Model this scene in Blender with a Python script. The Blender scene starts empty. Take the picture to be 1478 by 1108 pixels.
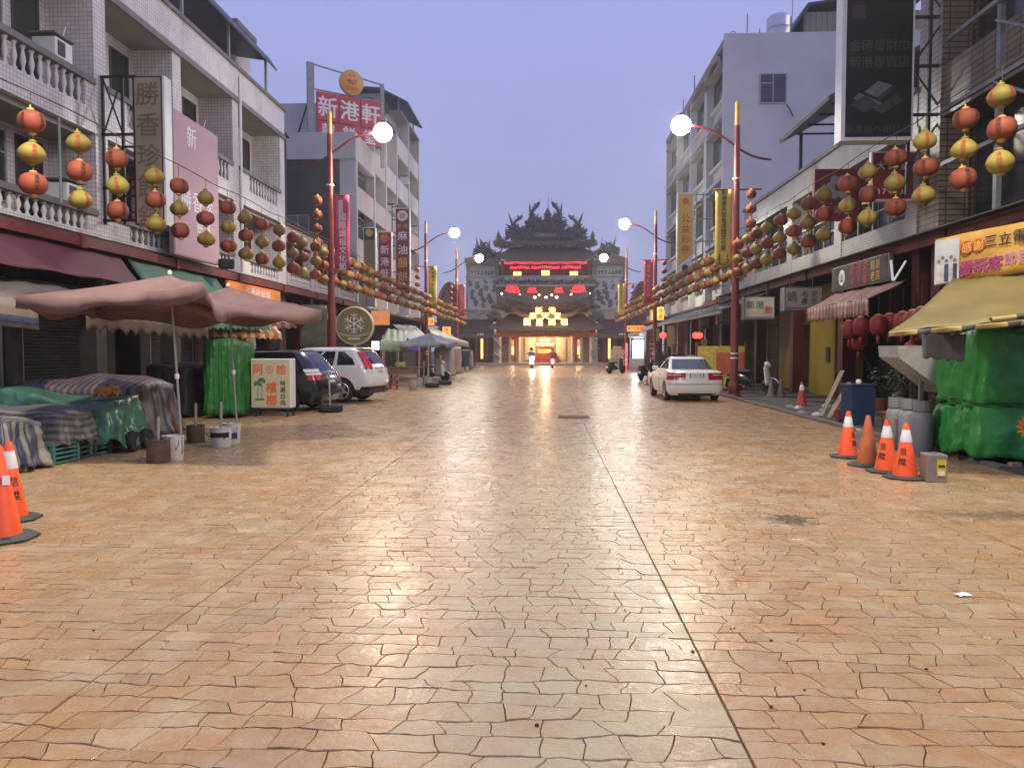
import bpy, bmesh, math, random
from mathutils import Vector, Matrix, Euler
R = math.radians
rnd = random.Random(7)
scn = bpy.context.scene
COL = scn.collection
# ------------------------------------------------------------ camera, world, light
F = 1110.0
cam = bpy.data.cameras.new('camera')
camo = bpy.data.objects.new('camera', cam)
COL.objects.link(camo)
camo.location = (0, 0, 1.6)
camo.rotation_euler = (R(90 - 2.53), 0, R(2.63))
cam.sensor_width = 36
cam.lens = 36 * F / 1478
cam.clip_end = 3000
cam.clip_start = 0.05
scn.camera = camo
CR = Euler(camo.rotation_euler).to_matrix()


def P(px, py, Y):
    """photo pixel + distance along the street -> world point"""
    d = CR @ Vector(((px - 739) / F, (554 - py) / F, -1))
    t = Y / d.y
    return Vector((d.x * t, Y, 1.6 + d.z * t))


scn.view_settings.view_transform = 'Standard'
scn.view_settings.look = 'None'
scn.view_settings.exposure = 0
scn.view_settings.gamma = 1
scn.cycles.use_denoising = True
scn.cycles.max_bounces = 6
scn.cycles.diffuse_bounces = 3
scn.cycles.glossy_bounces = 3
scn.cycles.transmission_bounces = 4
scn.cycles.transparent_max_bounces = 8
scn.cycles.sample_clamp_indirect = 6
scn.cycles.caustics_reflective = False
scn.cycles.caustics_refractive = False

world = bpy.data.worlds.new('World')
scn.world = world
world.use_nodes = True
wn = world.node_tree
bg = wn.nodes['Background']
sky = wn.nodes.new('ShaderNodeTexSky')
sky.sky_type = 'NISHITA'
sky.sun_disc = False
sky.sun_elevation = R(4)
sky.sun_rotation = R(95)
sky.ozone_density = 6
sky.air_density = 1.2
sky.dust_density = 0.3
tc = wn.nodes.new('ShaderNodeTexCoord')
sep = wn.nodes.new('ShaderNodeSeparateXYZ')
wn.links.new(tc.outputs['Generated'], sep.inputs[0])
rmp = wn.nodes.new('ShaderNodeValToRGB')
rmp.color_ramp.elements[0].position = 0.0
rmp.color_ramp.elements[0].color = (3.7, 3.82, 5.85, 1)
rmp.color_ramp.elements[1].position = 0.55
rmp.color_ramp.elements[1].color = (3.75, 4.3, 8.5, 1)
wn.links.new(sep.outputs['Z'], rmp.inputs[0])
cn = wn.nodes.new('ShaderNodeTexNoise')
cn.inputs['Scale'].default_value = 2.2
cn.inputs['Detail'].default_value = 5
mpn = wn.nodes.new('ShaderNodeMapping')
mpn.inputs['Scale'].default_value = (1, 1, 3.5)
wn.links.new(tc.outputs['Generated'], mpn.inputs[0])
wn.links.new(mpn.outputs[0], cn.inputs['Vector'])
cm = wn.nodes.new('ShaderNodeMapRange')
cm.inputs[3].default_value = 0.93
cm.inputs[4].default_value = 1.07
wn.links.new(cn.outputs[0], cm.inputs[0])
mul = wn.nodes.new('ShaderNodeMix')
mul.data_type = 'RGBA'
mul.blend_type = 'MULTIPLY'
mul.inputs[0].default_value = 1
wn.links.new(rmp.outputs[0], mul.inputs[6])
wn.links.new(cm.outputs[0], mul.inputs[7])
mixs = wn.nodes.new('ShaderNodeMix')
mixs.data_type = 'RGBA'
mixs.inputs[0].default_value = 0.9
wn.links.new(sky.outputs[0], mixs.inputs[6])
wn.links.new(mul.outputs[2], mixs.inputs[7])
wn.links.new(mixs.outputs[2], bg.inputs[0])
bg.inputs[1].default_value = 0.11

sunl = bpy.data.lights.new('dusk_sun', 'SUN')
sunl.energy = 0.95
sunl.angle = R(50)
sunl.color = (1.0, 0.82, 0.74)
suno = bpy.data.objects.new('dusk_sun', sunl)
COL.objects.link(suno)
# light travels from the right and behind the camera
suno.rotation_euler = Vector((-0.88, 0.08, -0.42)).to_track_quat('-Z', 'Y').to_euler()
LAMP_W = 2700

# ------------------------------------------------------------ materials
MATS = {}


def mat(name, col, rough=0.6, var=0.18, scale=6.0, bump=0.0, metal=0.0, emit=0.0, ecol=None, spec=0.4,
        trans=0.0, bscale=None, dirt=0.0, alpha=1.0):
    if name in MATS:
        return MATS[name]
    m = bpy.data.materials.new(name)
    m.use_nodes = True
    nt = m.node_tree
    b = nt.nodes['Principled BSDF']
    b.inputs['Roughness'].default_value = rough
    b.inputs['Metallic'].default_value = metal
    b.inputs['Specular IOR Level'].default_value = spec
    b.inputs['Transmission Weight'].default_value = trans
    b.inputs['Alpha'].default_value = alpha
    tcn = nt.nodes.new('ShaderNodeTexCoord')
    nz = nt.nodes.new('ShaderNodeTexNoise')
    nz.inputs['Scale'].default_value = scale
    nz.inputs['Detail'].default_value = 6
    nz.inputs['Roughness'].default_value = 0.62
    nt.links.new(tcn.outputs['Object'], nz.inputs['Vector'])
    rp = nt.nodes.new('ShaderNodeValToRGB')
    rp.color_ramp.elements[0].position = 0.3
    rp.color_ramp.elements[1].position = 0.72
    rp.color_ramp.elements[0].color = tuple(c * (1 - var) for c in col[:3]) + (1,)
    rp.color_ramp.elements[1].color = tuple(min(1, c * (1 + var)) for c in col[:3]) + (1,)
    nt.links.new(nz.outputs[0], rp.inputs[0])
    out = rp.outputs[0]
    if dirt > 0:
        n2 = nt.nodes.new('ShaderNodeTexNoise')
        n2.inputs['Scale'].default_value = scale * 0.35
        n2.inputs['Detail'].default_value = 8
        mp = nt.nodes.new('ShaderNodeMapping')
        mp.inputs['Scale'].default_value = (1.6, 1.6, 0.35)
        nt.links.new(tcn.outputs['Object'], mp.inputs[0])
        nt.links.new(mp.outputs[0], n2.inputs['Vector'])
        r2 = nt.nodes.new('ShaderNodeMapRange')
        r2.inputs[1].default_value = 0.5
        r2.inputs[2].default_value = 0.75
        r2.inputs[4].default_value = dirt
        nt.links.new(n2.outputs[0], r2.inputs[0])
        mx = nt.nodes.new('ShaderNodeMix')
        mx.data_type = 'RGBA'
        nt.links.new(r2.outputs[0], mx.inputs[0])
        nt.links.new(out, mx.inputs[6])
        mx.inputs[7].default_value = (col[0] * 0.3, col[1] * 0.28, col[2] * 0.25, 1)
        out = mx.outputs[2]
    nt.links.new(out, b.inputs['Base Color'])
    if bump > 0:
        bn = nt.nodes.new('ShaderNodeBump')
        bn.inputs['Strength'].default_value = bump
        bn.inputs['Distance'].default_value = 0.02
        nb = nt.nodes.new('ShaderNodeTexNoise')
        nb.inputs['Scale'].default_value = bscale or scale * 3
        nb.inputs['Detail'].default_value = 5
        nt.links.new(tcn.outputs['Object'], nb.inputs['Vector'])
        nt.links.new(nb.outputs[0], bn.inputs['Height'])
        nt.links.new(bn.outputs[0], b.inputs['Normal'])
    if emit > 0:
        b.inputs['Emission Color'].default_value = tuple((ecol or col)[:3]) + (1,)
        b.inputs['Emission Strength'].default_value = emit
    MATS[name] = m
    return m


def tile_mat(name, col, mortar, w=0.11, h=0.11, rough=0.35, dirt=0.35, offset=0.0, msize=0.010):
    """small wall tiles too small to build: brick pattern in world metres on the dominant wall plane"""
    if name in MATS:
        return MATS[name]
    m = mat(name, col, rough, 0.1, 3.0, dirt=dirt)
    nt = m.node_tree
    b = nt.nodes['Principled BSDF']
    src = b.inputs['Base Color'].links[0].from_socket
    geo = nt.nodes.new('ShaderNodeNewGeometry')
    sp = nt.nodes.new('ShaderNodeSeparateXYZ')
    nt.links.new(geo.outputs['Position'], sp.inputs[0])
    ad = nt.nodes.new('ShaderNodeMath')
    ad.operation = 'ADD'
    nt.links.new(sp.outputs[0], ad.inputs[0])
    nt.links.new(sp.outputs[1], ad.inputs[1])
    cb = nt.nodes.new('ShaderNodeCombineXYZ')
    nt.links.new(ad.outputs[0], cb.inputs[0])
    nt.links.new(sp.outputs[2], cb.inputs[1])
    bt = nt.nodes.new('ShaderNodeTexBrick')
    bt.offset = offset
    bt.inputs['Scale'].default_value = 1
    bt.inputs['Brick Width'].default_value = w
    bt.inputs['Row Height'].default_value = h
    bt.inputs['Mortar Size'].default_value = msize
    bt.inputs['Mortar Smooth'].default_value = 0.2
    bt.inputs['Color1'].default_value = (1, 1, 1, 1)
    bt.inputs['Color2'].default_value = (0.86, 0.86, 0.86, 1)
    bt.inputs['Mortar'].default_value = tuple(mortar) + (1,)
    nt.links.new(cb.outputs[0], bt.inputs['Vector'])
    mx = nt.nodes.new('ShaderNodeMix')
    mx.data_type = 'RGBA'
    mx.blend_type = 'MULTIPLY'
    mx.inputs[0].default_value = 1
    nt.links.new(src, mx.inputs[6])
    nt.links.new(bt.outputs['Color'], mx.inputs[7])
    nt.links.new(mx.outputs[2], b.inputs['Base Color'])
    bn = nt.nodes.new('ShaderNodeBump')
    bn.inputs['Strength'].default_value = 0.5
    bn.inputs['Distance'].default_value = 0.01
    bn.invert = True
    nt.links.new(bt.outputs['Fac'], bn.inputs['Height'])
    nt.links.new(bn.outputs[0], b.inputs['Normal'])
    return m


def stripe_mat(name, cols, width, axis='u', rough=0.55, dirt=0.3, trans=0.0):
    """woven / printed stripes along a UV axis (metres)"""
    m = bpy.data.materials.new(name)
    m.use_nodes = True
    nt = m.node_tree
    b = nt.nodes['Principled BSDF']
    b.inputs['Roughness'].default_value = rough
    uv = nt.nodes.new('ShaderNodeUVMap')
    sp = nt.nodes.new('ShaderNodeSeparateXYZ')
    nt.links.new(uv.outputs[0], sp.inputs[0])
    nz = nt.nodes.new('ShaderNodeTexNoise')
    nz.inputs['Scale'].default_value = 3
    nz.inputs['Detail'].default_value = 5
    nt.links.new(uv.outputs[0], nz.inputs['Vector'])
    md = nt.nodes.new('ShaderNodeMath')
    md.operation = 'MULTIPLY'
    md.inputs[1].default_value = 1.0 / (width * len(cols))
    nt.links.new(sp.outputs[0 if axis == 'u' else 1], md.inputs[0])
    fr = nt.nodes.new('ShaderNodeMath')
    fr.operation = 'FRACT'
    nt.links.new(md.outputs[0], fr.inputs[0])
    rp = nt.nodes.new('ShaderNodeValToRGB')
    rp.color_ramp.interpolation = 'CONSTANT'
    els = rp.color_ramp.elements
    for i, c in enumerate(cols):
        e = els[i] if i < 2 else els.new(i / len(cols))
        e.position = i / len(cols)
        e.color = tuple(c) + (1,)
    nt.links.new(fr.outputs[0], rp.inputs[0])
    r2 = nt.nodes.new('ShaderNodeMapRange')
    r2.inputs[1].default_value = 0.4
    r2.inputs[2].default_value = 0.75
    r2.inputs[3].default_value = 1.0
    r2.inputs[4].default_value = 1 - dirt
    nt.links.new(nz.outputs[0], r2.inputs[0])
    mx = nt.nodes.new('ShaderNodeMix')
    mx.data_type = 'RGBA'
    mx.blend_type = 'MULTIPLY'
    mx.inputs[0].default_value = 1
    nt.links.new(rp.outputs[0], mx.inputs[6])
    nt.links.new(r2.outputs[0], mx.inputs[7])
    nt.links.new(mx.outputs[2], b.inputs['Base Color'])
    MATS[name] = m
    return m


# ------------------------------------------------------------ mesh helpers
class MB:
    def __init__(s):
        s.v = []
        s.f = []
        s.uv = None

    def add(s, vs, fs):
        n = len(s.v)
        s.v.extend([tuple(p) for p in vs])
        s.f.extend([tuple(i + n for i in f) for f in fs])
        return s

    def box(s, c, size, rz=0.0, rot=None):
        x, y, z = size[0] / 2, size[1] / 2, size[2] / 2
        vs = [Vector((a, b, d)) for d in (-z, z) for b in (-y, y) for a in (-x, x)]
        M = rot if rot is not None else Matrix.Rotation(rz, 3, 'Z')
        vs = [M @ v + Vector(c) for v in vs]
        return s.add(vs, [(0, 2, 3, 1), (4, 5, 7, 6), (0, 1, 5, 4), (2, 6, 7, 3), (0, 4, 6, 2), (1, 3, 7, 5)])

    def bx(s, x0, x1, y0, y1, z0, z1):
        return s.box(((x0 + x1) / 2, (y0 + y1) / 2, (z0 + z1) / 2), (abs(x1 - x0), abs(y1 - y0), abs(z1 - z0)))

    def bev(s, c, size, b=0.02, rz=0.0, rot=None):
        bm = bmesh.new()
        bmesh.ops.create_cube(bm, size=1)
        bmesh.ops.scale(bm, vec=size, verts=bm.verts)
        bmesh.ops.bevel(bm, geom=bm.edges[:], offset=b, segments=2, affect='EDGES', profile=0.5)
        M = rot if rot is not None else Matrix.Rotation(rz, 3, 'Z')
        vs = [M @ v.co + Vector(c) for v in bm.verts]
        bm.verts.index_update()
        fs = [tuple(v.index for v in f.verts) for f in bm.faces]
        bm.free()
        return s.add(vs, fs)

    def tube(s, pts, r, n=8, caps=True):
        pts = [Vector(p) for p in pts]
        rs = r if isinstance(r, (list, tuple)) else [r] * len(pts)
        vs, fs = [], []
        prev = None
        for i, p in enumerate(pts):
            t = (pts[min(i + 1, len(pts) - 1)] - pts[max(i - 1, 0)])
            if t.length < 1e-9:
                t = Vector((0, 0, 1))
            t.normalize()
            if prev is None:
                a = Vector((0, 0, 1)) if abs(t.z) < 0.9 else Vector((1, 0, 0))
                u = t.cross(a).normalized()
            else:
                u = (prev - t * prev.dot(t))
                if u.length < 1e-6:
                    u = t.orthogonal()
                u.normalize()
            prev = u
            w = t.cross(u)
            for k in range(n):
                a = 2 * math.pi * k / n
                vs.append(p + (u * math.cos(a) + w * math.sin(a)) * rs[i])
        for i in range(len(pts) - 1):
            for k in range(n):
                a, b = i * n + k, i * n + (k + 1) % n
                fs.append((a, b, b + n, a + n))
        if caps:
            fs.append(tuple(range(n - 1, -1, -1)))
            fs.append(tuple(range((len(pts) - 1) * n, len(pts) * n)))
        return s.add(vs, fs)

    def lathe(s, prof, n=16, c=(0, 0, 0), rot=None, rib=None):
        """profile (r, z) turned about z"""
        vs, fs = [], []
        for (r, z) in prof:
            for k in range(n):
                a = 2 * math.pi * k / n
                rr = r * (rib(k) if rib else 1)
                p = Vector((rr * math.cos(a), rr * math.sin(a), z))
                if rot is not None:
                    p = rot @ p
                vs.append(p + Vector(c))
        for i in range(len(prof) - 1):
            for k in range(n):
                a, b = i * n + k, i * n + (k + 1) % n
                fs.append((a, b, b + n, a + n))
        if prof[0][0] > 1e-4:
            fs.append(tuple(range(n - 1, -1, -1)))
        if prof[-1][0] > 1e-4:
            fs.append(tuple(range((len(prof) - 1) * n, len(prof) * n)))
        return s.add(vs, fs)

    def grid(s, fn, nu, nv, uvfn=None, thick=0.0):
        vs = [Vector(fn(i / nu, j / nv)) for j in range(nv + 1) for i in range(nu + 1)]
        fs = []
        for j in range(nv):
            for i in range(nu):
                a = j * (nu + 1) + i
                fs.append((a, a + 1, a + nu + 2, a + nu + 1))
        base = len(s.v)
        s.add(vs, fs)
        if uvfn:
            if s.uv is None:
                s.uv = {}
            for j in range(nv + 1):
                for i in range(nu + 1):
                    s.uv[base + j * (nu + 1) + i] = uvfn(i / nu, j / nv)
        return s

    def prism(s, poly, y0, y1, axis='y'):
        """polygon of (a, b) extruded; axis y: a->x b->z ; axis x: a->y b->z ; axis z: a->x b->y"""
        n = len(poly)

        def pt(a, b, t):
            return (a, t, b) if axis == 'y' else ((t, a, b) if axis == 'x' else (a, b, t))
        vs = [pt(a, b, y0) for a, b in poly] + [pt(a, b, y1) for a, b in poly]
        fs = [(i, (i + 1) % n, n + (i + 1) % n, n + i) for i in range(n)]
        fs.append(tuple(range(n - 1, -1, -1)))
        fs.append(tuple(range(n, 2 * n)))
        return s.add(vs, fs)

    def mesh(s, name, m, smooth=False):
        me = bpy.data.meshes.new(name)
        me.from_pydata(s.v, [], s.f)
        if m is not None:
            me.materials.append(m)
        if s.uv is not None:
            ul = me.uv_layers.new(name='UVMap')
            for l in me.loops:
                ul.data[l.index].uv = s.uv.get(l.vertex_index, (0, 0))
        bm = bmesh.new()
        bm.from_mesh(me)
        if s.uv is None:
            bmesh.ops.recalc_face_normals(bm, faces=bm.faces)
        bm.to_mesh(me)
        bm.free()
        if smooth:
            me.polygons.foreach_set('use_smooth', [True] * len(me.polygons))
            if smooth == 'angle':
                try:
                    me.set_sharp_from_angle(angle=R(38))
                except Exception:
                    pass
        return me

    def build(s, name, m, parent=None, smooth=False, thick=0.0):
        o = bpy.data.objects.new(name, s.mesh(name, m, smooth))
        COL.objects.link(o)
        if thick:
            md = o.modifiers.new('thickness', 'SOLIDIFY')
            md.thickness = thick
            md.offset = 0
        if parent is not None:
            o.parent = parent
            if parent.type == 'EMPTY' or True:
                # geometry is given in the parent's local space
                pass
        return o


def tag(o, label, cat, group=None, kind=None):
    if label:
        o['label'] = label
    if cat:
        o['category'] = cat
    if group:
        o['group'] = group
    if kind:
        o['kind'] = kind
    return o


def thing(name, label, cat, loc=(0, 0, 0), rz=0.0, group=None):
    o = bpy.data.objects.new(name, None)
    o.empty_display_size = 0.2
    COL.objects.link(o)
    o.location = loc
    o.rotation_euler = (0, 0, rz)
    return tag(o, label, cat, group)


def inst(name, me, parent=None, loc=(0, 0, 0), rz=0.0, scale=None):
    o = bpy.data.objects.new(name, me)
    COL.objects.link(o)
    o.location = loc
    o.rotation_euler = (0, 0, rz)
    if scale:
        o.scale = scale if not isinstance(scale, (int, float)) else (scale,) * 3
    if parent is not None:
        o.parent = parent
    return o


def copy_tree(o, parent=None):
    c = o.copy()
    COL.objects.link(c)
    c.parent = parent
    for ch in o.children:
        copy_tree(ch, c)
    return c


# ------------------------------------------------------------ lettering
GL = {}


def glyph(ch, bold):
    k = ch
    if k in GL:
        return GL[k]
    cu = bpy.data.curves.new('glyph', 'FONT')
    cu.body = ch
    cu.resolution_u = 2
    cu.offset = 0
    ob = bpy.data.objects.new('glyph', cu)
    COL.objects.link(ob)
    dg = bpy.context.evaluated_depsgraph_get()
    me = bpy.data.meshes.new_from_object(ob.evaluated_get(dg))
    vs = [(v.co.x, v.co.y) for v in me.vertices]
    fs = [tuple(p.vertices) for p in me.polygons]
    bpy.data.objects.remove(ob)
    bpy.data.curves.remove(cu)
    bpy.data.meshes.remove(me)
    if vs:
        x0, x1 = min(v[0] for v in vs), max(v[0] for v in vs)
        y0, y1 = min(v[1] for v in vs), max(v[1] for v in vs)
        cx, cy = (x0 + x1) / 2, (y0 + y1) / 2
        sz = max(x1 - x0, y1 - y0, 0.6)
        vs = [((x - cx) / sz, (y - cy) / sz) for x, y in vs]
    GL[k] = (vs, fs)
    return GL[k]


def text(mb, s, o, u, v, size, step, vertical=False, bold=0.015, sx=1.0):
    """glyphs centred on a line starting at o; u right, v up (unit vectors)"""
    o, u, v = Vector(o), Vector(u).normalized(), Vector(v).normalized()
    d = -v if vertical else u
    for i, ch in enumerate(s):
        if ch == ' ':
            continue
        g, fs = glyph(ch, bold)
        c = o + d * step * i
        nv_ = u.cross(v)
        k_ = bold * .55
        offs = [(0, 0)] if bold < .012 else [(-k_, -k_ * .6), (k_, -k_ * .5), (-k_ * .6, k_), (k_ * .8, k_ * .8)]
        if bold >= .06:
            offs = offs + [(0, 0), (-2 * k_, 0), (2 * k_, 0), (0, -2 * k_), (0, 2 * k_)]
        for q_, (ox_, oy_) in enumerate(offs):
            mb.add([c + u * ((x + ox_) * size * sx) + v * ((y + oy_) * size) + nv_ * (.0004 * q_) for x, y in g], fs)
    return mb


def set_smooth(o):
    o.data.polygons.foreach_set('use_smooth', [True] * len(o.data.polygons))


# shared palette
M_red_steel = mat('red_painted_steel', (0.15, 0.025, 0.02), 0.5, 0.25, 3, dirt=0.5)
M_col_red = mat('shaded_red_column', (0.075, 0.014, 0.012), 0.55, 0.3, 3, dirt=0.5)  # darker copy of the red steel, painting in the shade on arcade columns
M_dark_steel = mat('dark_steel', (0.03, 0.03, 0.035), 0.5, 0.3, 5)
M_grey_steel = mat('grey_steel', (0.22, 0.23, 0.25), 0.45, 0.25, 4, metal=0.4, dirt=0.3)
M_white_paint = mat('white_paint', (0.72, 0.72, 0.70), 0.45, 0.08, 3, dirt=0.15)
M_gold = mat('gold_paint', (0.55, 0.34, 0.08), 0.4, 0.2, 5)
M_black = mat('black_paint', (0.012, 0.012, 0.013), 0.5, 0.2, 5)
M_rubber = mat('rubber', (0.018, 0.018, 0.019), 0.75, 0.3, 20, bump=0.2)
M_glass_dark = mat('dark_window_glass', (0.016, 0.019, 0.024), 0.12, 0.3, 1.5, spec=0.5)
M_alu = mat('aluminium_frame', (0.34, 0.34, 0.34), 0.4, 0.15, 4, metal=0.3)
M_conc = mat('bare_concrete', (0.27, 0.26, 0.25), 0.85, 0.22, 1.2, bump=0.3, dirt=0.45)
M_wood = mat('weathered_wood', (0.13, 0.085, 0.05), 0.75, 0.3, 6, bump=0.25)
M_lred = mat('letter_red', (0.50, 0.045, 0.035), 0.5, 0.1)
M_lwhite = mat('letter_white', (0.75, 0.74, 0.72), 0.5, 0.06)
M_lblack = mat('letter_black', (0.015, 0.014, 0.013), 0.5, 0.1)
M_lgold = mat('letter_gold', (0.62, 0.40, 0.10), 0.45, 0.12)
# ------------------------------------------------------------ ground
def noise1(x, k):
    return (math.sin(x * 1.7 + k * 2.31) + 0.6 * math.sin(x * 3.9 + k * 5.17) + 0.4 * math.sin(x * 7.7 + k * 1.13)) / 2.0


def make_stone_mat():
    m = bpy.data.materials.new('stamped_paving')
    m.use_nodes = True
    nt = m.node_tree
    L = nt.links.new
    b = nt.nodes['Principled BSDF']
    geo = nt.nodes.new('ShaderNodeNewGeometry')

    def noise(scale, detail=5, rough=0.6):
        n = nt.nodes.new('ShaderNodeTexNoise')
        n.inputs['Scale'].default_value = scale
        n.inputs['Detail'].default_value = detail
        n.inputs['Roughness'].default_value = rough
        L(geo.outputs['Position'], n.inputs['Vector'])
        return n

    def rng(src, a, bb, c, d):
        r = nt.nodes.new('ShaderNodeMapRange')
        for i, v in enumerate((a, bb, c, d)):
            r.inputs[i + 1].default_value = v
        L(src, r.inputs[0])
        return r.outputs[0]

    def mix(f, a, bb, blend='MIX'):
        x = nt.nodes.new('ShaderNodeMix')
        x.data_type = 'RGBA'
        x.blend_type = blend
        if isinstance(f, (int, float)):
            x.inputs[0].default_value = f
        else:
            L(f, x.inputs[0])
        for i, v in ((6, a), (7, bb)):
            if isinstance(v, tuple):
                x.inputs[i].default_value = v + (1,)
            else:
                L(v, x.inputs[i])
        return x.outputs[2]
    n1 = noise(0.55, 4)
    n2 = noise(2.6, 6, 0.65)
    n3 = noise(14, 6, 0.7)
    n4 = noise(90, 3)
    c = mix(rng(n1.outputs[0], 0.38, 0.62, 0, 1), (0.395, 0.226, 0.106), (0.37, 0.258, 0.152))
    c = mix(rng(n2.outputs[0], 0.46, 0.72, 0, 0.7), c, (0.42, 0.345, 0.225))
    c = mix(rng(n3.outputs[0], 0.54, 0.74, 0, 0.5), c, (0.45, 0.39, 0.30))
    at = nt.nodes.new('ShaderNodeAttribute')
    at.attribute_name = 'tone'
    at.attribute_type = 'GEOMETRY'
    c = mix(1.0, c, at.outputs['Color'], 'MULTIPLY')
    # greyer worn lane beside the long joint
    sp = nt.nodes.new('ShaderNodeSeparateXYZ')
    L(geo.outputs['Position'], sp.inputs[0])
    lane = nt.nodes.new('ShaderNodeMath')
    lane.operation = 'MULTIPLY'
    L(rng(sp.outputs[0], -0.75, -0.25, 0, 1), lane.inputs[0])
    L(rng(sp.outputs[0], 0.795, 0.80, 1, 0), lane.inputs[1])
    lm = nt.nodes.new('ShaderNodeMath')
    lm.operation = 'MULTIPLY'
    L(lane.outputs[0], lm.inputs[0])
    L(rng(n2.outputs[0], 0.3, 0.6, 0.35, 0.8), lm.inputs[1])
    c = mix(lm.outputs[0], c, (0.36, 0.325, 0.21))
    # oil stains
    for (sx, sy, rx, ry, st) in ((2.3, 7.3, 0.27, 0.30, 0.85), (2.72, 8.75, 0.22, 0.2, 0.5), (4.6, 7.6, 1.3, 0.28, 0.55), (1.3, 9.0, 0.2, 0.2, 0.35)):
        mp = nt.nodes.new('ShaderNodeMapping')
        mp.vector_type = 'POINT'
        mp.inputs['Location'].default_value = (-sx / rx, -sy / ry, 0)
        mp.inputs['Scale'].default_value = (1 / rx, 1 / ry, 0)
        L(geo.outputs['Position'], mp.inputs[0])
        ln = nt.nodes.new('ShaderNodeVectorMath')
        ln.operation = 'LENGTH'
        L(mp.outputs[0], ln.inputs[0])
        sb = nt.nodes.new('ShaderNodeMath')
        sb.operation = 'ADD'
        L(ln.outputs['Value'], sb.inputs[0])
        L(rng(n3.outputs[0], 0.3, 0.7, -0.55, 0.75), sb.inputs[1])
        c = mix(rng(sb.outputs[0], 0.55, 1.1, st, 0), c, (0.07, 0.055, 0.042))
    c = mix(rng(n4.outputs[0], 0.35, 0.65, 0.25, 0), c, (0.16, 0.09, 0.05))
    L(c, b.inputs['Base Color'])
    rn = nt.nodes.new('ShaderNodeMath')
    rn.operation = 'ADD'
    L(rng(n2.outputs[0], 0.35, 0.7, 0.18, 0.36), rn.inputs[0])
    L(rng(n3.outputs[0], 0.4, 0.7, 0.0, 0.12), rn.inputs[1])
    L(rn.outputs[0], b.inputs['Roughness'])
    b.inputs['Specular IOR Level'].default_value = 0.33
    bn = nt.nodes.new('ShaderNodeBump')
    bn.inputs['Strength'].default_value = 0.42
    bn.inputs['Distance'].default_value = 0.012
    hn = noise(9, 6, 0.62)
    L(hn.outputs[0], bn.inputs['Height'])
    L(bn.outputs[0], b.inputs['Normal'])
    return m


M_stone = make_stone_mat()
M_bed = mat('paving_joint', (0.13, 0.08, 0.05), 0.85, 0.4, 8, bump=0.3)
M_asph = mat('worn_pavement', (0.075, 0.066, 0.058), 0.7, 0.3, 1.6, bump=0.4, bscale=40, dirt=0.4)

g = MB()
g.bx(-600, 600, -300, 900, -0.4, -0.06)
tag(g.build('ground', mat('far_ground', (0.10, 0.085, 0.07), 0.8, 0.2, 0.3)), None, None, kind='structure')
g = MB()
g.bx(-11.3, 6.05, -14, 45, -0.05, -0.011)
paving = tag(g.build('paving', M_bed), None, None, kind='structure')
g = MB()
g.bx(-13, 12, 45, 88, -0.05, -0.004)
tag(g.build('plaza_paving', M_stone), None, None, kind='structure')
g = MB()
g.bx(6.05, 13, -14, 45, -0.05, 0.02)
tag(g.build('side_pavement_east', M_asph), None, None, kind='structure')
g = MB()
g.bx(-16, -11.3, -14, 45, -0.05, 0.02)
tag(g.build('side_pavement_west', M_asph), None, None, kind='structure')


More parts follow.
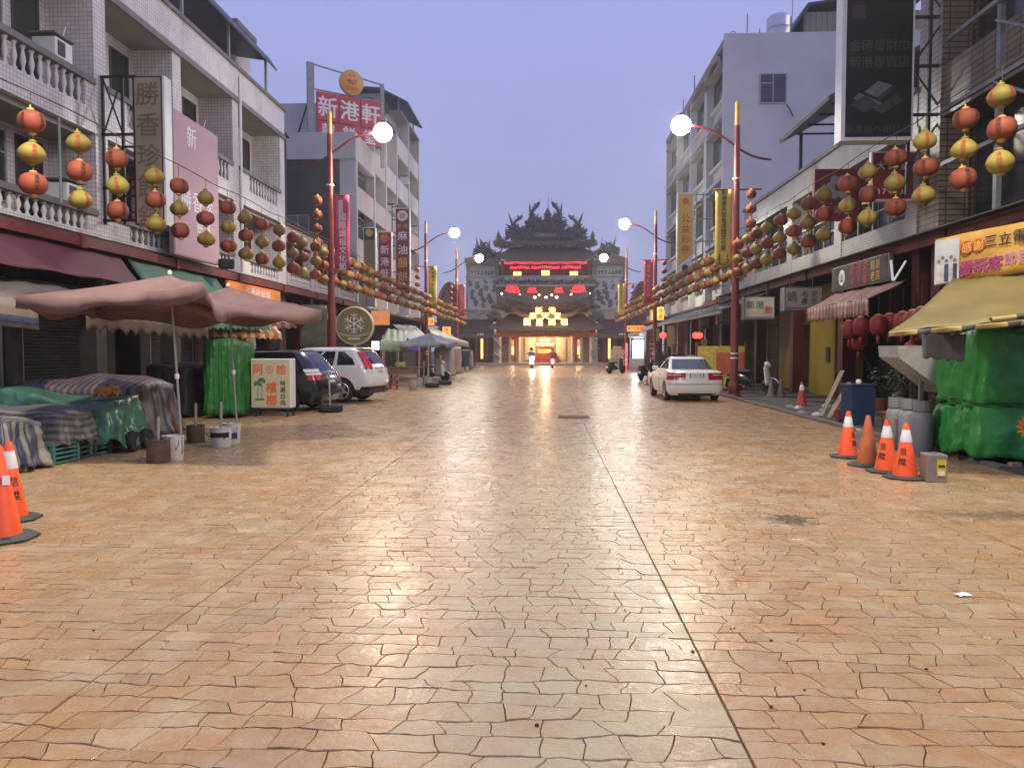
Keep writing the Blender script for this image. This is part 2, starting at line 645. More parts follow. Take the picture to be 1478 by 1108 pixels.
def build_stones():
    h = 0.138
    strips = [-11.3, -8.2, -5.2, -2.2, 0.8, 3.8, 6.05]
    rows = int((45 - 1.6) / h)
    stones = []      # outline (list of xy), tone

    def yrow(k, x):
        y = 1.6 + k * h
        cj = abs(((y - 5.65 + 3) % 6) - 3)
        amp = min(1, cj / 0.5)
        return y + amp * (0.021 * noise1(x * 2.3, k * 0.73) + 0.012 * math.sin(k * 2.4) + 0.014 * math.sin(x * 5.1 + k * 1.9) * math.sin(x * 1.3 + k * .37))
    for si in range(6):
        xa, xb = strips[si], strips[si + 1]
        for k in range(rows):
            if si in (0, 1, 5) and False:
                continue
            xs = [xa]
            x = xa + rnd.uniform(0.06, 0.22)
            while x < xb - 0.09:
                xs.append(x)
                x += rnd.uniform(0.12, 0.27)
            xs.append(xb)
            sk = [0.0] + [rnd.uniform(-1, 1) * min(.045, .22 * min(xs[q] - xs[q - 1], xs[q + 1] - xs[q])) for q in range(1, len(xs) - 1)] + [0.0]
            for i in range(len(xs) - 1):
                gl = 0.002 if i else 0.0055
                gr = 0.002 if i < len(xs) - 2 else 0.0055
                cj = abs((((1.6 + k * h) - 5.65 + 3) % 6) - 3) < h * 0.5
                gb = 0.002
                x0b, x0t = xs[i] - sk[i] + gl, xs[i] + sk[i] + gl
                x1b, x1t = xs[i + 1] - sk[i + 1] - gr, xs[i + 1] + sk[i + 1] - gr
                xm = (xs[i] + xs[i + 1]) / 2
                stones.append([(x0b, yrow(k, x0b) + gb), (xm, yrow(k, xm) + gb), (x1b, yrow(k, x1b) + gb),
                               (x1t, yrow(k + 1, x1t) - gb), (xm, yrow(k + 1, xm) - gb), (x0t, yrow(k + 1, x0t) - gb)])
    # the 300 that show largest
    tanl, tanr = 739 / F, 739 / F
    vis = []
    for i, s in enumerate(stones):
        cx, cy = sum(p[0] for p in s) / 6, sum(p[1] for p in s) / 6
        if cy > 6.5:
            continue
        px = 790 + cx / cy * F
        py = 505 + 1.6 / cy * F
        if -10 < px < 1488 and py < 1120:
            vis.append((cy, i))
    vis.sort()
    near = set(i for _, i in vis[:300])

    def geom(s, fine, ox=0, oy=0):
        cx, cy = sum(p[0] for p in s) / 6, sum(p[1] for p in s) / 6
        if cy < 8.5:
            q_ = []
            for j in range(6):
                a_, b_ = s[j], s[(j + 1) % 6]
                for f_ in (0, .34, .67):
                    q_.append((a_[0] + (b_[0] - a_[0]) * f_, a_[1] + (b_[1] - a_[1]) * f_))
            s = q_
            wj = [min(1, min(abs(x - q) for q in (-8.2, -5.2, -2.2, .8, 3.8)) / .05) for (x, y) in s]
            s = [(x + wj[i_] * (.0055 * math.sin(y * 31 + 2 * math.sin(x * 17)) + .003 * math.sin(y * 71 + x * 23)), y + .0055 * math.sin(x * 29 + 2 * math.sin(y * 19)) + .003 * math.sin(x * 67 + y * 31)) for i_, (x, y) in enumerate(s)]
        N_ = len(s)
        dz = rnd.uniform(-0.0018, 0.0022)
        tx, ty = rnd.uniform(-0.016, 0.016), rnd.uniform(-0.016, 0.016)
        vs = []
        top = []
        for (x, y) in s:
            vs.append((x - ox, y - oy, -0.012))
        if fine:
            for (x, y) in s:
                vs.append((x - ox, y - oy, -0.004 + dz))
        for (x, y) in s:
            f = 0.978 if fine else 0.972
            xx, yy = cx + (x - cx) * f, cy + (y - cy) * (f - 0.02)
            vs.append((xx - ox, yy - oy, dz + (x - cx) * tx + (y - cy) * ty))
        fs = []
        lay = 2 if fine else 1
        for l in range(lay):
            a = l * N_
            for j in range(N_):
                fs.append((a + j, a + (j + 1) % N_, a + N_ + (j + 1) % N_, a + N_ + j))
        a = lay * N_
        if N_ == 6:
            fs.append((a, a + 1, a + 4, a + 5))
            fs.append((a + 1, a + 2, a + 3, a + 4))
        else:
            fs.append(tuple(range(a, a + N_)))
        return vs, fs
    V, Fc, T = [], [], []
    for i, s in enumerate(stones):
        t = rnd.gauss(1.0, 0.05)
        tone = (t * rnd.uniform(0.97, 1.03), t, t * rnd.uniform(0.94, 1.05), 1)
        cy = s[0][1]
        if i in near:
            cx, cy = sum(p[0] for p in s) / 6, sum(p[1] for p in s) / 6
            vs, fs = geom(s, True, cx, cy)
            me = bpy.data.meshes.new('paving_stone')
            me.from_pydata(vs, [], fs)
            me.materials.append(M_stone)
            ca = me.color_attributes.new('tone', 'FLOAT_COLOR', 'POINT')
            ca.data.foreach_set('color', list(tone) * len(vs))
            o = bpy.data.objects.new('paving_stone', me)
            COL.objects.link(o)
            o.location = (cx, cy, 0)
            o.parent = paving
        else:
            vs, fs = geom(s, cy < 12)
            n = len(V)
            V.extend(vs)
            Fc.extend([tuple(q + n for q in f) for f in fs])
            T.extend(list(tone) * len(vs))
    me = bpy.data.meshes.new('paving_stones')
    me.from_pydata(V, [], Fc)
    me.materials.append(M_stone)
    ca = me.color_attributes.new('tone', 'FLOAT_COLOR', 'POINT')
    ca.data.foreach_set('color', T)
    o = bpy.data.objects.new('remaining_paving_stones', me)
    COL.objects.link(o)
    o.parent = paving
    o['kind'] = 'stuff'


build_stones()
# plaza sheet has no tone attribute, give it one
pm = bpy.data.objects['plaza_paving'].data
pca = pm.color_attributes.new('tone', 'FLOAT_COLOR', 'POINT')
pca.data.foreach_set('color', [0.95, 0.97, 1.0, 1] * len(pm.vertices))

# kerb between paving and right pavement, as separate stones
kt = thing('kerb', 'low grey kerb edging the dark pavement by the shuttered shops', 'kerb')
kme = MB().bev((0, 0, 0.01), (0.14, 0.98, 0.12), 0.012).mesh('kerb_stone', mat('worn_kerb', (.13, .115, .10), .8, .25, 3))
for i in range(34):
    inst('kerb_stone', kme, kt, (6.10 + rnd.uniform(-.006, .006), 11 + i * 1.0, rnd.uniform(-0.01, 0.006)), rnd.uniform(-.006, .006))

# drain grate, litter
t = thing('drain_grate', 'rusty red drain grate set in the paving', 'drain', P(828, 602, 18.3) * 1)
t.location = (P(828, 602, 18.3).x, 18.3, 0.0)
M_rust = mat('rust_red_iron', (0.16, 0.035, 0.025), 0.7, 0.35, 12, bump=0.3)
MB().bx(-.37, .37, -.34, -.28, 0, .016).bx(-.37, .37, .28, .34, 0, .016).bx(-.37, -.32, -.28, .28, 0, .016).bx(.32, .37, -.28, .28, 0, .016).build('frame', M_rust, t)
MB().bx(-.32, .32, -.28, .28, 0.001, .004).build('pit', M_black, t)
bme = MB().bx(-.012, .012, -.28, .28, 0.002, .014).mesh('bar', M_rust)
for i in range(13):
    inst('bar', bme, t, (-.29 + i * .048, 0, 0))
M_paper = mat('paper_scrap', (0.75, 0.75, 0.75), 0.6, 0.05)


def scrap(px, py, sx, sy, label, rz):
    d = 1.6 * F / (py - 505)
    p = P(px, py, d)
    mb = MB()
    mb.grid(lambda u, v: ((u - .5) * sx, (v - .5) * sy * (1 - .25 * math.sin(u * 5)), 0.005 + 0.006 * math.sin(u * 6 + v * 3) ** 2), 6, 4)
    o = mb.build('paper_scrap', M_paper, None, True)
    o.location = (p.x, p.y, 0.004)
    o.rotation_euler = (0, 0, rz)
    tag(o, label, 'litter')


scrap(1390, 855, .095, .07, 'creased white paper scrap lying on the orange paving', .3)
scrap(905, 776, .045, .03, 'tiny white paper bit beside the long paving joint', .1)
scrap(952, 936, .03, .03, 'small pale crumb of paper on the greyish paving lane', .6)
M_peb = mat('dark_pebble', (0.04, 0.03, 0.025), 0.8, 0.3, 20)
pme = MB().lathe([(0.001, 0), (.010, .001), (.012, .005), (.007, .010), (.001, .011)], 7).mesh('pebble', M_peb, True)
for (px, py) in [(136, 927), (438, 889), (486, 860), (478, 876), (1298, 838), (1161, 997), (1188, 1076), (952, 886), (775, 1058), (1113, 1023), (812, 777), (880, 767), (855, 766), (1337, 963), (1055, 909), (1060, 908), (846, 997), (1113, 925), (902, 884), (1000, 944), (960, 800)]:
    d = 1.6 * F / (py - 505)
    p = P(px, py, d)
    o = inst('pebble', pme, None, (p.x, p.y, 0.002), rnd.uniform(0, 6), rnd.uniform(.4, .9))
    tag(o, 'small dark pebble lying loose on the street paving', 'pebble', 'pebbles scattered on the paving')

# ------------------------------------------------------------ lanterns
M_lorange = mat('orange_lantern_cloth', (0.25, 0.055, 0.028), 0.65, 0.22, 4, bump=.15, bscale=60)
M_lyellow = mat('yellow_lantern_cloth', (0.26, 0.205, 0.042), 0.65, 0.2, 4, bump=.15, bscale=60)
for m_ in (M_lorange, M_lyellow):
    # each lantern has faded differently
    nt_ = m_.node_tree
    b_ = nt_.nodes['Principled BSDF']
    src_ = b_.inputs['Base Color'].links[0].from_socket
    oi_ = nt_.nodes.new('ShaderNodeObjectInfo')
    mr_ = nt_.nodes.new('ShaderNodeMapRange')
    mr_.inputs[3].default_value = 0.66
    mr_.inputs[4].default_value = 1.22
    nt_.links.new(oi_.outputs['Random'], mr_.inputs[0])
    mm_ = nt_.nodes.new('ShaderNodeMix')
    mm_.data_type = 'RGBA'
    mm_.blend_type = 'MULTIPLY'
    mm_.inputs[0].default_value = 1
    nt_.links.new(src_, mm_.inputs[6])
    nt_.links.new(mr_.outputs[0], mm_.inputs[7])
    nt_.links.new(mm_.outputs[2], b_.inputs['Base Color'])
M_lcap = mat('lantern_cap', (0.10, 0.07, 0.04), 0.5, 0.2)
M_lprint_d = mat('lantern_print_dark', (0.10, 0.025, 0.015), 0.6, 0.1)
M_lprint_r = mat('lantern_print_red', (0.50, 0.07, 0.03), 0.6, 0.1)


def rprof(kind):
    pts = []
    for i in range(11):
        a = math.pi * (i / 10)
        z = -math.cos(a) * 0.155
        r = math.sin(a) ** 0.62 * 0.19
        if kind == 'y':
            r = 0.19 * (math.sin(a) ** 0.7) * (1 - 0.28 * max(0, z / 0.155))
            z *= 1.0
        pts.append((max(r, 0.045), z))
    return pts


def lantern_meshes(kind):
    prof = rprof(kind)
    body = MB().lathe(prof, 20, rib=lambda k: 1.0 if k % 2 else 0.965)
    m = body.mesh('lantern', M_lorange if kind == 'o' else M_lyellow, True)
    cap = MB().lathe([(.05, .15), (.055, .165), (.05, .185), (.015, .19), (.012, .23)], 10)
    rg_ = MB().lathe([(.03, -.20), (.05, -.18), (.055, -.165), (.05, -.15)], 10)
    cm_ = (cap.mesh('cap', M_gold if kind == 'o' else M_lyellow, True), rg_.mesh('bottom_ring', M_gold if kind == 'o' else M_lyellow, True))
    tx = MB()
    for q in range(4):
        fl = MB()
        text(fl, '奉天宮', (0, .075, 0), (1, 0, 0), (0, 1, 0), .072, .075, True, .03)
        a0 = q * math.pi / 2 - math.pi / 2 + .3
        vs = []
        for (x, z, _) in fl.v:
            r = 0.05
            for i in range(10):
                if prof[i][1] <= z <= prof[i + 1][1]:
                    f = (z - prof[i][1]) / (prof[i + 1][1] - prof[i][1])
                    r = prof[i][0] * (1 - f) + prof[i + 1][0] * f
            a = a0 + x / 0.19
            vs.append(((r + .004) * math.cos(a), (r + .004) * math.sin(a), z))
        tx.add(vs, fl.f)
    return m, cm_, tx.mesh('lettering', M_lprint_d if kind == 'o' else M_lprint_r)


LM = {k: lantern_meshes(k) for k in 'oy'}


def lantern(kind, parent, z, full=True, s=1.0, rz=None):
    b, c, tm = LM[kind]
    o = inst('lantern', b, parent, (rnd.uniform(-.015, .015), rnd.uniform(-.015, .015), z), rnd.uniform(0, 6) if rz is None else rz,
             (s * rnd.uniform(.95, 1.05), s * rnd.uniform(.95, 1.05), s * rnd.uniform(.93, 1.05)))
    o.rotation_euler[0] = rnd.uniform(-.11, .11)
    o.rotation_euler[1] = rnd.uniform(-.08, .08)
    if full:
        inst('cap', c[0], o)
        inst('bottom_ring', c[1], o)
        inst('lettering', tm, o)['kind'] = 'stuff'
    return o


M_cord = mat('hanging_cord', (0.06, 0.04, 0.03), 0.7, 0.1)
cordm = MB().tube([(0, 0, .42), (0, 0, -1.05)], .006, 5).mesh('cord', M_cord)


def lantern_row(x, z, y0, step, n, where, seed):
    for i in range(n):
        y = y0 + i * step
        k = (i + seed) % 2
        kinds = 'oyo' if k == 0 else 'yoy'
        words = ('yellow between two orange' if k == 0 else 'orange between two yellow')
        tt = thing('lantern_string', f'string of three paper lanterns, {words}, {where}', 'lantern string',
                   (x + rnd.uniform(-.05, .05), y + rnd.uniform(-.08, .08), z + rnd.uniform(-.03, .03)), 0, 'paper lantern strings ' + where)
        inst('cord', cordm, tt)
        for j, q in enumerate(kinds):
            lantern(q, tt, -j * 0.455, y < 34)
    mb = MB()
    pts = []
    for i in range(n * 3 + 3):
        yy = y0 - step + i * step / 3
        pts.append((x, yy, z + .40 + .05 * abs(math.sin(yy * .9))))
    mb.tube(pts, .010, 5)
    tag(mb.build('lantern_wire', M_cord, None), f'sagging dark wire carrying the lanterns {where}', 'wire')


lantern_row(-7.62, 4.97, 11.15, 1.16, 53, 'on the umbrella stall side', 0)
lantern_row(6.40, 5.15, 11.25, 1.16, 53, 'on the parked sedan side', 1)
# one more pair at the near frame edge on the right
lantern_row(6.40, 5.15, 8.95, 1.12, 2, 'beside the brown tiled building', 1)

# ------------------------------------------------------------ street lamps
M_glare_globe = mat('lamp_glare_globe', (1, 1, 1), 0.3, 0.0, emit=130, ecol=(1.0, 0.95, 0.84))
M_pole = mat('red_lamp_pole', (0.17, 0.022, 0.018), 0.45, 0.25, 4, dirt=0.4)


def lamp_post(x, y, side, label, power=1.0, dragon=0):
    """side -1: stands on the left, lamp reaches towards +x"""
    s = -side
    t_ = thing('street_lamp', label, 'street lamp', (x, y, 0), 0, 'red street lamps along the street')
    MB().lathe([(.26, 0), (.26, .06), (.20, .10), (.17, .45), (.15, .5), (.135, .55), (.125, 4.2), (.115, 4.25), (.10, 9.1), (.09, 9.15)], 14).build('pole', M_pole, t_, 'angle')
    MB().lathe([(.085, 9.15), (.085, 9.85), (.06, 9.95), (.0, 9.98)], 10).build('finial', M_gold, t_, 'angle')
    for zz in (1.30, 1.46, 7.35):
        MB().lathe([(.135, zz), (.135, zz + .05)], 14).build('band', M_white_paint, t_, 'angle')
    pts = []
    for i in range(13):
        f = i / 12
        xx = -1.15 + f * 2.75
        pts.append((s * xx, 0, 7.98 + .02 + 1.18 * (f ** 1.0) - .28 * math.sin(f * math.pi * 2) * .5))
    ends = pts[-1]
    MB().tube(pts, [.03] + [.042] * 12, 8).build('arm', M_pole, t_, True)
    MB().tube([(s * .78, 0, 7.02), (s * -.85, 0, 7.02)], .03, 6).build('crossbar', M_pole, t_)
    MB().tube([(s * .78, 0, 4.42), (s * -.65, 0, 4.42)], .025, 6).build('crossbar', M_pole, t_)
    gx, gz = ends[0] + s * .28, ends[2] + .0
    gl = MB().lathe([(max(.001, .32 * math.sin(math.pi * i / 12)), -.32 * math.cos(math.pi * i / 12)) for i in range(13)], 20, (gx, 0, gz)).build('glare_globe', M_glare_globe, t_, True)  # glowing ball sized to stand in for the glare around a smaller lamp head
    MB().lathe([(.13, .26), (.15, .32), (.08, .40), (.03, .42)], 12, (gx, 0, gz)).build('socket', M_dark_steel, t_, True)
    ld = bpy.data.lights.new('lamp_light', 'SPOT')
    ld.energy = LAMP_W * power
    ld.spot_size = R(169)
    ld.spot_blend = 0.6
    ld.shadow_soft_size = 0.3
    ld.color = (1.0, 0.88, 0.63)
    lo = bpy.data.objects.new('lamp_light', ld)
    COL.objects.link(lo)
    lo.parent = t_
    lo.location = (gx, 0, gz - .68)
    return t_


LY = (27.0, 47.0, 64.0)
lamp_post(-7.64, LY[0], -1, 'red street lamp with pink banner, beside the parked vans', .58)
lamp_post(6.38, LY[0] - .4, 1, 'red street lamp with yellow banner, behind the white sedan', .58)
lamp_post(-7.9, 50.0, -1, 'red street lamp with narrow yellow banner by the red bakery signs', .75)
lamp_post(6.5, LY[1], 1, 'red street lamp with plain red banner by the lottery sign', .75)
lamp_post(-7.55, LY[2], -1, 'red street lamp with red banner by the grey stall umbrellas', .75)
lamp_post(6.5, LY[2], 1, 'red street lamp with yellow banner, nearest the temple shops', .75)
lamp_post(-7.64, 8.0, -1, 'red street lamp standing ahead of the striped tarp stall', 1.0)
lamp_post(6.38, 7.6, 1, 'red street lamp standing ahead of the green tarp stall', 1.0)


def banner(x0, x1, y, z0, z1, m, lines, label, lm, size, cols=1):
    o = thing('street_banner', label, 'banner', ((x0 + x1) / 2, y, z0))
    w, h = x1 - x0, z1 - z0
    mb = MB()
    mb.grid(lambda u, v: ((u - .5) * w, .025 * math.sin(u * 4 + v * 7), v * h), 5, 10)
    mb.build('cloth', m, o, True, thick=.006)
    tb = MB()
    for k, (s_, xx, zz, sz, st, vert) in enumerate(lines):
        text(tb, s_, (xx * w, -.04, zz * h), (1, 0, 0), (0, 0, 1), sz, st, vert, .02)
    tb.build('lettering', lm, o)
    rod = MB()
    rod.tube([(-w / 2 - .03, 0, h), (w / 2 + .03, 0, h)], .018, 6)
    rod.tube([(-w / 2 - .03, 0, 0), (w / 2 + .03, 0, 0)], .018, 6)
    rod.build('rod', M_dark_steel, o)
    return o


M_bpink = mat('pink_banner_cloth', (0.50, 0.055, 0.13), 0.6, 0.15, 1.5)
M_byel = mat('yellow_banner_cloth', (0.62, 0.48, 0.08), 0.6, 0.12, 1.5)
M_bred = mat('red_banner_cloth', (0.48, 0.04, 0.06), 0.6, 0.15, 1.5)
x = -7.64
banner(x + .16, x + .70, 26.9, 4.46, 7.0, M_bpink, [('國際媽祖文化節', 0.05, .70, .26, .285, True), ('瘋媽祖', -.05, .90, .17, .16, True)],
       'pink street banner with white vertical lettering on the red lamp', M_lwhite, .3)
banner(5.66, 6.22, 26.5, 4.46, 7.0, M_byel, [('新港奉天宮金虎證文化祭', 0, .955, .18, .185, True), ('22', -.25, .12, .15, .17, True), ('12', .25, .12, .15, .17, True)],
       'yellow street banner with black lettering above the white sedan', M_lblack, .3)
banner(-7.72, -7.18, 49.9, 4.46, 7.0, M_byel, [('新港奉天宮文化祭', 0, .93, .2, .25, True)],
       'narrow yellow street banner beside the red bakery signs', M_lblack, .3)
banner(5.8, 6.35, 46.9, 4.46, 7.0, M_bred, [('國際媽祖文化節', 0, .85, .22, .28, True)],
       'red street banner with pale lettering beside the lottery sign', mat('letter_pink', (.6, .3, .3), .6, .1), .3)
banner(-7.4, -6.86, 63.9, 4.46, 7.0, M_bred, [('國際媽祖文化節', 0, .85, .22, .28, True)],
       'red street banner hanging near the temple wing', mat('letter_pink', (.6, .3, .3), .6, .1), .3)
banner(5.8, 6.35, 63.9, 4.46, 7.0, M_byel, [('新港奉天宮文化祭', 0, .93, .2, .25, True)],
       'yellow street banner hanging in front of the temple mural', M_lblack, .3)


def lantern_chain(x, y, label):
    t_ = thing('lantern_chain', label, 'lantern chain', (x, y, 6.6))
    MB().tube([(0, 0, .45), (0, 0, -2.05)], .007, 5).build('cord', M_cord, t_)
    for i in range(5):
        lantern('o', t_, .22 - i * .49, y < 34, .95)


lantern_chain(-8.05, 26.8, 'chain of five orange lanterns beside the pink street banner')
lantern_chain(6.82, 26.4, 'chain of five orange lanterns beside the yellow banner and white building')
lantern_chain(-8.42, 49.8, 'chain of five dark orange lanterns beside the narrow yellow banner')
lantern_chain(6.98, 46.8, 'chain of five orange lanterns beside the plain red banner')
lantern_chain(-8.0, 63.8, 'chain of orange lanterns near the temple wing roof')
lantern_chain(6.98, 63.8, 'chain of orange lanterns in front of the temple mural')
# ------------------------------------------------------------ buildings
M_wtile = tile_mat('white_mosaic_tile', (0.74, 0.69, 0.68), (0.52, 0.50, 0.52), 0.105, 0.105, msize=0.009)
M_wtile2 = tile_mat('long_white_tile', (0.37, 0.355, 0.33), (0.40, 0.38, 0.36), 0.235, 0.075, offset=.5, msize=0.007)
M_btile = tile_mat('brown_split_tile', (0.23, 0.175, 0.125), (0.30, 0.26, 0.22), 0.42, 0.13, offset=0.0, msize=0.016)
M_coping = mat('grey_coping', (0.17, 0.16, 0.165), 0.7, 0.2, 2, dirt=0.3)
M_balu = mat('white_balusters', (0.58, 0.55, 0.55), 0.6, 0.1, 5, dirt=0.25)
M_plaster = mat('pale_plaster', (0.50, 0.47, 0.46), 0.8, 0.1, 0.7, bump=0.15, dirt=0.35)
M_whitewall = mat('white_painted_wall', (0.54, 0.54, 0.545), 0.75, 0.1, 0.5, bump=0.15, dirt=0.45)
M_pinkband = mat('pinkish_facade_panel', (0.48, 0.41, 0.40), 0.6, 0.12, 0.8, dirt=0.3)
M_darkwall = mat('blackened_wall', (0.055, 0.058, 0.056), 0.8, 0.3, 0.9, dirt=0.3)
M_shutter = mat('roller_shutter_metal', (0.055, 0.05, 0.046), 0.45, 0.2, 2, metal=0.5, dirt=0.4)
M_soffit = mat('soffit', (0.32, 0.29, 0.27), 0.8, 0.12, 1)
M_arcade_shade = mat('arcade_shade_concrete', (0.045, 0.039, 0.035), 0.7, 0.3, 2, dirt=0.4)  # columns, piers and slabs under the arcades: their shade is put into the colour
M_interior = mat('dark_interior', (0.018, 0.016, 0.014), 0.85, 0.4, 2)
M_ywall = mat('yellow_wall', (0.23, 0.165, 0.02), 0.6, 0.2, 1, dirt=0.4)

balme = MB().lathe([(.055, 0), (.06, .04), (.035, .07), (.03, .12), (.062, .24), (.055, .30), (.032, .40), (.03, .44), (.055, .48), (.06, .52)], 10).mesh('baluster', M_balu, True)


class Bld:
    """street building: s = side (-1 left, +1 right), Xf = distance of its front plane from the camera axis"""

    def __init__(q, name, label, s, Xf):
        q.t = thing(name, label, 'building')
        q.s, q.Xf = s, Xf

    def box(q, name, d0, d1, y0, y1, z0, z1, m, parent=None):
        a, b = q.s * (q.Xf + d0), q.s * (q.Xf + d1)
        return MB().bx(min(a, b), max(a, b), y0, y1, z0, z1).build(name, m, parent or q.t)

    def window(q, y0, y1, z0, z1, d, n=2, m=None, nz=1, bars=False):
        """window in a wall whose face is at depth d"""
        s, X = q.s, q.Xf + d
        fr = MB()
        f = .05
        xa, xb = s * (X - .035), s * (X + .05)

        def b(ya, yb, za, zb, k=0.0):
            fr.bx(xa + s * k, xb, ya, yb, za, zb)
        b(y0, y1, z1 - f, z1)
        b(y0, y1, z0, z0 + f)
        b(y0, y0 + f, z0 + f, z1 - f)
        b(y1 - f, y1, z0 + f, z1 - f)
        for i in range(1, n):
            yy = y0 + (y1 - y0) * i / n
            b(yy - f * .5, yy + f * .5, z0 + f, z1 - f, .008)
        for i in range(1, nz):
            zz = z0 + (z1 - z0) * (0.68 if nz == 2 else i / nz)
            b(y0 + f, y1 - f, zz - f * .4, zz + f * .4, .014)
        w = fr.build('window', m or M_alu, q.t)
        for i in range(n):
            ya, yb = y0 + (y1 - y0) * i / n, y0 + (y1 - y0) * (i + 1) / n
            MB().bx(s * (X - .008) if s > 0 else s * (X - .008), s * (X + .02), ya + .02, yb - .02, z0 + .03, z1 - .03).build('pane', M_glass_dark, w)
        return w

    def balcony(q, y0, y1, z0, zb, z1, tile, b0=None, b1=None):
        """tile band z0..zb, balusters zb..z1-.16, rail on top"""
        q.box('balcony_band', 0.0, .16, y0, y1, z0, zb, tile)
        b0 = y0 + .7 if b0 is None else b0
        b1 = y1 - .4 if b1 is None else b1
        q.box('balcony_pier', 0.0, .16, y0, b0, zb, z1 - .14, tile)
        q.box('balcony_pier', 0.0, .16, b1, y1, zb, z1 - .14, tile)
        q.box('balcony_rail', -.05, .21, y0, y1, z1 - .14, z1, M_coping)
        n = max(2, int((b1 - b0) / .27))
        h = (z1 - .14 - zb) / .52
        for i in range(n):
            inst('baluster', balme, q.t, (q.s * (q.Xf + .08), b0 + (i + .5) * (b1 - b0) / n, zb), 0, (1, 1, h))


def ac_unit(x, y, z, s, label):
    t_ = thing('air_conditioner', label, 'air conditioner', (x, y, z))
    MB().bev((0, 0, .22), (.55, .62, .44), .02).build('case', M_white_paint, t_)
    MB().bx(-s * .285 - .006, -s * .285 + .006, -.24, .02, .06, .38).build('grille', M_dark_steel, t_)
    MB().bx(-.30, .30, -.38, .38, .50, .53).build('rain_hood', M_coping, t_)
    MB().tube([(0, .3, .2), (0, .34, .6), (0.1, .34, .9)], .02, 6).build('pipe', M_white_paint, t_)


# ---- L1: white tiled building on the left
b = Bld('tiled_shophouse', 'white tiled three-storey shophouse with baluster balconies and brown vertical sign', -1, 11.0)
ys = [13.6, 18.75, 22.7, 27.0, 31.8]
for y in ys:
    b.box('column', 0.0, 1.3, y - .26, y + .26, 4.35, 10.4, M_wtile)
    b.box('arcade_column', 0.12, .55, y - .22, y + .22, 0, 4.2, M_arcade_shade)
b.box('floor_slab', 0.02, 2.5, 13.4, 32.0, 4.2, 4.35, M_arcade_shade)
b.box('floor_slab', 0.18, 2.5, 13.4, 32.0, 6.72, 6.86, M_soffit)
b.box('roof_slab', 0.0, 2.5, 13.4, 32.0, 10.36, 10.42, M_soffit)
b.box('roof_parapet', -.02, .22, 13.4, 32.05, 10.42, 11.5, M_wtile)
b.box('coping', -.10, .30, 13.4, 32.12, 11.5, 11.62, M_coping)
b.box('soffit_edge', -.07, .0, 13.4, 32.08, 10.34, 10.52, M_coping)
b.box('body', 2.5, 9, 13.4, 31.98, 0, 11.3, M_wtile)
b.box('side_wall', 1.3, 2.5, 31.7, 31.98, 0, 10.36, M_wtile)
for i in range(4):
    y0, y1 = ys[i] + .26, ys[i + 1] - .26
    for (z0, zb, z1, wz) in ((6.86, 7.42, 8.16, 10.1), (4.36, 4.46, 5.0, 6.6)):
        b.box('back_wall', 1.2, 1.4, y0 - .01, y1 + .01, z0, z0 + 3.5 if z0 > 5 else 6.72, M_wtile)
        bb = (ys[i] + 1.2, ys[i + 1] - .65)
        b.balcony(y0, y1, z0, zb, z1, M_wtile, *bb)
        b.window(y0 + .35, y1 - 1.5, z1 - .1, wz - .05, 1.2, 2, None, 2)
        b.window(y1 - 1.2, y1 - .25, z0 + .3, wz - .05, 1.2, 1, mat('dark_frame', (.05, .045, .04), .5, .2))
b.box('door_lintel', 0.14, .3, 13.6, 31.7, 3.75, 4.2, M_interior)
ac_unit(-11.25, 17.3, 8.16, -1, 'box air conditioner on the upper balcony rail of the tiled shophouse')
ac_unit(-11.25, 17.6, 5.0, -1, 'box air conditioner on the lower balcony rail of the tiled shophouse')
ac_unit(-11.25, 24.6, 8.16, -1, 'box air conditioner on the balcony beyond the pink sign')
# pipe down the front
o = MB().tube([(-10.93, 27.3, 11.3), (-10.93, 27.3, 4.4)], .05, 8).build('drain_pipe', M_white_paint, b.t)
o = MB().tube([(-10.95, 17.0, 6.8), (-10.95, 17.0, 4.9)], .03, 8).build('drain_pipe', mat('green_pipe', (.25, .32, .27), .5, .1), b.t)
# roof canopy
t = thing('roof_canopy', 'dark metal canopy on the flat roof of the tiled shophouse', 'canopy')
M_dmetal = mat('dark_sheet_metal', (0.06, 0.06, 0.068), 0.45, 0.25, 2, metal=0.3)
mb = MB()
mb.prism([(-15.5, 13.7), (-10.9, 13.0), (-10.6, 12.55), (-10.62, 12.5), (-10.95, 12.9), (-15.5, 13.6)], 19.5, 30.2)
mb.build('sheet', M_dmetal, t)
for y in (19.8, 23, 26.4, 29.9):
    MB().bx(-10.99, -10.91, y - .04, y + .04, 11.62, 12.93).build('post', M_alu, t)
    MB().bx(-15.0, -14.92, y - .04, y + .04, 11.3, 13.53).build('post', M_alu, t)
t = thing('stair_hut', 'small pale concrete hut on the roof behind the dark canopy', 'roof hut')
MB().bx(-15.2, -12.2, 30.0, 31.6, 11.3, 14.2).build('wall', M_plaster, t)
MB().bx(-15.4, -12.0, 29.8, 31.8, 14.2, 14.4).build('roof', M_coping, t)

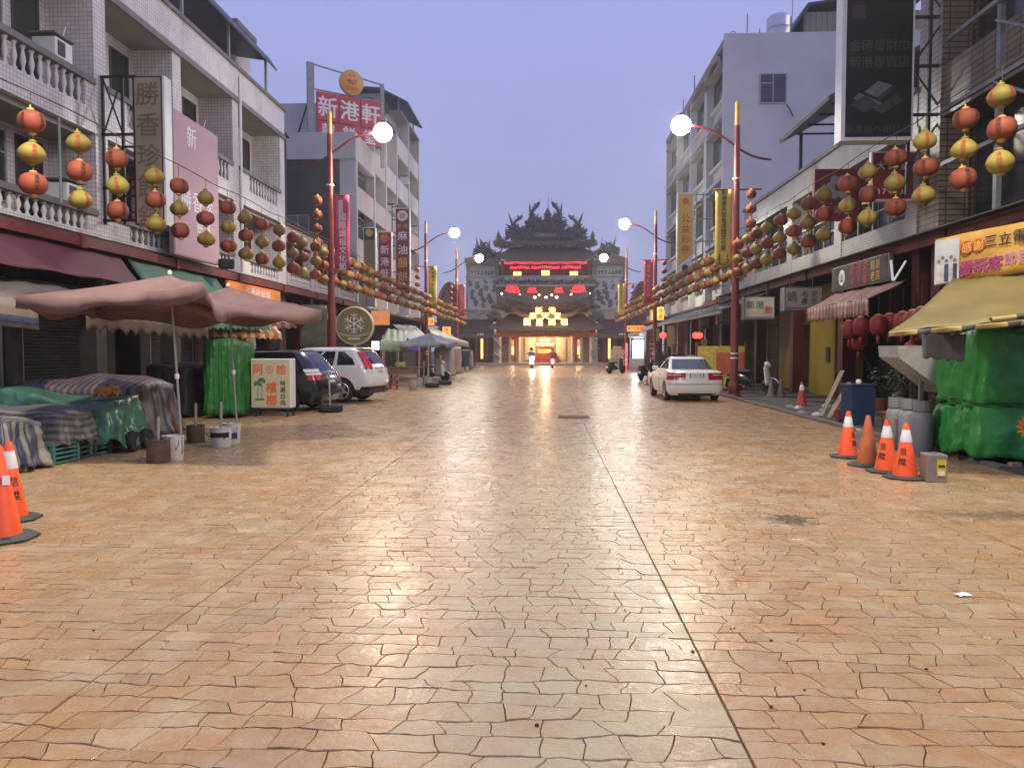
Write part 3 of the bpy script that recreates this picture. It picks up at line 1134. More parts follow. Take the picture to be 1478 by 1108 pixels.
# ---- L1b: low building
b = Bld('low_shophouse', 'low grey two-storey shophouse squeezed beside the white tiled one', -1, 11.0)
for y in (32.1, 36, 40, 43.8):
    b.box('column', .05, .5, y - .2, y + .2, 4.35, 6.2, M_plaster)
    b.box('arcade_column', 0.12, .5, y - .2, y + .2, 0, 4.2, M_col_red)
b.box('floor_slab', 0.02, 2.5, 32.06, 43.95, 4.2, 4.35, M_arcade_shade)
b.box('parapet', 0, .2, 32.06, 43.95, 6.2, 6.85, M_pinkband)
b.box('coping', -.08, .28, 32.06, 43.95, 6.85, 6.95, mat('maroon_coping', (.16, .05, .05), .6, .2, 3))
b.box('body', 1.2, 9, 32.06, 43.9, 4.36, 6.7, M_plaster)
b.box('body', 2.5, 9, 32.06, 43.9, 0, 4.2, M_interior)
b.box('roof_slab', .2, 1.2, 32.06, 43.9, 6.5, 6.7, M_soffit)
for i, y in enumerate((32.3, 36.2, 40.2)):
    b.balcony(y, y + 3.5, 4.36, 4.5, 5.05, M_pinkband, y + .4, y + 3.2)
    b.window(y + .5, y + 3.0, 5.0, 6.15, 1.2, 3)

# ---- L2: taller building with rooftop sign
b = Bld('terraced_block', 'grey and pink five-storey block with the red rooftop sign', -1, 11.0)
b.box('terrace_wall', .6, 7, 44.05, 48.8, 4.2, 12.5, M_darkwall)
b.box('terrace_parapet', -.05, 7.2, 43.95, 44.2, 12.5, 14.0, M_plaster)
b.box('terrace_parapet', -.05, .2, 44.2, 48.8, 12.5, 14.0, M_plaster)
b.box('terrace_floor', .2, 7.1, 44.2, 48.8, 12.5, 12.75, M_conc)
b.box('body', .9, 9, 48.8, 57.9, 4.2, 17.2, M_plaster)
b.box('body', .9, 9, 57.9, 66, 4.2, 19.2, M_plaster)
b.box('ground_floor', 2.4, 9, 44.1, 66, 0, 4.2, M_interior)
fl = [4.2, 7.1, 10.1, 13.2, 16.3, 19.3]
for y in (44.2, 48.8, 52.4, 56.2, 61.0, 65.8):
    top = 12.5 if y < 48 else 17.3 if y < 57 else 19.3
    b.box('column', -.06, .9, y - .16, y + .16, 4.35, top, M_plaster)
for k, z in enumerate(fl[:-1]):
    for i, (y0, y1) in enumerate(((44.36, 48.64), (48.96, 52.24), (52.56, 56.04), (56.36, 60.84), (61.16, 65.64))):
        if i == 0 and k > 2 or (i in (1, 2) and k > 3):
            continue
        if k:
            b.box('balcony_band', .0, .14, y0, y1, z - .35, z + 1.0, M_pinkband if i < 2 or k < 3 else M_whitewall)
        if i == 0:
            b.box('recess_wall', .5, .6, y0, y1, z + .1, z + 2.6, M_darkwall)
        yy = y0 + .35
        b.window(yy, y1 - .35, z + .95, z + 2.55, .9 if i else .5, 2, None, 2)
b.box('floor_slab', 0.02, 2.4, 44.05, 66, 4.05, 4.2, M_arcade_shade)
b.box('roof_edge', -.06, .9, 57.9, 66, 19.3, 19.5, M_coping)
b.box('roof_edge', -.06, .9, 48.8, 57.85, 17.3, 17.5, M_coping)
o = b.window(46.0, 47.5, 8.0, 10.0, .6, 2)
# window in the dark camera-facing wall
w = MB().bx(-15.0, -13.7, 43.99, 44.1, 7.6, 7.66).bx(-15.0, -13.7, 43.99, 44.1, 9.3, 9.36).bx(-15.0, -14.94, 43.99, 44.1, 7.66, 9.3).bx(-13.76, -13.7, 43.99, 44.1, 7.66, 9.3).bx(-14.4, -14.33, 43.995, 44.1, 7.66, 9.3).build('window', M_alu, b.t)
MB().bx(-14.95, -14.35, 44.02, 44.08, 7.66, 9.3).build('pane', mat('curtained_glass', (.13, .135, .14), .3, .3, 2), w)
MB().bx(-14.35, -13.75, 44.02, 44.08, 7.66, 9.3).build('pane', MATS['curtained_glass'], w)
for (y, z) in ((58.5, 8.3), (54.2, 11.3), (50.4, 14.2), (63.2, 11.2), (59.4, 14.4)):
    ac_unit(-11.0, y, z, -1, f'box air conditioner on the pink block, {"lowest one" if z < 9 else "middle row" if z < 12 else "upper row"}, {"past" if y > 57 else "before"} its fourth column')
t = thing('roof_shed', 'dark sloped metal shed roof on top of the pink block', 'roof')
MB().prism([(-15, 21.5), (-12.6, 21.3), (-10.5, 20.2), (-10.52, 20.1), (-12.65, 21.15), (-15, 21.35)], 58.2, 65).build('sheet', M_dmetal, t)
for y in (58.4, 61.6, 64.8):
    MB().bx(-11.3, -11.2, y - .05, y + .05, 19.5, 20.45).build('post', M_grey_steel, t)
    MB().bx(-14.8, -14.7, y - .05, y + .05, 19.2, 21.33).build('post', M_grey_steel, t)
MB().bx(-14.6, -12.7, 59, 64.5, 19.2, 21.1).build('wall', M_plaster, t)
# little roof with maroon slope behind the tiled shophouse
t = thing('old_roof', 'small maroon sloped roof behind the tiled shophouse', 'roof')
MB().prism([(-16.8, 14.0), (-14.4, 14.0), (-13.4, 12.6), (-16.8, 12.6)], 36, 40).build('slope', mat('maroon_tin', (.10, .03, .03), .6, .2), t)
MB().bx(-16.7, -14.9, 36.5, 40, 14.0, 15.0).build('tank', M_grey_steel, t)
MB().bx(-16.7, -13.6, 36.2, 40, 6.95, 12.6).build('wall', M_darkwall, t)

# rooftop sign
a = P(447, 200, 44.9)
e = P(552, 200, 47.6)
dx = Vector((e.x - a.x, e.y - a.y, 0))
Lw = dx.length
t = thing('rooftop_sign', 'red rooftop sign with white characters, steel frame and round smiling emblem', 'sign', (a.x, a.y, 14.0), math.atan2(dx.y, dx.x))
M_signred = mat('red_sign_panel', (0.48, 0.035, 0.055), 0.4, 0.12, 1.5, dirt=.15)
MB().bx(-.12, .28, -.1, .1, -1.2, 4.3).build('frame_post', M_grey_steel, t)
MB().bx(Lw - .12, Lw + .1, -.08, .08, -1.2, 3.9).build('frame_post', M_grey_steel, t)
MB().tube([(0.1, 0, 4.25), (Lw, 0, 3.85)], .05, 6).build('frame_bar', M_alu, t)
MB().tube([(0.1, 0, 2.82), (Lw, 0, 2.78)], .05, 6).build('frame_bar', M_alu, t)
MB().tube([(0.0, .1, 2.2), (-.6, 1.5, -.8)], .05, 6).build('frame_brace', M_dark_steel, t)
pw = (Lw - .5) / 3
for i, ch in enumerate('新港軒'):
    p_ = MB().bev((.38 + pw * (i + .5), -.05, 1.88), (pw - .06, .18, 1.65), .02).build('sign_panel', M_signred, t)
    text(MB(), ch, (.38 + pw * (i + .5), -.155, 1.88), (1, 0, 0), (0, 0, 1), 1.15, 1, bold=.03).build('lettering', M_lwhite, p_)
p_ = MB().bev((.4 + pw * 1.5, -.05, .52), (pw * 3 - .06, .18, .95), .02).build('sign_panel', M_signred, t)
text(MB(), '囍餅堂', (.4 + pw * .5, -.155, .52), (1, 0, 0), (0, 0, 1), .78, pw * .95, bold=.03).build('lettering', M_lwhite, p_)
cx, cz = 2.55, 3.55
rotY = Matrix.Rotation(R(90), 3, 'X')
em = MB().lathe([(.72, -.14), (.74, -.1), (.74, .12), (.70, .14)], 32, (cx, -.1, cz), rotY).build('emblem', mat('emblem_gold', (.62, .30, .05), .45, .1), t, 'angle')
fb = MB()
for k in (-1, 1):
    fb.lathe([(.06, 0), (.06, .01)], 10, (cx + k * .12, -.245, cz + .42), rotY)
arc = [(cx + .30 * math.cos(a_), -.25, cz + .26 + .34 * math.sin(a_)) for a_ in [R(200 + i * 14) for i in range(11)]]
fb.tube(arc, .035, 6)
arc = [(cx + .16 * math.cos(a_), -.25, cz + .24 + .18 * math.sin(a_)) for a_ in [R(200 + i * 14) for i in range(11)]]
fb.tube(arc, .03, 6)
fb.build('smile_mark', M_lred, em)
text(MB(), '新港軒', (cx - .26, -.25, cz - .38), (1, 0, 0), (0, 0, 1), .24, .26, bold=.02).build('lettering', M_lred, em)

# ---- L3: far left temple wing / low shops
b = Bld('far_shophouse', 'dark low shophouse with orange lit signs near the temple', -1, 11.0)
b.box('body', 1.5, 8, 66.1, 74, 0, 6.2, M_darkwall)
b.box('canopy', -.4, 1.5, 66.1, 74, 3.9, 4.2, M_red_steel)
b.box('upper_wall', .1, 1.5, 66.1, 74, 4.2, 6.2, M_darkwall)
for y in (67, 70, 73):
    b.box('arcade_column', 0.1, .5, y - .2, y + .2, 0, 3.9, M_col_red)
for y in (66.8, 69.2, 71.6):
    b.window(y, y + 1.8, 4.7, 5.9, .1, 2)

# ---- R1 brown tiled building
b = Bld('brown_tiled_building', 'brown tiled building with dark barred windows behind the black billboard', 1, 9.0)
for y in (9.5, 13.6, 18.6):
    b.box('column', -.06, .6, y - .4, y + .4, 4.35, 14, M_btile)
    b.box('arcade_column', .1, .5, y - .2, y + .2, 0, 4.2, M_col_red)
b.box('body', 2.2, 9, 9, 19, 0, 14, M_btile)
b.box('upper_body', .7, 2.2, 9, 19, 4.36, 14, M_btile)
b.box('floor_slab', 0.02, 2.2, 9, 19.4, 4.2, 4.35, M_arcade_shade)
for z in (6.9, 7.05 + 3.2, 13.2):
    b.box('spandrel', 0, .7, 9.91, 18.2, z, z + 1.15, M_btile)
b.box('parapet', 0, .6, 9, 19, 14, 14.3, M_coping)
MD = MATS['dark_frame']
for (y0, y1) in ((10.1, 13.1), (14.1, 18.1)):
    for z in (4.6, 8.1, 11.4):
        b.window(y0, y1, z, z + 1.75 if z > 5 else 6.85, .7, 4, MD, 2)
# side wall toward the camera-far end
b.box('end_wall', .0, 9, 18.99, 19.4, 4.36, 12.5, M_btile)

# ---- R2 white tiled two-storey
b = Bld('white_tiled_shophouse', 'white long-tiled two-storey shophouse with the big dark windows and a roof canopy', 1, 9.0)
ys = [19.6, 24.4, 29.2, 34.2]
for y in ys:
    b.box('column', -.04, .5, y - .3, y + .3, 4.35, 7.0, M_wtile2)
    b.box('arcade_column', .1, .5, y - .2, y + .2, 0, 4.2, M_col_red)
b.box('floor_slab', 0.02, 2.2, 19.42, 36, 4.2, 4.35, M_arcade_shade)
b.box('upper_body', .6, 9, 19.42, 35.9, 4.36, 7.8, M_wtile2)
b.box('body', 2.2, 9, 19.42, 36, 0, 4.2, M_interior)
b.box('parapet', -.02, .3, 19.42, 35.9, 7.0, 7.85, M_wtile2)
b.box('coping', -.08, .36, 19.42, 36, 7.85, 7.97, M_coping)
b.box('sill_band', -.02, .3, 19.42, 35.9, 4.36, 4.9, M_wtile2)
for i in range(3):
    b.window(ys[i] + .5, ys[i + 1] - .5, 4.95, 6.9, .6, 4, MD, 2)
    for j in range(5):
        yy = ys[i] + .4 + (ys[i + 1] - ys[i] - .8) * j / 4
        b.box('railing_bar', .02, .06, yy - .02, yy + .02, 4.9, 5.75, M_alu)
    b.box('railing_rail', 0, .08, ys[i] + .3, ys[i + 1] - .3, 5.75, 5.81, M_alu)
    b.box('railing_rail', 0, .08, ys[i] + .3, ys[i + 1] - .3, 5.35, 5.39, M_alu)
b.window(34.6, 35.7, 4.95, 6.6, .6, 2, MD)
t = thing('rooftop_canopy', 'dark sloped canopy on posts above the white tiled shophouse roof', 'canopy')
M_rib = mat('brown_sheet', (0.085, 0.075, 0.065), 0.5, 0.2, 2)
MB().prism([(8.5, 9.15), (11.2, 10.6), (15, 10.8), (15, 10.92), (11.15, 10.74), (8.45, 9.25)], 24, 29).build('sheet', M_rib, t)
for (x_, y_) in ((8.9 + .3, 24.2), (9.2, 28.8), (11.2, 24.2), (11.2, 28.8)):
    MB().bx(x_ - .05, x_ + .05, y_ - .05, y_ + .05, 7.8, 9.5 if x_ < 10 else 10.6).build('post', M_dark_steel, t)
for i in range(5):
    MB().bx(9.0, 12, 24.2 + i * 1.15, 24.25 + i * 1.15, 9.42, 9.48).build('rafter', M_dark_steel, t)

# ---- R2c low gap building
b = Bld('gap_shophouse', 'low plastered shophouse between the white tiled one and the tall white building', 1, 9.0)
b.box('upper_body', .3, 9, 36.05, 40.25, 4.36, 6.9, M_plaster)
b.box('body', 2.2, 9, 36.05, 40.25, 0, 4.2, M_interior)
b.box('floor_slab', 0.02, 2.2, 36.05, 40.25, 4.2, 4.35, M_arcade_shade)
b.window(36.6, 39.6, 4.9, 6.3, .3, 3, MD, 2)
b.box('coping', .2, 1, 36.05, 40.25, 6.9, 7.0, M_coping)

# ---- R3 tall white building
b = Bld('tall_white_building', 'tall white painted five-storey building with a blank end wall and steel water tank', 1, 9.0)
b.box('body', .35, 12, 40.3, 59.5, 4.2, 17.4, M_whitewall)
b.box('floor_slab', 0.02, 2.2, 40.3, 59.5, 4.05, 4.19, M_arcade_shade)
for y in (41, 45, 49.5, 54.5, 59):
    b.box('arcade_column', .1, .5, y - .2, y + .2, 0, 4.05, M_col_red)
b.box('end_wall', -.02, 12.02, 40.27, 40.6, 4.2, 17.65, M_whitewall)
for y in (40.5, 44.7, 45.1, 49.5, 54.5, 59.3):
    b.box('pilaster', -.03, .35, y - .15, y + .15, 4.35, 17.3, M_whitewall)
for k, z in enumerate((4.35, 7.5, 10.7, 13.9)):
    if k:
        b.box('string_course', -.05, .35, 40.65, 59.3, z - .3, z - .1, mat('lavender_band', (.33, .33, .42), .7, .1))
    for i, (y0, y1) in enumerate(((41.2, 44.3), (45.6, 49.1), (50.0, 54.0), (55.0, 59.0))):
        m_ = mat('green_frame', (.10, .16, .13), .5, .2)
        b.window(y0, y1, z + .9, z + 2.5, .35, 3, m_, 2)
        b.box('window_sill', .12, .5, y0 - .1, y1 + .1, z + .75, z + .88, M_whitewall)
        b.box('window_hood', -.1, .5, y0 - .1, y1 + .1, z + 2.52, z + 2.62, M_conc)
b.box('parapet', -.05, .3, 40.6, 59.5, 17.1, 17.45, M_conc)
arch = MB()
arch.tube([(8.93, 42.75 - 1.9 * math.cos(a_), 16.1 + 1.0 * math.sin(a_)) for a_ in [R(i * 15) for i in range(13)]], .12, 6)
arch.build('arch_moulding', M_conc, b.t)
wx0, wx1, wz0, wz1 = P(1096, 150, 40.25).x, P(1135, 150, 40.25).x, P(1110, 150, 40.25).z, P(1110, 106, 40.25).z
fr = MB()
for (x0, x1, z0, z1) in ((wx0, wx1, wz1 - .07, wz1), (wx0, wx1, wz0, wz0 + .07), (wx0, wx0 + .06, wz0 + .07, wz1 - .07), (wx1 - .06, wx1, wz0 + .07, wz1 - .07),
                         ((wx0 + wx1) / 2 - .03, (wx0 + wx1) / 2 + .03, wz0 + .07, wz1 - .07)):
    fr.bx(x0, x1, 40.22, 40.3, z0, z1)
fr.bx(wx0 + .06, (wx0 + wx1) / 2 - .03, 40.225, 40.3, wz0 + 1.0, wz0 + 1.06)
w = fr.build('window', M_alu, b.t)
MG = mat('grey_frosted_glass', (.07, .07, .08), .3, .2, 2)
MB().bx(wx0 + .05, (wx0 + wx1) / 2, 40.245, 40.29, wz0 + .06, wz1 - .06).build('pane', MG, w)
MB().bx((wx0 + wx1) / 2, wx1 - .05, 40.245, 40.29, wz0 + .06, wz1 - .06).build('pane', MG, w)
tb = MB().tube([P(1135, 151, 40.2), P(1140, 158, 40.2), P(1145, 169, 40.2)], .03, 5).build('hanging_pipe', M_dark_steel, b.t)
# steel tank
t = thing('water_tank', 'ribbed stainless steel water tank on the roof of the tall white building', 'water tank', (P(1124, 50, 43).x, 43, 17.4))
M_stain = mat('stainless_steel', (0.55, 0.55, 0.56), 0.3, 0.1, 3, metal=0.8)
MB().lathe([(.64, .75), (.64, .95), (.66, 1.0), (.64, 1.05), (.64, 1.45), (.66, 1.5), (.64, 1.55), (.64, 2.05), (.5, 2.2), (0, 2.28)], 24).build('drum', M_stain, t, 'angle')
for k in range(4):
    a_ = k * math.pi / 2 + .7
    MB().tube([(.55 * math.cos(a_), .55 * math.sin(a_), 0), (.5 * math.cos(a_), .5 * math.sin(a_), .76)], .04, 6).build('leg', M_dark_steel, t)
MB().lathe([(.62, .68), (.64, .76)], 20).build('stand_ring', M_dark_steel, t)
MB().tube([(.68, 0, .9), (.72, 0, 3.2)], .02, 5).build('vent_pipe', M_grey_steel, t)
t = thing('roof_room', 'tan corrugated rooftop room behind the steel water tank', 'roof room')
M_tan = mat('tan_corrugated', (0.33, 0.28, 0.19), 0.6, 0.12, 2)
mb = MB()
mb.bx(14.1, 20.8, 44, 52, 17.4, 20.2)
mb.build('wall', M_tan, t)
for i in range(22):
    MB().bx(14.2 + i * .3, 14.26 + i * .3, 43.96, 44.0, 17.4, 20.2).build('rib', M_tan, t)
MB().prism([(13.0, 18.4), (14.3, 20.4), (21.0, 21.3), (21.0, 21.4), (14.2, 20.55), (12.9, 18.45)], 43.6, 52.4).build('roof', M_dmetal, t)
MB().bx(15.9, 17.4, 43.9, 44.0, 17.8, 19.6).build('window', MD, t)
t = thing('roof_antennas', 'thin antenna rods on the parapet of the tall white building', 'antenna')
for (px, z1) in ((1078, 1.3), (1096, .55)):
    p = P(px, 60, 41)
    MB().tube([(p.x, 41, 17.6), (p.x + .01, 41, 17.6 + z1)], .025, 5).build('rod', M_dark_steel, t)
p = P(1058, 60, 41)
MB().tube([(p.x - .2 * math.cos(a_), 41, 17.6 + .45 * math.sin(a_)) for a_ in [R(i * 20) for i in range(10)]], .02, 5).build('loop', M_grey_steel, t)
for i, yy in enumerate((49, 53, 57)):
    MB().tube([(9.1, yy, 17.4), (9.1, yy, 18.6 - i * .2)], .03, 5).build('rod', M_dark_steel, t)
# ---- R4 far right
b = Bld('temple_side_shophouse', 'dark low shophouse with lit yellow signs near the temple', 1, 9.0)
b.box('body', 1.8, 9, 59.6, 72, 0, 6.4, M_darkwall)
b.box('upper_wall', .2, 1.8, 59.6, 72, 4.2, 6.4, M_plaster)
b.box('canopy', -.3, 1.8, 59.6, 72, 3.9, 4.2, M_red_steel)
for y in (60.5, 64.5, 68.5, 71.5):
    b.box('arcade_column', 0.1, .5, y - .2, y + .2, 0, 3.9, M_col_red)
for y in (60.4, 63.4, 66.4, 69.4):
    b.window(y, y + 2.2, 4.7, 6.0, .2, 2, MD)

# ---- red arcade beams
for (x_, ya, yb, lab) in ((-10.9, 13, 44, 'red steel arcade beam running along the left shop canopies'), (8.9, 8.5, 44, 'red steel arcade beam running above the hanging shop signs')):
    t = thing('arcade_beam', lab, 'beam')
    y = ya
    while y < yb:
        y2 = min(y + 4.6, yb)
        MB().bx(x_ - .07, x_ + .07, y, y2 - .015, 4.02, 4.26).build('beam_section', M_red_steel, t)
        MB().bx(x_ - .11, x_ + .11, y - .10, y + .10, 3.98, 4.30).build('joint_plate', M_red_steel, t)
        y = y2
b_ = MB().bx(8.55, 8.83, 9, 40, 4.27, 4.30)
tag(b_.build('arcade_gutter', M_dark_steel), 'dark gutter lip above the red beam by the hanging signs', 'gutter')

# ------------------------------------------------------------ shop fronts under the arcades
def shutter(xw, s, y0, y1, z1, label, lower=False):
    """roller shutter, face toward the street; s = side"""
    t_ = thing('roller_shutter', label, 'roller shutter', (xw, (y0 + y1) / 2, 0))
    h = y1 - y0
    n = int((z1 - .12) / .085)
    mb = MB()
    for i in range(n):
        z = .12 + i * .085
        mb.add([(-s * .0, -h / 2, z), (-s * .0, h / 2, z), (-s * .022, h / 2, z + .03), (-s * .022, -h / 2, z + .03),
                (-s * .022, -h / 2, z + .06), (-s * .022, h / 2, z + .06), (0, h / 2, z + .085), (0, -h / 2, z + .085)],
               [(0, 1, 2, 3), (3, 2, 5, 4), (4, 5, 6, 7)])
    o = mb.build('slat_curtain', M_shutter, t_)
    o['kind'] = 'stuff'
    for k in (-1, 1):
        MB().bx(-.05, .05, k * h / 2 - .05, k * h / 2 + .05, 0, z1).build('guide_rail', M_alu, t_)
    MB().bx(-.06, .06, -h / 2 + .05, h / 2 - .05, .02, .12).build('bottom_bar', M_alu, t_)
    MB().bx(-.1, .2, -h / 2, h / 2, z1, z1 + .4).build('roller_box', M_coping, t_)
    return t_


sw = thing('shop_walls', 'dim shop fronts under the arcade behind the umbrella stalls', 'shop front')
MB().bx(-13.6, -13.3, 9, 44, 0, 4.2).build('back_wall', M_interior, sw)
for (y0, y1, lab) in ((10.6, 13.3, 'grey roller shutter behind the striped tarp stall'), (14.2, 17.3, 'grey roller shutter behind the pink umbrella'),
                      (18.0, 21.2, 'grey roller shutter behind the brown ragged awning'), (24.0, 27.0, 'grey roller shutter left of the green tarp stall')):
    shutter(-12.7, -1, y0, y1, 2.9, lab)
for y in (13.75, 17.65, 21.6, 23.6, 27.3, 31.5, 36, 40):
    MB().bx(-13.3, -12.6, y - .3, y + .3, 0, 4.2).build('pier', M_arcade_shade if y < 30 else M_red_steel, sw)
sw = thing('shop_walls', 'dim shop fronts under the arcade behind the white sedan', 'shop front')
MB().bx(11.3, 11.6, 8.5, 60, 0, 4.2).build('back_wall', M_interior, sw)
MB().bx(10.2, 11.3, 34.2, 34.6, 0, 4.2).build('partition', M_interior, sw)
for y in (18.8, 22.9):
    MB().bx(10.2, 11.3, y - .2, y + .2, 0, 4.2).build('partition', M_interior, sw)
t = thing('yellow_shop_front', 'yellow painted shop front with a closed grey roller shutter', 'shop front')
MB().bx(9.75, 10.7, 26.6, 29.2, 0, 3.9).build('yellow_pier', M_ywall, t)
MB().bx(10.1, 10.7, 32.6, 34.1, 0, 3.9).build('yellow_pier', M_ywall, t)
MB().bx(10.12, 10.68, 29.2, 32.6, 3.0, 3.9).build('yellow_lintel', M_ywall, t)
MB().bx(9.7, 9.74, 27.0, 27.35, 1.2, 1.7).build('meter_box', M_dark_steel, t)
shutter(10.5, 1, 29.3, 32.5, 2.6, 'grey roller shutter set in the yellow shop front')
shutter(10.9, 1, 35.2, 38.6, 2.8, 'roller shutter beyond the yellow shop front')
# ------------------------------------------------------------ signs
def lettering(mb, m, parent):
    o = mb.build('lettering', m, parent)
    o['kind'] = 'stuff'
    return o


def sign_box(name, label, c, w, h, dep, rz, face, case, lines, cat='sign', bold=.02, group=None):
    """box sign whose face looks to local -y; lines: (text, x, z, size, step, vertical, material) in metres from centre"""
    t_ = thing(name, label, cat, c, rz, group)
    MB().bev((0, 0, 0), (w, dep, h), min(.02, dep * .3)).build('case', case, t_)
    f_ = MB().bx(-w / 2 + .04, w / 2 - .04, -dep / 2 - .012, -dep / 2 + .004, -h / 2 + .04, h / 2 - .04).build('face', face, t_)
    for (s_, x_, z_, sz, st, ve, m_) in lines:
        lettering(text(MB(), s_, (x_, -dep / 2 - .018, z_), (1, 0, 0), (0, 0, 1), sz, st, ve, bold), m_, f_)
    return t_


def between(p0, p1):
    """centre, width and heading of a vertical panel from left to right lower corners"""
    d = Vector((p1.x - p0.x, p1.y - p0.y, 0))
    return (p0 + p1) / 2, d.length, math.atan2(d.y, d.x)


# brown vertical sign of the left shophouse
a, e = P(196, 325, 18.6), P(238, 325, 18.6)
z1 = P(196, 110, 18.6).z
M_bsign = mat('weathered_gold_board', (0.34, 0.26, 0.165), 0.6, 0.2, 2, dirt=.3)
M_bchar = mat('weathered_character', (0.17, 0.125, 0.08), 0.6, 0.15)
h = z1 - a.z
t = sign_box('vertical_shop_sign', 'tall weathered brown vertical sign with raised characters projecting from the tiled shophouse',
             ((a.x + e.x) / 2, 18.75, (a.z + z1) / 2), e.x - a.x, h, .3, 0, M_bsign, M_black, [('勝香珍餅舖', 0, h * .38, .56, .74, True, M_bchar)])
MB().bx((e.x - a.x) / 2, (e.x - a.x) / 2 + .05, -.16, .2, -h / 2, h / 2).build('edge_strip', M_white_paint, t)
t = thing('sign_scaffold', 'black steel lattice bracket holding the tall brown sign', 'bracket')
x0, x1 = -11.05, a.x
for (za, zb) in ((4.7, 8.3),):
    for xx in (x0 + .1, x1 - .35, x1 - .05):
        MB().bx(xx - .03, xx + .03, 18.72, 18.78, za, zb).build('upright', M_black, t)
    for zz in (8.3, 6.9, 5.6, 4.8):
        MB().bx(x0, x1, 18.72, 18.78, zz - .03, zz + .03).build('rail', M_black, t)
    MB().tube([(x0 + .1, 18.75, 8.3), (x1 - .35, 18.75, 6.9)], .022, 5).build('brace', M_black, t)
    MB().tube([(x0 + .1, 18.75, 6.9), (x1 - .35, 18.75, 8.3)], .022, 5).build('brace', M_black, t)
    for zz in (5.0, 5.4, 5.8, 6.2, 6.6):
        MB().bx(x1 - .38, x1 - .02, 18.72, 18.78, zz - .02, zz + .02).build('rung', M_black, t)

# pink hanging sign parallel to the facade
M_pinks = mat('faded_pink_board', (0.42, 0.27, 0.32), 0.6, 0.08, 1, dirt=.15)
t = sign_box('pink_shop_sign', 'large faded pink sign board with pale brush characters on the tiled shophouse', (-10.6, 22.9, 6.35), 3.0, 4.1, .15, R(90), M_pinks, M_pinks,
             [('勝香珍', -.75, -.35, .62, .72, False, M_lwhite), ('新', -.35, 1.5, .6, .7, False, M_lwhite), ('餅舖', .1, -1.05, .4, .5, False, M_lwhite)])
# orange fascia
M_orange = mat('orange_fascia', (0.62, 0.15, 0.03), 0.5, 0.1, 2, emit=.30, ecol=(.9, .22, .03))
sign_box('orange_fascia_sign', 'orange fascia sign with white characters under the arcade of the tiled shophouse', (-10.72, 27.9, 3.62), 5.0, .62, .12, R(90), M_orange, M_orange,
         [('勝香珍餅舖', -.9, 0, .45, .5, False, M_lwhite), ('訂婚', -2.2, .0, .3, .33, False, M_gold), ('禮餅', 1.9, 0, .3, .33, False, M_gold)])
t = thing('floodlight', 'black floodlight fixed to the red arcade beam', 'floodlight', P(327, 381, 24.5))
MB().bev((0, 0, 0), (.45, .3, .32), .04, R(35)).build('housing', M_black, t)
MB().bx(-.03, .03, .1, .5, -.03, .03).build('bracket', M_black, t)

# projecting vertical signs on the far left
def vsign(px0, px1, py0, py1, Y, label, face, lines, dep=.35, case=None):
    a_, e_ = P(px0, py1, Y), P(px1, py0, Y)
    w_, h_ = e_.x - a_.x, e_.z - a_.z
    ls = [(s_, x_ * w_, z_ * h_, sz * w_, st * w_, ve, m_) for (s_, x_, z_, sz, st, ve, m_) in lines]
    t_ = sign_box('vertical_shop_sign', label, ((a_.x + e_.x) / 2, Y, (a_.z + e_.z) / 2), w_, h_, dep, 0, face, case or M_white_paint, ls)
    return t_, w_, h_


def roundel(t_, w_, h_, zf, r, m, txt=None, mt=None, dep=.35):
    o_ = MB().lathe([(r * w_, 0), (r * w_, .02)], 24, (0, -dep / 2 - .014, zf * h_), Matrix.Rotation(R(90), 3, 'X')).build('roundel', m, t_)
    if txt:
        lettering(text(MB(), txt, (0, -dep / 2 - .042, zf * h_), (1, 0, 0), (0, 0, 1), r * w_ * 1.2, 1, bold=.02), mt, o_)


M_olive = mat('olive_sign', (0.20, 0.155, 0.075), 0.5, 0.1, 2)
t_, w_, h_ = vsign(526, 543, 329, 425, 40, 'olive vertical sign with a dark top and gold roundel', M_olive, [])
MB().bx(-w_ / 2 + .05, w_ / 2 - .05, -.2, -.186, h_ * .5 - 1.0 * w_, h_ * .5 - .06).build('top_panel', M_dark_steel, t_)
roundel(t_, w_, h_, .42, .3, M_gold, dep=.375)
M_rsign = mat('red_vertical_sign', (0.30, 0.03, 0.04), 0.45, 0.12, 2)
t_, w_, h_ = vsign(547, 566, 335, 428, 43, 'red vertical sign with orange roundel and pale characters', M_rsign, [('新港軒餅', 0, .22, .62, .85, True, M_lwhite)])
roundel(t_, w_, h_, .40, .32, mat('orange_roundel', (.55, .16, .03), .5, .1))
M_dsign = mat('dark_red_vertical_sign', (0.22, 0.03, 0.022), 0.45, 0.12, 2)
t_, w_, h_ = vsign(572, 592, 301, 425, 46, 'tall dark red vertical sign reading sesame oil cakes with round crest', M_dsign,
                   [('麻油', 0, .18, .66, .95, True, M_lwhite), ('囍餅', 0, -.13, .66, .95, True, M_lgold), ('新港', -.22, .29, .28, .42, False, M_lgold)])
roundel(t_, w_, h_, .41, .36, M_lwhite, '徐', M_lred)
t = thing('sign_ladder', 'black steel bracket ladder beside the tall dark red sign', 'bracket')
x0 = P(566, 330, 46.2).x
for dx in (0, .35):
    MB().bx(x0 + dx - .025, x0 + dx + .025, 46.2, 46.26, 4.5, 10.3).build('upright', M_black, t)
for i in range(8):
    MB().bx(x0 + .025, x0 + .325, 46.2, 46.26, 4.7 + i * .78, 4.75 + i * .78).build('rung', M_black, t)
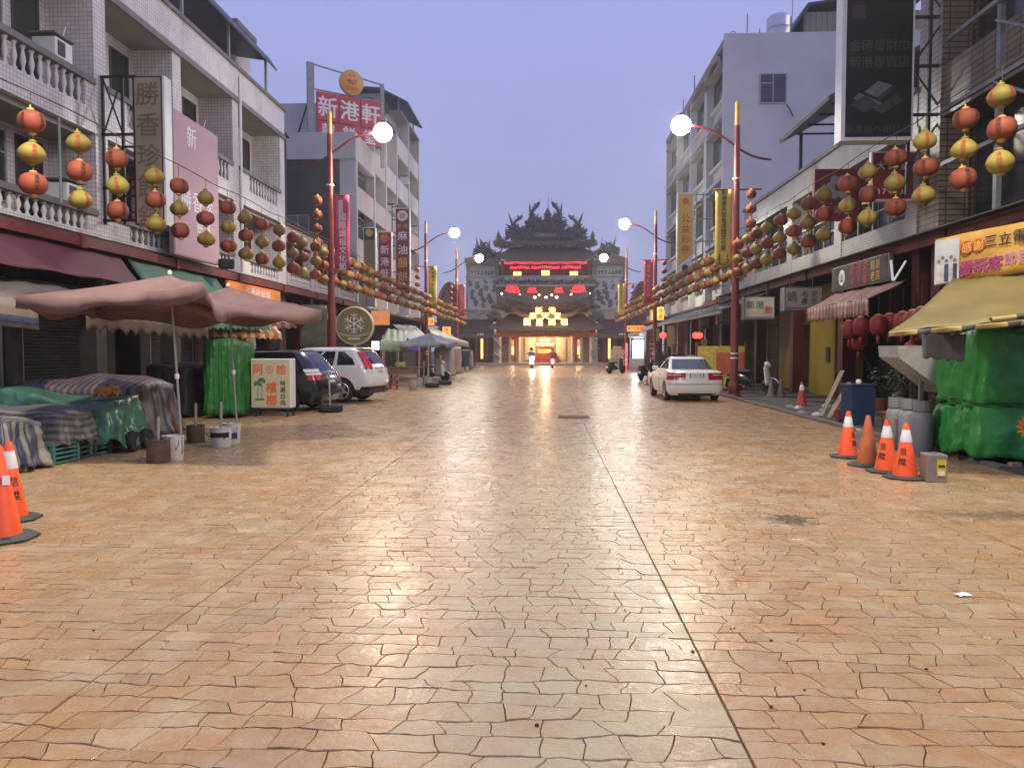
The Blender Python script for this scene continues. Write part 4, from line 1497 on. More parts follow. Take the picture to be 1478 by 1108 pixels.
# lit orange signs
M_litor = mat('lit_orange_sign', (0.7, 0.25, 0.05), 0.5, 0.25, 2, emit=1.1, ecol=(1.0, 0.36, 0.06))
M_litye = mat('lit_yellow_sign', (0.8, 0.5, 0.08), 0.5, 0.25, 3, emit=1.5, ecol=(1.0, 0.56, 0.08))
M_dimor = mat('dim_lit_orange_sign', (0.7, 0.22, 0.05), 0.5, 0.15, 2, emit=.55, ecol=(1.0, 0.30, 0.05))
sign_box('lit_shop_sign', 'dim orange lit sign box above the green awning stall', (P(549, 460, 41).x, 41, P(549, 459, 41).z), 1.0, .78, .3, R(12), M_dimor, M_white_paint, [('餅店', -.18, 0, .3, .34, False, M_lwhite)])
sign_box('lit_shop_sign', 'upper bright orange lit sign by the second red lamp', (P(619, 450, 57).x, 57, P(619, 442, 57).z), .75, 1.0, .3, R(20), M_litor, M_dark_steel, [('名產', 0, .2, .32, .4, True, M_lred)])
sign_box('lit_shop_sign', 'lower bright orange lit sign by the second red lamp', (P(619, 470, 57.5).x, 57.5, P(619, 464, 57.5).z), .85, .62, .3, R(20), M_litor, M_dark_steel, [('新港', -.17, 0, .3, .34, False, M_lred)])
sign_box('lit_shop_sign', 'orange lit sign above the pale stall awning near the temple', (P(644, 480, 66).x, 66, P(644, 479, 66).z), .8, .95, .3, R(20), M_litor, M_dark_steel, [('香舖', 0, .2, .3, .38, True, M_lred)])
sign_box('lit_shop_sign', 'bright yellow lit sign box with dark characters on the sedan side', (P(948, 453, 50).x, 50, P(948, 453, 50).z), .86, .86, .45, 0, M_litye, M_white_paint, [('新港', -.2, .18, .34, .4, False, M_lred), ('名產', -.2, -.18, .34, .4, False, M_lred)])
sign_box('lit_shop_sign', 'long low orange lit sign over the bright white shop', (P(918, 474, 60).x, 60, P(918, 474, 60).z), 1.4, .5, .3, R(-18), M_litor, M_conc, [('奉天香舖', -.48, 0, .28, .32, False, M_lred)])

# ---- right side signs
bx0, bx1 = P(1211, 205, 18.2), P(1314, 205, 18.2)
top = P(1211, -80, 18.2).z
w = bx1.x - bx0.x
h = top - bx0.z
t = thing('black_billboard', 'tall black billboard with white frame showing stacked gold bars', 'billboard', ((bx0.x + bx1.x) / 2, 18.3, bx0.z))
MB().bx(-w / 2, w / 2, -.2, .2, 0, h).build('case', M_white_paint, t)
M_bb = mat('black_print', (0.010, 0.011, 0.012), 0.35, 0.2, 2)
f_ = MB().bx(-w / 2 + .09, w / 2 - .05, -.215, -.19, .08, h - .08).build('face', M_bb, t)
M_bbt = mat('dim_gold_print', (0.075, 0.062, 0.045), 0.5, 0.1)
lettering(text(text(text(MB(), '金磚發財巾', (-.52, -.222, 2.12), (1, 0, 0), (0, 0, 1), .26, .27), '新港專賣店', (-.52, -.222, 1.75), (1, 0, 0), (0, 0, 1), .26, .27),
               '新港媽へ柑仔店', (-.62, -.222, .25), (1, 0, 0), (0, 0, 1), .19, .21), M_bbt, f_)
M_bar1 = mat('printed_bar_light', (0.16, 0.155, 0.155), 0.5, 0.4, 5)
M_bar2 = mat('printed_bar_dark', (0.055, 0.05, 0.05), 0.5, 0.4, 5)
for (m_, q) in ((M_bar2, [(-.62, .80), (-.32, .62), (.05, .78), (-.28, 1.0)]), (M_bar2, [(-.1, .68), (.1, .58), (.58, .88), (.4, 1.02)]), (M_bar1, [(-.55, .93), (-.05, .72), (.1, .83), (-.42, 1.06)]),
                (M_bar1, [(-.3, 1.08), (-.02, .95), (.32, 1.22), (.0, 1.32)]), (M_bar2, [(-.02, .93), (.03, .88), (.36, 1.16), (.32, 1.22)])):
    MB().add([(x_, -.2195 - .0006 * i, z_) for i, (x_, z_) in enumerate(q)], [(0, 1, 2, 3)]).build('printed_bar', m_, f_)
MB().bx(-.6, -.3, -.222, -.217, 2.72, 3.02).build('printed_seal', mat('seal_print', (.05, .035, .025), .5, .2), f_)
# scaffold beside it
t = thing('billboard_scaffold', 'rusty steel scaffold braced between the black billboard and brown tiled wall', 'scaffold')
xs_ = [bx1.x + .05, P(1345, 0, 18.4).x, 9.0]
for xx in xs_:
    MB().bx(xx - .035, xx + .035, 18.4, 18.47, 5.2, 12).build('upright', M_dark_steel, t)
for zz in (5.9, 7.0, 8.1, 9.2, 10.3):
    MB().bx(bx1.x, 9.2, 18.33, 18.4, zz - .03, zz + .03).build('rail', M_dark_steel, t)
for zz in (5.9, 8.1):
    MB().tube([(xs_[0], 18.36, zz), (9.1, 18.36, zz + 1.1)], .025, 5).build('brace', M_dark_steel, t)
    MB().tube([(xs_[0], 18.36, zz + 2.2), (9.1, 18.36, zz + 1.1)], .025, 5).build('brace', M_dark_steel, t)
t = thing('wall_scaffold', 'grey steel frame in front of the brown tiled wall', 'scaffold')
for yy in (10.8, 13.2, 15.3):
    MB().bx(8.55, 8.65, yy - .06, yy + .06, 4.3, 12).build('upright', M_grey_steel, t)
for zz in (5.6, 6.75, 8.2, 9.7):
    MB().bx(8.47, 8.55, 9.2, 17.2, zz - .04, zz + .04).build('rail', M_grey_steel, t)
    MB().tube([(8.5, 13.2, zz), (8.5, 15.3, zz + 1.1)], .03, 5).build('brace', M_grey_steel, t)

M_mar = mat('maroon_sign', (0.20, 0.02, 0.03), 0.5, 0.12, 2)
t = sign_box('red_shop_sign', 'dark red square sign with white flower emblem among the lanterns', (P(1208, 280, 22).x, 22, P(1208, 282, 22).z), 1.3, 1.42, .2, 0, M_mar, M_mar, [('新港香', -.33, -.42, .2, .32, False, M_alu)])
em = MB()
for k in range(6):
    a_ = k * math.pi / 3
    em.lathe([(.001, 0), (.13, .002), (.12, .006), (.001, .01)], 10, (.22 * math.cos(a_), -.118, .2 + .22 * math.sin(a_)), Matrix.Rotation(R(90), 3, 'X'))
em.build('flower_emblem', M_alu, t)['kind'] = 'stuff'
sign_box('red_shop_sign', 'dark red sign with white border and numbers beside the black billboard', (P(1303, 248, 19.2).x - .1, 19.6, P(1303, 250, 19.2).z), 1.05, 1.2, .2, 0, M_mar, M_white_paint,
         [('大興堂', -.3, .25, .2, .28, False, M_lwhite), ('374131', -.35, -.38, .13, .14, False, M_lwhite)])
t_, w_, h_ = vsign(976, 1001, 279, 402, 41, 'white and yellow vertical lottery sign with red characters', M_white_paint, [], .3)
M_ly = mat('lottery_yellow', (.60, .38, .05), .5, .08, 2)
MB().add([(-w_ / 2 + .05, -.168, h_ * .5 - .05), (-w_ / 2 + .05, -.168, -h_ * .36), (w_ / 2 - .05, -.168, -h_ * .22), (w_ / 2 - .05, -.168, h_ * .5 - .05)], [(0, 1, 2, 3)]).build('yellow_panel', M_ly, t_)
lettering(text(MB(), '公益彩券', (0, -.175, h_ * .20), (1, 0, 0), (0, 0, 1), .5 * w_, .62 * w_, True, .02), M_lred, t_)
lettering(text(MB(), '投注站', (-.3 * w_, -.17, -h_ * .45), (1, 0, 0), (0, 0, 1), .24 * w_, .3 * w_, False, .02), M_lred, t_)
roundel(t_, w_, h_, .40, .2, M_lred, dep=.32)
roundel(t_, w_, h_, -.38, .2, M_black, dep=.32)
t = thing('balcony_frame', 'grey steel balcony framework behind the lottery sign', 'scaffold')
for i in range(5):
    xx = P(1005 + i * 10, 300, 39).x
    MB().bx(xx - .025, xx + .025, 39, 39.05, 4.4, 9.4).build('upright', M_grey_steel, t)
for zz in (4.8, 5.9, 7.0, 8.1, 9.3):
    MB().bx(P(1000, 300, 39).x, P(1050, 300, 39).x, 38.96, 39.0, zz - .025, zz + .025).build('rail', M_grey_steel, t)

M_sface = mat('cream_sign_face', (0.42, 0.39, 0.33), 0.5, 0.15, 3)
M_scase = mat('dull_sign_case', (0.13, 0.12, 0.115), 0.5, 0.15, 3)


def hung_sign(px0, px1, py0, py1, Y, label, marks):
    a_, e_ = P(px0, py1, Y), P(px1, py0, Y)
    w_, h_ = e_.x - a_.x, e_.z - a_.z
    t_ = sign_box('hanging_shop_sign', label, ((a_.x + e_.x) / 2, Y + .25, (a_.z + e_.z) / 2), w_, h_, .5, 0, M_sface, M_scase, [])
    for (x_, z_, s_, txt, m_) in marks:
        lettering(text(MB(), txt, (x_ * w_, -.27, z_ * h_), (1, 0, 0), (0, 0, 1), s_, s_ * 1.1, True, .02), m_, t_)
    for k in (-.3, .3):
        MB().bx(k * w_ - .02, k * w_ + .02, -.02, .02, h_ / 2, h_ / 2 + .35).build('hanger', M_dark_steel, t_)
    MB().bx(-w_ / 2 + .06, w_ / 2 - .06, -.275, -.262, -h_ / 2 + .06, -h_ / 2 + .13).build('print_strip', mat('violet_print', (.2, .16, .24), .5, .1), t_)


M_lbrown = mat('letter_brown', (.20, .10, .05), .5, .15)
M_lgreen = mat('letter_green', (.05, .18, .07), .5, .15)
hung_sign(1132, 1188, 414, 449, 25.5, 'cream hanging sign with a brown figure by the yellow shop front', [(-.3, .1, .34, '媽', M_lbrown), (.02, .2, .2, '名產', M_lblack), (.28, .2, .2, '花生', M_lbrown)])
hung_sign(1074, 1119, 428, 462, 29.5, 'white hanging sign with green and red marks', [(-.3, .15, .3, '新', M_lgreen), (0, .15, .3, '港', M_lgreen), (.28, -.05, .28, '飴', M_lred)])
hung_sign(1036, 1058, 441, 468, 34, 'small grey hanging sign behind the red lamp post', [(0, .15, .25, '餅行', M_lbrown)])
hung_sign(1011, 1024, 458, 474, 38.5, 'tiny yellowish hanging sign above the sedan roof', [])
M_dsn = mat('dark_grey_fascia', (0.055, 0.045, 0.045), 0.5, 0.2, 2)
M_lpink = mat('letter_rose', (.45, .07, .09), .5, .1)
t = sign_box('dark_fascia_sign', 'dark fascia sign with white crest, rose and yellow characters', (8.75, 22.1, 3.72), 3.9, .72, .14, R(-90), M_dsn, M_grey_steel,
             [('新港名', -.3, .14, .36, .42, False, M_lpink), ('金香蠟', -.3, -.17, .24, .42, False, M_lpink), ('糕餅', 1.05, .14, .26, .32, False, M_lgold), ('老店', 1.05, -.15, .26, .32, False, M_lgold)])
cr = MB()
cr.lathe([(.23, 0), (.23, .01)], 20, (-1.1, -.082, 0), Matrix.Rotation(R(90), 3, 'X'))
cr.build('crest', M_lwhite, t)
lettering(text(MB(), '山', (-1.1, -.1, 0), (1, 0, 0), (0, 0, 1), .26, 1, bold=.03), M_dsn, t)
t = thing('tube_light', 'pair of white tube lights leaning in a V beside the dark fascia sign', 'tube light', P(1290, 405, 19.4))
M_tube = mat('white_tube', (.7, .7, .72), .3, .05, emit=.25, ecol=(1, 1, 1))
MB().tube([(-.02, 0, 0), (-.08, 0, .5)], .03, 6).build('tube', M_tube, t)
MB().tube([(.0, 0, .0), (.28, 0, .48)], .025, 6).build('tube', M_tube, t)

# ------------------------------------------------------------ awnings
def sheet(name, label, cat, c00, c10, c11, c01, m, sag=.08, nu=16, nv=8, scallop=0.0, valance=0.0, vm=None, ns=12, stripe=1.0, drop=None):
    """cloth sheet from four corners (front-left, front-right, back-right, back-left) with a hanging front valance"""
    t_ = thing(name, label, cat)
    c00, c10, c11, c01 = map(Vector, (c00, c10, c11, c01))
    Lu = (c10 - c00).length
    Lv = (c01 - c00).length

    def fn(u, v):
        p = c00.lerp(c10, u).lerp(c01.lerp(c11, u), v)
        p.z -= sag * math.sin(math.pi * v) * (0.6 + .4 * math.sin(u * 9)) + .02 * math.sin(u * 23 + v * 5)
        return p
    mb = MB()
    mb.grid(fn, nu, nv, lambda u, v: (u * Lu, v * Lv))
    mb.build('cloth', m, t_, True, thick=.012)
    if valance:
        mb = MB()
        n = ns * 6

        def fv(u, v):
            p = c00.lerp(c10, u)
            d = valance * (1 - scallop * abs(math.sin(u * ns * math.pi)))
            p.z -= v * d + sag * 0
            p.y += .02 * math.sin(u * 31) * v
            p.x += .02 * math.sin(u * 27) * v
            return p
        mb.grid(fv, n, 3, lambda u, v: (u * Lu, v * valance))
        mb.build('valance', vm or m, t_, True, thick=.008)
    return t_


M_maroon = mat('maroon_awning', (0.13, 0.035, 0.05), 0.65, 0.15, 1.5, dirt=.3)
M_gawn = mat('green_awning', (0.05, 0.13, 0.09), 0.6, 0.15, 1.5, dirt=.25)
M_beige = stripe_mat('beige_blue_stripe', [(.22, .175, .14), (.22, .175, .14), (.05, .07, .13), (.22, .175, .14), (.18, .10, .085)], .12, 'v', dirt=.4)
M_beigep = mat('beige_awning', (0.15, 0.125, 0.10), 0.7, 0.15, 1.5, dirt=.3)
M_ragged = mat('brown_ragged_cloth', (0.10, 0.07, 0.045), 0.75, 0.2, 2, dirt=.3)
M_gsc = mat('green_scalloped_cloth', (0.10, 0.19, 0.11), 0.65, 0.2, 2, dirt=.3)
M_rw = stripe_mat('red_cream_stripe', [(.27, .06, .045), (.32, .265, .21)], .13, 'u', dirt=.35)
M_ry = stripe_mat('red_yellow_stripe', [(.42, .08, .05), (.55, .42, .14)], .11, 'u', dirt=.3)

sheet('shop_awning', 'maroon drop awning below the red beam of the tiled shophouse', 'awning', (-10.45, 12.5, 3.25), (-10.45, 19.4, 3.25), (-10.98, 19.4, 4.0), (-10.98, 12.5, 4.0), M_maroon, .02)
sheet('shop_awning', 'green drop awning below the red beam under the pink sign', 'awning', (-10.45, 19.7, 3.3), (-10.45, 25.1, 3.3), (-10.98, 25.1, 4.0), (-10.98, 19.7, 4.0), M_gawn, .02)
sheet('stall_awning', 'faded beige awning with blue striped valance over the tarp stalls', 'awning', P(-70, 418, 10.3), P(54, 437, 11.6), P(165, 428, 16.0), P(-20, 396, 15.5), M_beigep, .06,
      valance=.42, vm=M_beige, ns=2)
sheet('stall_awning', 'ragged brown awning with torn fringe behind the pink umbrella', 'awning', P(124, 452, 13.6), P(300, 470, 17.0), P(330, 445, 18.5), P(150, 425, 15.5), M_ragged, .05,
      scallop=.35, valance=.36, ns=11)
sheet('stall_awning', 'green awning with zigzag edge over the green tarp stall', 'awning', P(286, 464, 17.2), P(388, 466, 18.6), P(380, 448, 20.2), P(300, 440, 19.6), M_gsc, .04, scallop=.3, valance=.20, ns=12)
sheet('stall_awning', 'narrow red and yellow striped awning under the green one', 'awning', P(300, 478, 17.8), P(406, 482, 18.8), P(398, 470, 20), P(300, 462, 19.6), M_ry, .02, scallop=.3, valance=.16, ns=13)
sheet('stall_awning', 'short red and cream striped awning beside the second umbrella', 'awning', P(380, 468, 21), P(436, 464, 21.8), P(428, 452, 23.5), P(380, 450, 23), M_rw, .02, scallop=.25, valance=.2, ns=6)
M_rose = mat('dusty_rose_awning', (0.26, 0.13, 0.12), 0.65, 0.15, 2, dirt=.25)
sheet('shop_awning', 'dusty rose awning beside the red lamp post', 'awning', (-9.9, 31.2, 3.05), (-9.9, 37, 3.05), (-10.9, 37, 3.6), (-10.9, 31.2, 3.6), M_rose, .03, valance=.1, ns=8)
M_pgreen = mat('pale_green_awning', (0.22, 0.30, 0.17), 0.6, 0.15, 2, dirt=.2)
sheet('stall_awning', 'pale green awning of the stall behind the white hatchback', 'awning', P(549, 492, 33), P(586, 494, 36), P(590, 478, 40), P(560, 474, 38), M_pgreen, .03, valance=.5, ns=3, scallop=.1)
M_pgrey = mat('pale_grey_canvas', (0.33, 0.32, 0.29), 0.65, 0.15, 2, dirt=.25)
sheet('stall_awning', 'pale grey sloping awning over the purple lit stall', 'awning', P(590, 490, 40), P(622, 490, 45), P(600, 470, 48), P(566, 468, 44), M_pgrey, .03, valance=.25, ns=3)
sheet('stall_awning', 'long pale canvas awning with dark edge towards the temple', 'awning', P(624, 484, 50), P(676, 494, 57), P(646, 482, 60), P(615, 468, 54), M_pgrey, .03, valance=.35, vm=mat('tan_valance', (.32, .27, .2), .7, .15), ns=3)
# right side
M_yawn = mat('dull_yellow_awning', (0.185, 0.145, 0.05), 0.6, 0.2, 1.5, dirt=.35)
M_by = stripe_mat('black_yellow_stripe', [(.40, .30, .10), (.40, .30, .10), (.05, .045, .04)], .16, 'u', dirt=.2)
sheet('stall_awning', 'dull yellow canvas awning with tiger-striped edge over the big green tarp stall', 'awning', P(1283, 479, 9.9), P(1600, 452, 9.2), P(1620, 350, 11.4), P(1376, 404, 12.0), M_yawn, .05,
      valance=.06, vm=M_by, ns=10)
t = thing('striped_pole', 'horizontal tiger-striped pole under the yellow awning', 'pole')
mb = MB()
pa, pb = P(1430, 462, 9.4), P(1600, 442, 9.2)
mb.grid(lambda u, v: pa.lerp(pb, u) + Vector((0, math.cos(v * 2 * math.pi) * .035, math.sin(v * 2 * math.pi) * .035)), 16, 8, lambda u, v: (u * 1.5, v))
mb.build('pole', M_by, t, True)
sheet('shop_awning', 'red and cream striped awning under the dark fascia sign', 'awning', (7.9, 23.9, 2.85), (7.9, 19.4, 2.85), (8.8, 19.4, 3.32), (8.8, 23.9, 3.32), M_rw, .02, valance=.45, ns=10, scallop=.12)
M_dawn = mat('dark_grey_awning', (0.045, 0.045, 0.047), 0.5, 0.2, 2)
sheet('shop_awning', 'long dark awning sloping out over the sedan side shops', 'awning', (6.5, 52, 3.15), (6.9, 31, 3.15), (8.85, 31, 3.95), (8.85, 52, 3.95), M_dawn, .05, valance=.12, vm=M_grey_steel, ns=10)
sheet('shop_awning', 'short tan awning over the bright white shop', 'awning', (6.6, 63, 2.9), (6.9, 54, 2.9), (8.8, 54, 3.7), (8.8, 63, 3.7), mat('tan_canvas', (.30, .24, .17), .7, .15, 2), .04, valance=.2, ns=6)

# banner at the right stall
pa, pb = P(1348, 413, 12.3), P(1560, 366, 10.6)
c_, w_, rz_ = between(pa, pb)
zt = P(1348, 347, 12.3).z - pa.z
M_yban = mat('orange_yellow_print', (0.48, 0.27, 0.055), 0.5, 0.3, 1.6)
t = thing('printed_banner', 'yellow printed banner with red and purple characters and a group photo', 'banner', pa, rz_)
slope = (pb.z - pa.z) / w_
mb = MB()
mb.grid(lambda u, v: (u * w_, .02 * math.sin(u * 9 + v * 2), u * w_ * slope * 0.55 + v * zt * (1.02 - .02 * u)), 14, 5)
mb.build('cloth', M_yban, t, True, thick=.01)
sl = slope * .55
ux = Vector((1, 0, sl)).normalized()
M_violet = mat('letter_violet', (.30, .03, .16), .5, .1)
M_pviol = mat('letter_pale_violet', (.42, .18, .32), .5, .1)
dots = MB()
for xx in (.52, .69):
    dots.lathe([(.095, 0), (.095, .008)], 16, (xx, -.035, zt * .70 + xx * sl), Matrix.Rotation(R(90), 3, 'X'))
o_ = dots.build('red_dots', M_lred, t)
o_['kind'] = 'stuff'
lettering(text(MB(), '感謝', (.52, -.045, zt * .70 + .52 * sl), ux, (0, 0, 1), .14, .17), M_byel, t)
lettering(text(MB(), '三立電視台', (.86, -.04, zt * .74 + .86 * sl), ux, (0, 0, 1), .17, .20, bold=.03), M_lblack, t)
lettering(text(MB(), '愛玩客', (.52, -.04, zt * .27 + .52 * sl), ux, (0, 0, 1), .21, .21, bold=.05), M_violet, t)
lettering(text(MB(), '節目採訪', (1.14, -.04, zt * .32 + 1.14 * sl), ux, (0, 0, 1), .17, .19, bold=.03), M_pviol, t)
ph = MB().add([(.02, -.03, .02), (.40, -.03, .02 + .4 * sl), (.40, -.03, zt - .03 + .4 * sl), (.02, -.03, zt - .02)], [(0, 1, 2, 3)]).build('photo_print', mat('photo_sky', (.45, .47, .48), .5, .2, 4), t)
for i, (c, xx) in enumerate((((.5, .48, .45), .09), ((.45, .45, .46), .15), ((.05, .06, .12), .21), ((.40, .42, .45), .28), ((.03, .035, .06), .34))):
    fb = MB()
    fb.add([(xx - .035, -.034, .05), (xx + .035, -.034, .05), (xx + .032, -.034, .32 + i % 2 * .05), (xx - .032, -.034, .32 + i % 2 * .05)], [(0, 1, 2, 3)])
    fb.build('printed_figure', mat('print_%d' % i, c, .5, .25, 9), ph)
    fb = MB()
    fb.lathe([(.028, 0), (.028, .002)], 8, (xx, -.034, .37 + i % 2 * .05), Matrix.Rotation(R(90), 3, 'X'))
    fb.build('printed_head', mat('print_skin', (.22, .13, .09), .5, .2, 9), ph)

# ------------------------------------------------------------ draped tarps
def drape(name, label, x0, x1, y0, y1, zt, zb, m, cat='tarp', seed=1, folds=.05, nf=14, bulge=.0, top=None, n=150, corner=6.0, hem=.05, mid=None, flare=.12, rough_top=.04):
    """cloth over a boxy heap: top surface, rounded rim and folded skirt; UV carries the weave stripes in metres"""
    r_ = random.Random(seed)
    ph1, ph2, ph3 = [r_.uniform(0, 6.28) for _ in range(3)]
    cx, cy, hx, hy = (x0 + x1) / 2, (y0 + y1) / 2, (x1 - x0) / 2, (y1 - y0) / 2
    NT, NS = 7, 12
    vs, fs, uv = [], [], {}

    def rim(a):
        c, s_ = math.cos(a), math.sin(a)
        k = (abs(c) ** corner + abs(s_) ** corner) ** (-1 / corner)
        return k * c, k * s_

    def ztop(x, y):
        z = zt + rough_top * (math.sin(x * 2.3 + ph1) * math.sin(y * 2.9 + ph2) + .5 * math.sin(x * 6.1 + ph3 + y * 4.3))
        if top:
            z += top((x - x0) / (x1 - x0), (y - y0) / (y1 - y0))
        return z
    for i in range(n):
        a = 2 * math.pi * i / n
        ux_, uy_ = rim(a)
        px_, py_ = cx + ux_ * hx, cy + uy_ * hy
        if abs(ux_) > abs(uy_) * .999 and abs(ux_) > .98:
            s_ = (px_ + (py_ - y0)) if ux_ > 0 else (px_ - (py_ - y0))
        else:
            s_ = px_
        zrim = ztop(px_, py_)
        for j in range(NT + 1):
            f = j / NT
            x_, y_ = cx + ux_ * hx * f, cy + uy_ * hy * f
            z_ = ztop(x_, y_)
            if f > .85:
                z_ -= .04 * ((f - .85) / .15) ** 2
            uv[len(vs)] = (x_, y_)
            vs.append((x_, y_, z_))
        for j in range(1, NS + 1):
            f = j / NS
            zz = zrim - .04 - (zrim - .04 - zb - hem * math.sin(a * 5 + ph1) * math.sin(a * 11 + ph2)) * f
            fold = folds * f ** .7 * (math.sin(a * nf + ph1 + 1.2 * math.sin(a * 3 + ph3)) + .5 * math.sin(a * nf * 2.3 + ph2 + f * 2))
            fold += .35 * folds * math.sin(f * 9 + a * 7 + ph3)
            fold += .5 * folds * (1 - 2 * abs(math.sin(a * nf * 1.7 + ph3 + .8 * math.sin(f * 5 + ph1)))) * (.3 + .7 * f)
            fold += .22 * folds * (1 - 2 * abs(math.sin(f * 13 + 3 * math.sin(a * 9 + ph2)))) 
            out = 1 + 0
            dx_ = ux_ / max(.3, math.hypot(ux_, uy_))
            dy_ = uy_ / max(.3, math.hypot(ux_, uy_))
            off = fold + flare * f ** 1.5 + bulge * math.sin(f * math.pi)
            if mid:
                off -= mid[1] * math.exp(-((zz - mid[0]) / .09) ** 2)
            x_, y_ = px_ + dx_ * off, py_ + dy_ * off
            uv[len(vs)] = (s_, y_ * 0 + y0 - (zrim - zz))
            vs.append((x_, y_, max(zz, .012)))
    m_ = NT + 1 + NS
    for i in range(n):
        k = (i + 1) % n
        for j in range(m_ - 1):
            fs.append((i * m_ + j, k * m_ + j, k * m_ + j + 1, i * m_ + j + 1)[::-1])
    mb = MB()
    mb.v, mb.f, mb.uv = vs, fs, uv
    o = mb.build(name, m, None, True)
    md = o.modifiers.new('thickness', 'SOLIDIFY')
    md.thickness = .004
    tag(o, label, cat)
    return o


def plastic(name, col, rough=.28, var=.25):
    m = mat(name, col, rough, var, 3, bump=.8, bscale=5, spec=.45, dirt=.25)
    nt_ = m.node_tree
    b_ = nt_.nodes['Principled BSDF']
    old_ = b_.inputs['Normal'].links[0].from_socket
    tc_ = nt_.nodes.new('ShaderNodeTexCoord')
    nz_ = nt_.nodes.new('ShaderNodeTexNoise')
    nz_.inputs['Scale'].default_value = 2.5
    ad_ = nt_.nodes.new('ShaderNodeMixRGB')
    ad_.blend_type = 'ADD'
    ad_.inputs[0].default_value = .5
    nt_.links.new(tc_.outputs['Object'], nz_.inputs['Vector'])
    nt_.links.new(tc_.outputs['Object'], ad_.inputs[1])
    nt_.links.new(nz_.outputs['Color'], ad_.inputs[2])
    vo_ = nt_.nodes.new('ShaderNodeTexVoronoi')
    vo_.inputs['Scale'].default_value = 4.5
    nt_.links.new(ad_.outputs[0], vo_.inputs['Vector'])
    bu_ = nt_.nodes.new('ShaderNodeBump')
    bu_.inputs['Strength'].default_value = .38
    bu_.inputs['Distance'].default_value = .05
    nt_.links.new(vo_.outputs['Distance'], bu_.inputs['Height'])
    nt_.links.new(old_, bu_.inputs['Normal'])
    nt_.links.new(bu_.outputs[0], b_.inputs['Normal'])
    return m


M_tblue = stripe_mat('blue_white_tarp', [(.235, .22, .19), (.045, .06, .11)], .075, 'u', rough=.5, dirt=.35)
M_tgrey = stripe_mat('grey_striped_tarp', [(.19, .175, .155), (.075, .08, .09)], .05, 'v', rough=.5, dirt=.4)
M_tred = stripe_mat('red_blue_tarp', [(.14, .11, .105), (.11, .035, .035), (.14, .11, .105), (.035, .042, .085)], .055, 'u', rough=.5, dirt=.4)
M_tgreenL = plastic('sea_green_plastic', (.055, .15, .105))
M_tgreen = plastic('bright_green_tarp', (.03, .25, .045), .45)
M_tgreen2 = plastic('dull_green_tarp', (.022, .15, .03), .45)
drape('striped_tarp', 'blue and white striped tarp over the stall by the orange cones', -9.3, -6.88, 9.25, 10.3, .74, .06, M_tblue, seed=3, folds=.05, top=lambda u, v: .06 * math.sin(u * 6) * v, rough_top=.05)
drape('striped_tarp', 'dull grey striped tarp sheet next to the blue and white one', -8.9, -6.80, 10.4, 11.35, .76, .28, M_tgrey, seed=5, folds=.035, flare=.06)
drape('green_plastic_sheet', 'sea green plastic sheet over low goods beside striped tarps', -8.9, -6.62, 11.35, 12.35, .92, .14, M_tgreenL, 'plastic sheet', seed=8, folds=.05, nf=11, top=lambda u, v: .10 * math.sin(u * 5 + 1), hem=.1)
drape('striped_tarp', 'red and blue striped tarp over a rounded heap of goods', -9.3, -6.85, 12.4, 14.4, 1.0, .08, M_tred, seed=11, folds=.06, nf=13, corner=3.0, top=lambda u, v: .16 * math.sin(u * 3.1) * math.sin(v * 3.1), flare=.16)
o = drape('striped_tarp', 'folded blue and white tarp bundle lying on the striped stall', -9.2, -7.1, 9.1, 9.75, .93, .80, M_tblue, seed=14, folds=.03, corner=3, rough_top=.05, flare=.02)
# orange bundle under green sheet
drape('cloth_bundle', 'small orange and yellow cloth bundle on the green sheet', -7.05, -6.75, 11.55, 11.95, 1.05, .90, mat('orange_cloth', (.40, .16, .04), .7, .35, 14), 'bundle', seed=21, folds=.02, corner=2.5, n=36, flare=.02)
# crates
M_crate = mat('teal_crate', (.06, .17, .16), .5, .2, 4)
M_crate2 = mat('dark_crate', (.05, .05, .05), .6, .2, 4)


def crate(x, y, z, rz, m, label, w=.5, d=.36, hh=.3):
    t_ = thing('plastic_crate', label, 'crate', (x, y, z), rz)
    for sx in (-1, 1):
        for sy in (-1, 1):
            MB().bx(sx * w / 2 - .025, sx * w / 2 + .025, sy * d / 2 - .025, sy * d / 2 + .025, 0, hh).build('corner_post', m, t_)
    for k in range(5):
        zz = .03 + k * (hh - .05) / 4
        for sy in (-1, 1):
            MB().bx(-w / 2 + .025, w / 2 - .025, sy * d / 2 - .012, sy * d / 2 + .012, zz - .015, zz + .015).build('slat', m, t_)
        for sx in (-1, 1):
            MB().bx(sx * w / 2 - .012, sx * w / 2 + .012, -d / 2 + .025, d / 2 - .025, zz - .015, zz + .015).build('slat', m, t_)
    MB().bx(-w / 2 + .02, w / 2 - .02, -d / 2 + .02, d / 2 - .02, .0, .012).build('bottom', m, t_)


crate(-7.0, 10.55, 0, R(86), M_crate, 'teal crate showing under the lifted striped tarp')
crate(-7.0, 10.98, 0, R(88), M_crate2, 'dark crate next to the teal one under the tarp', hh=.34)
crate(-7.0, 11.4, 0, R(88), M_crate, 'taller teal crate under the grey tarp edge', hh=.36)
o = MB().bev((-6.95, 9.75, .05), (.22, .14, .09), .01, .3).build('wood_block', mat('pale_wood', (.36, .26, .16), .7, .2))
tag(o, 'pale wooden block holding down the tarp corner', 'wood block')
t = thing('hand_cart', 'hand cart with black rubber wheels under the green plastic sheet', 'cart')
for y_ in (11.75, 12.15):
    MB().lathe([(.06, -.04), (.15, -.05), (.17, -.02), (.17, .02), (.15, .05), (.06, .04)], 20, (-6.50, y_, .17), Matrix.Rotation(R(90), 3, 'Y')).build('wheel', M_rubber, t, 'angle')
MB().bx(-8.6, -6.58, 11.6, 12.3, .22, .26).build('deck', M_wood, t)
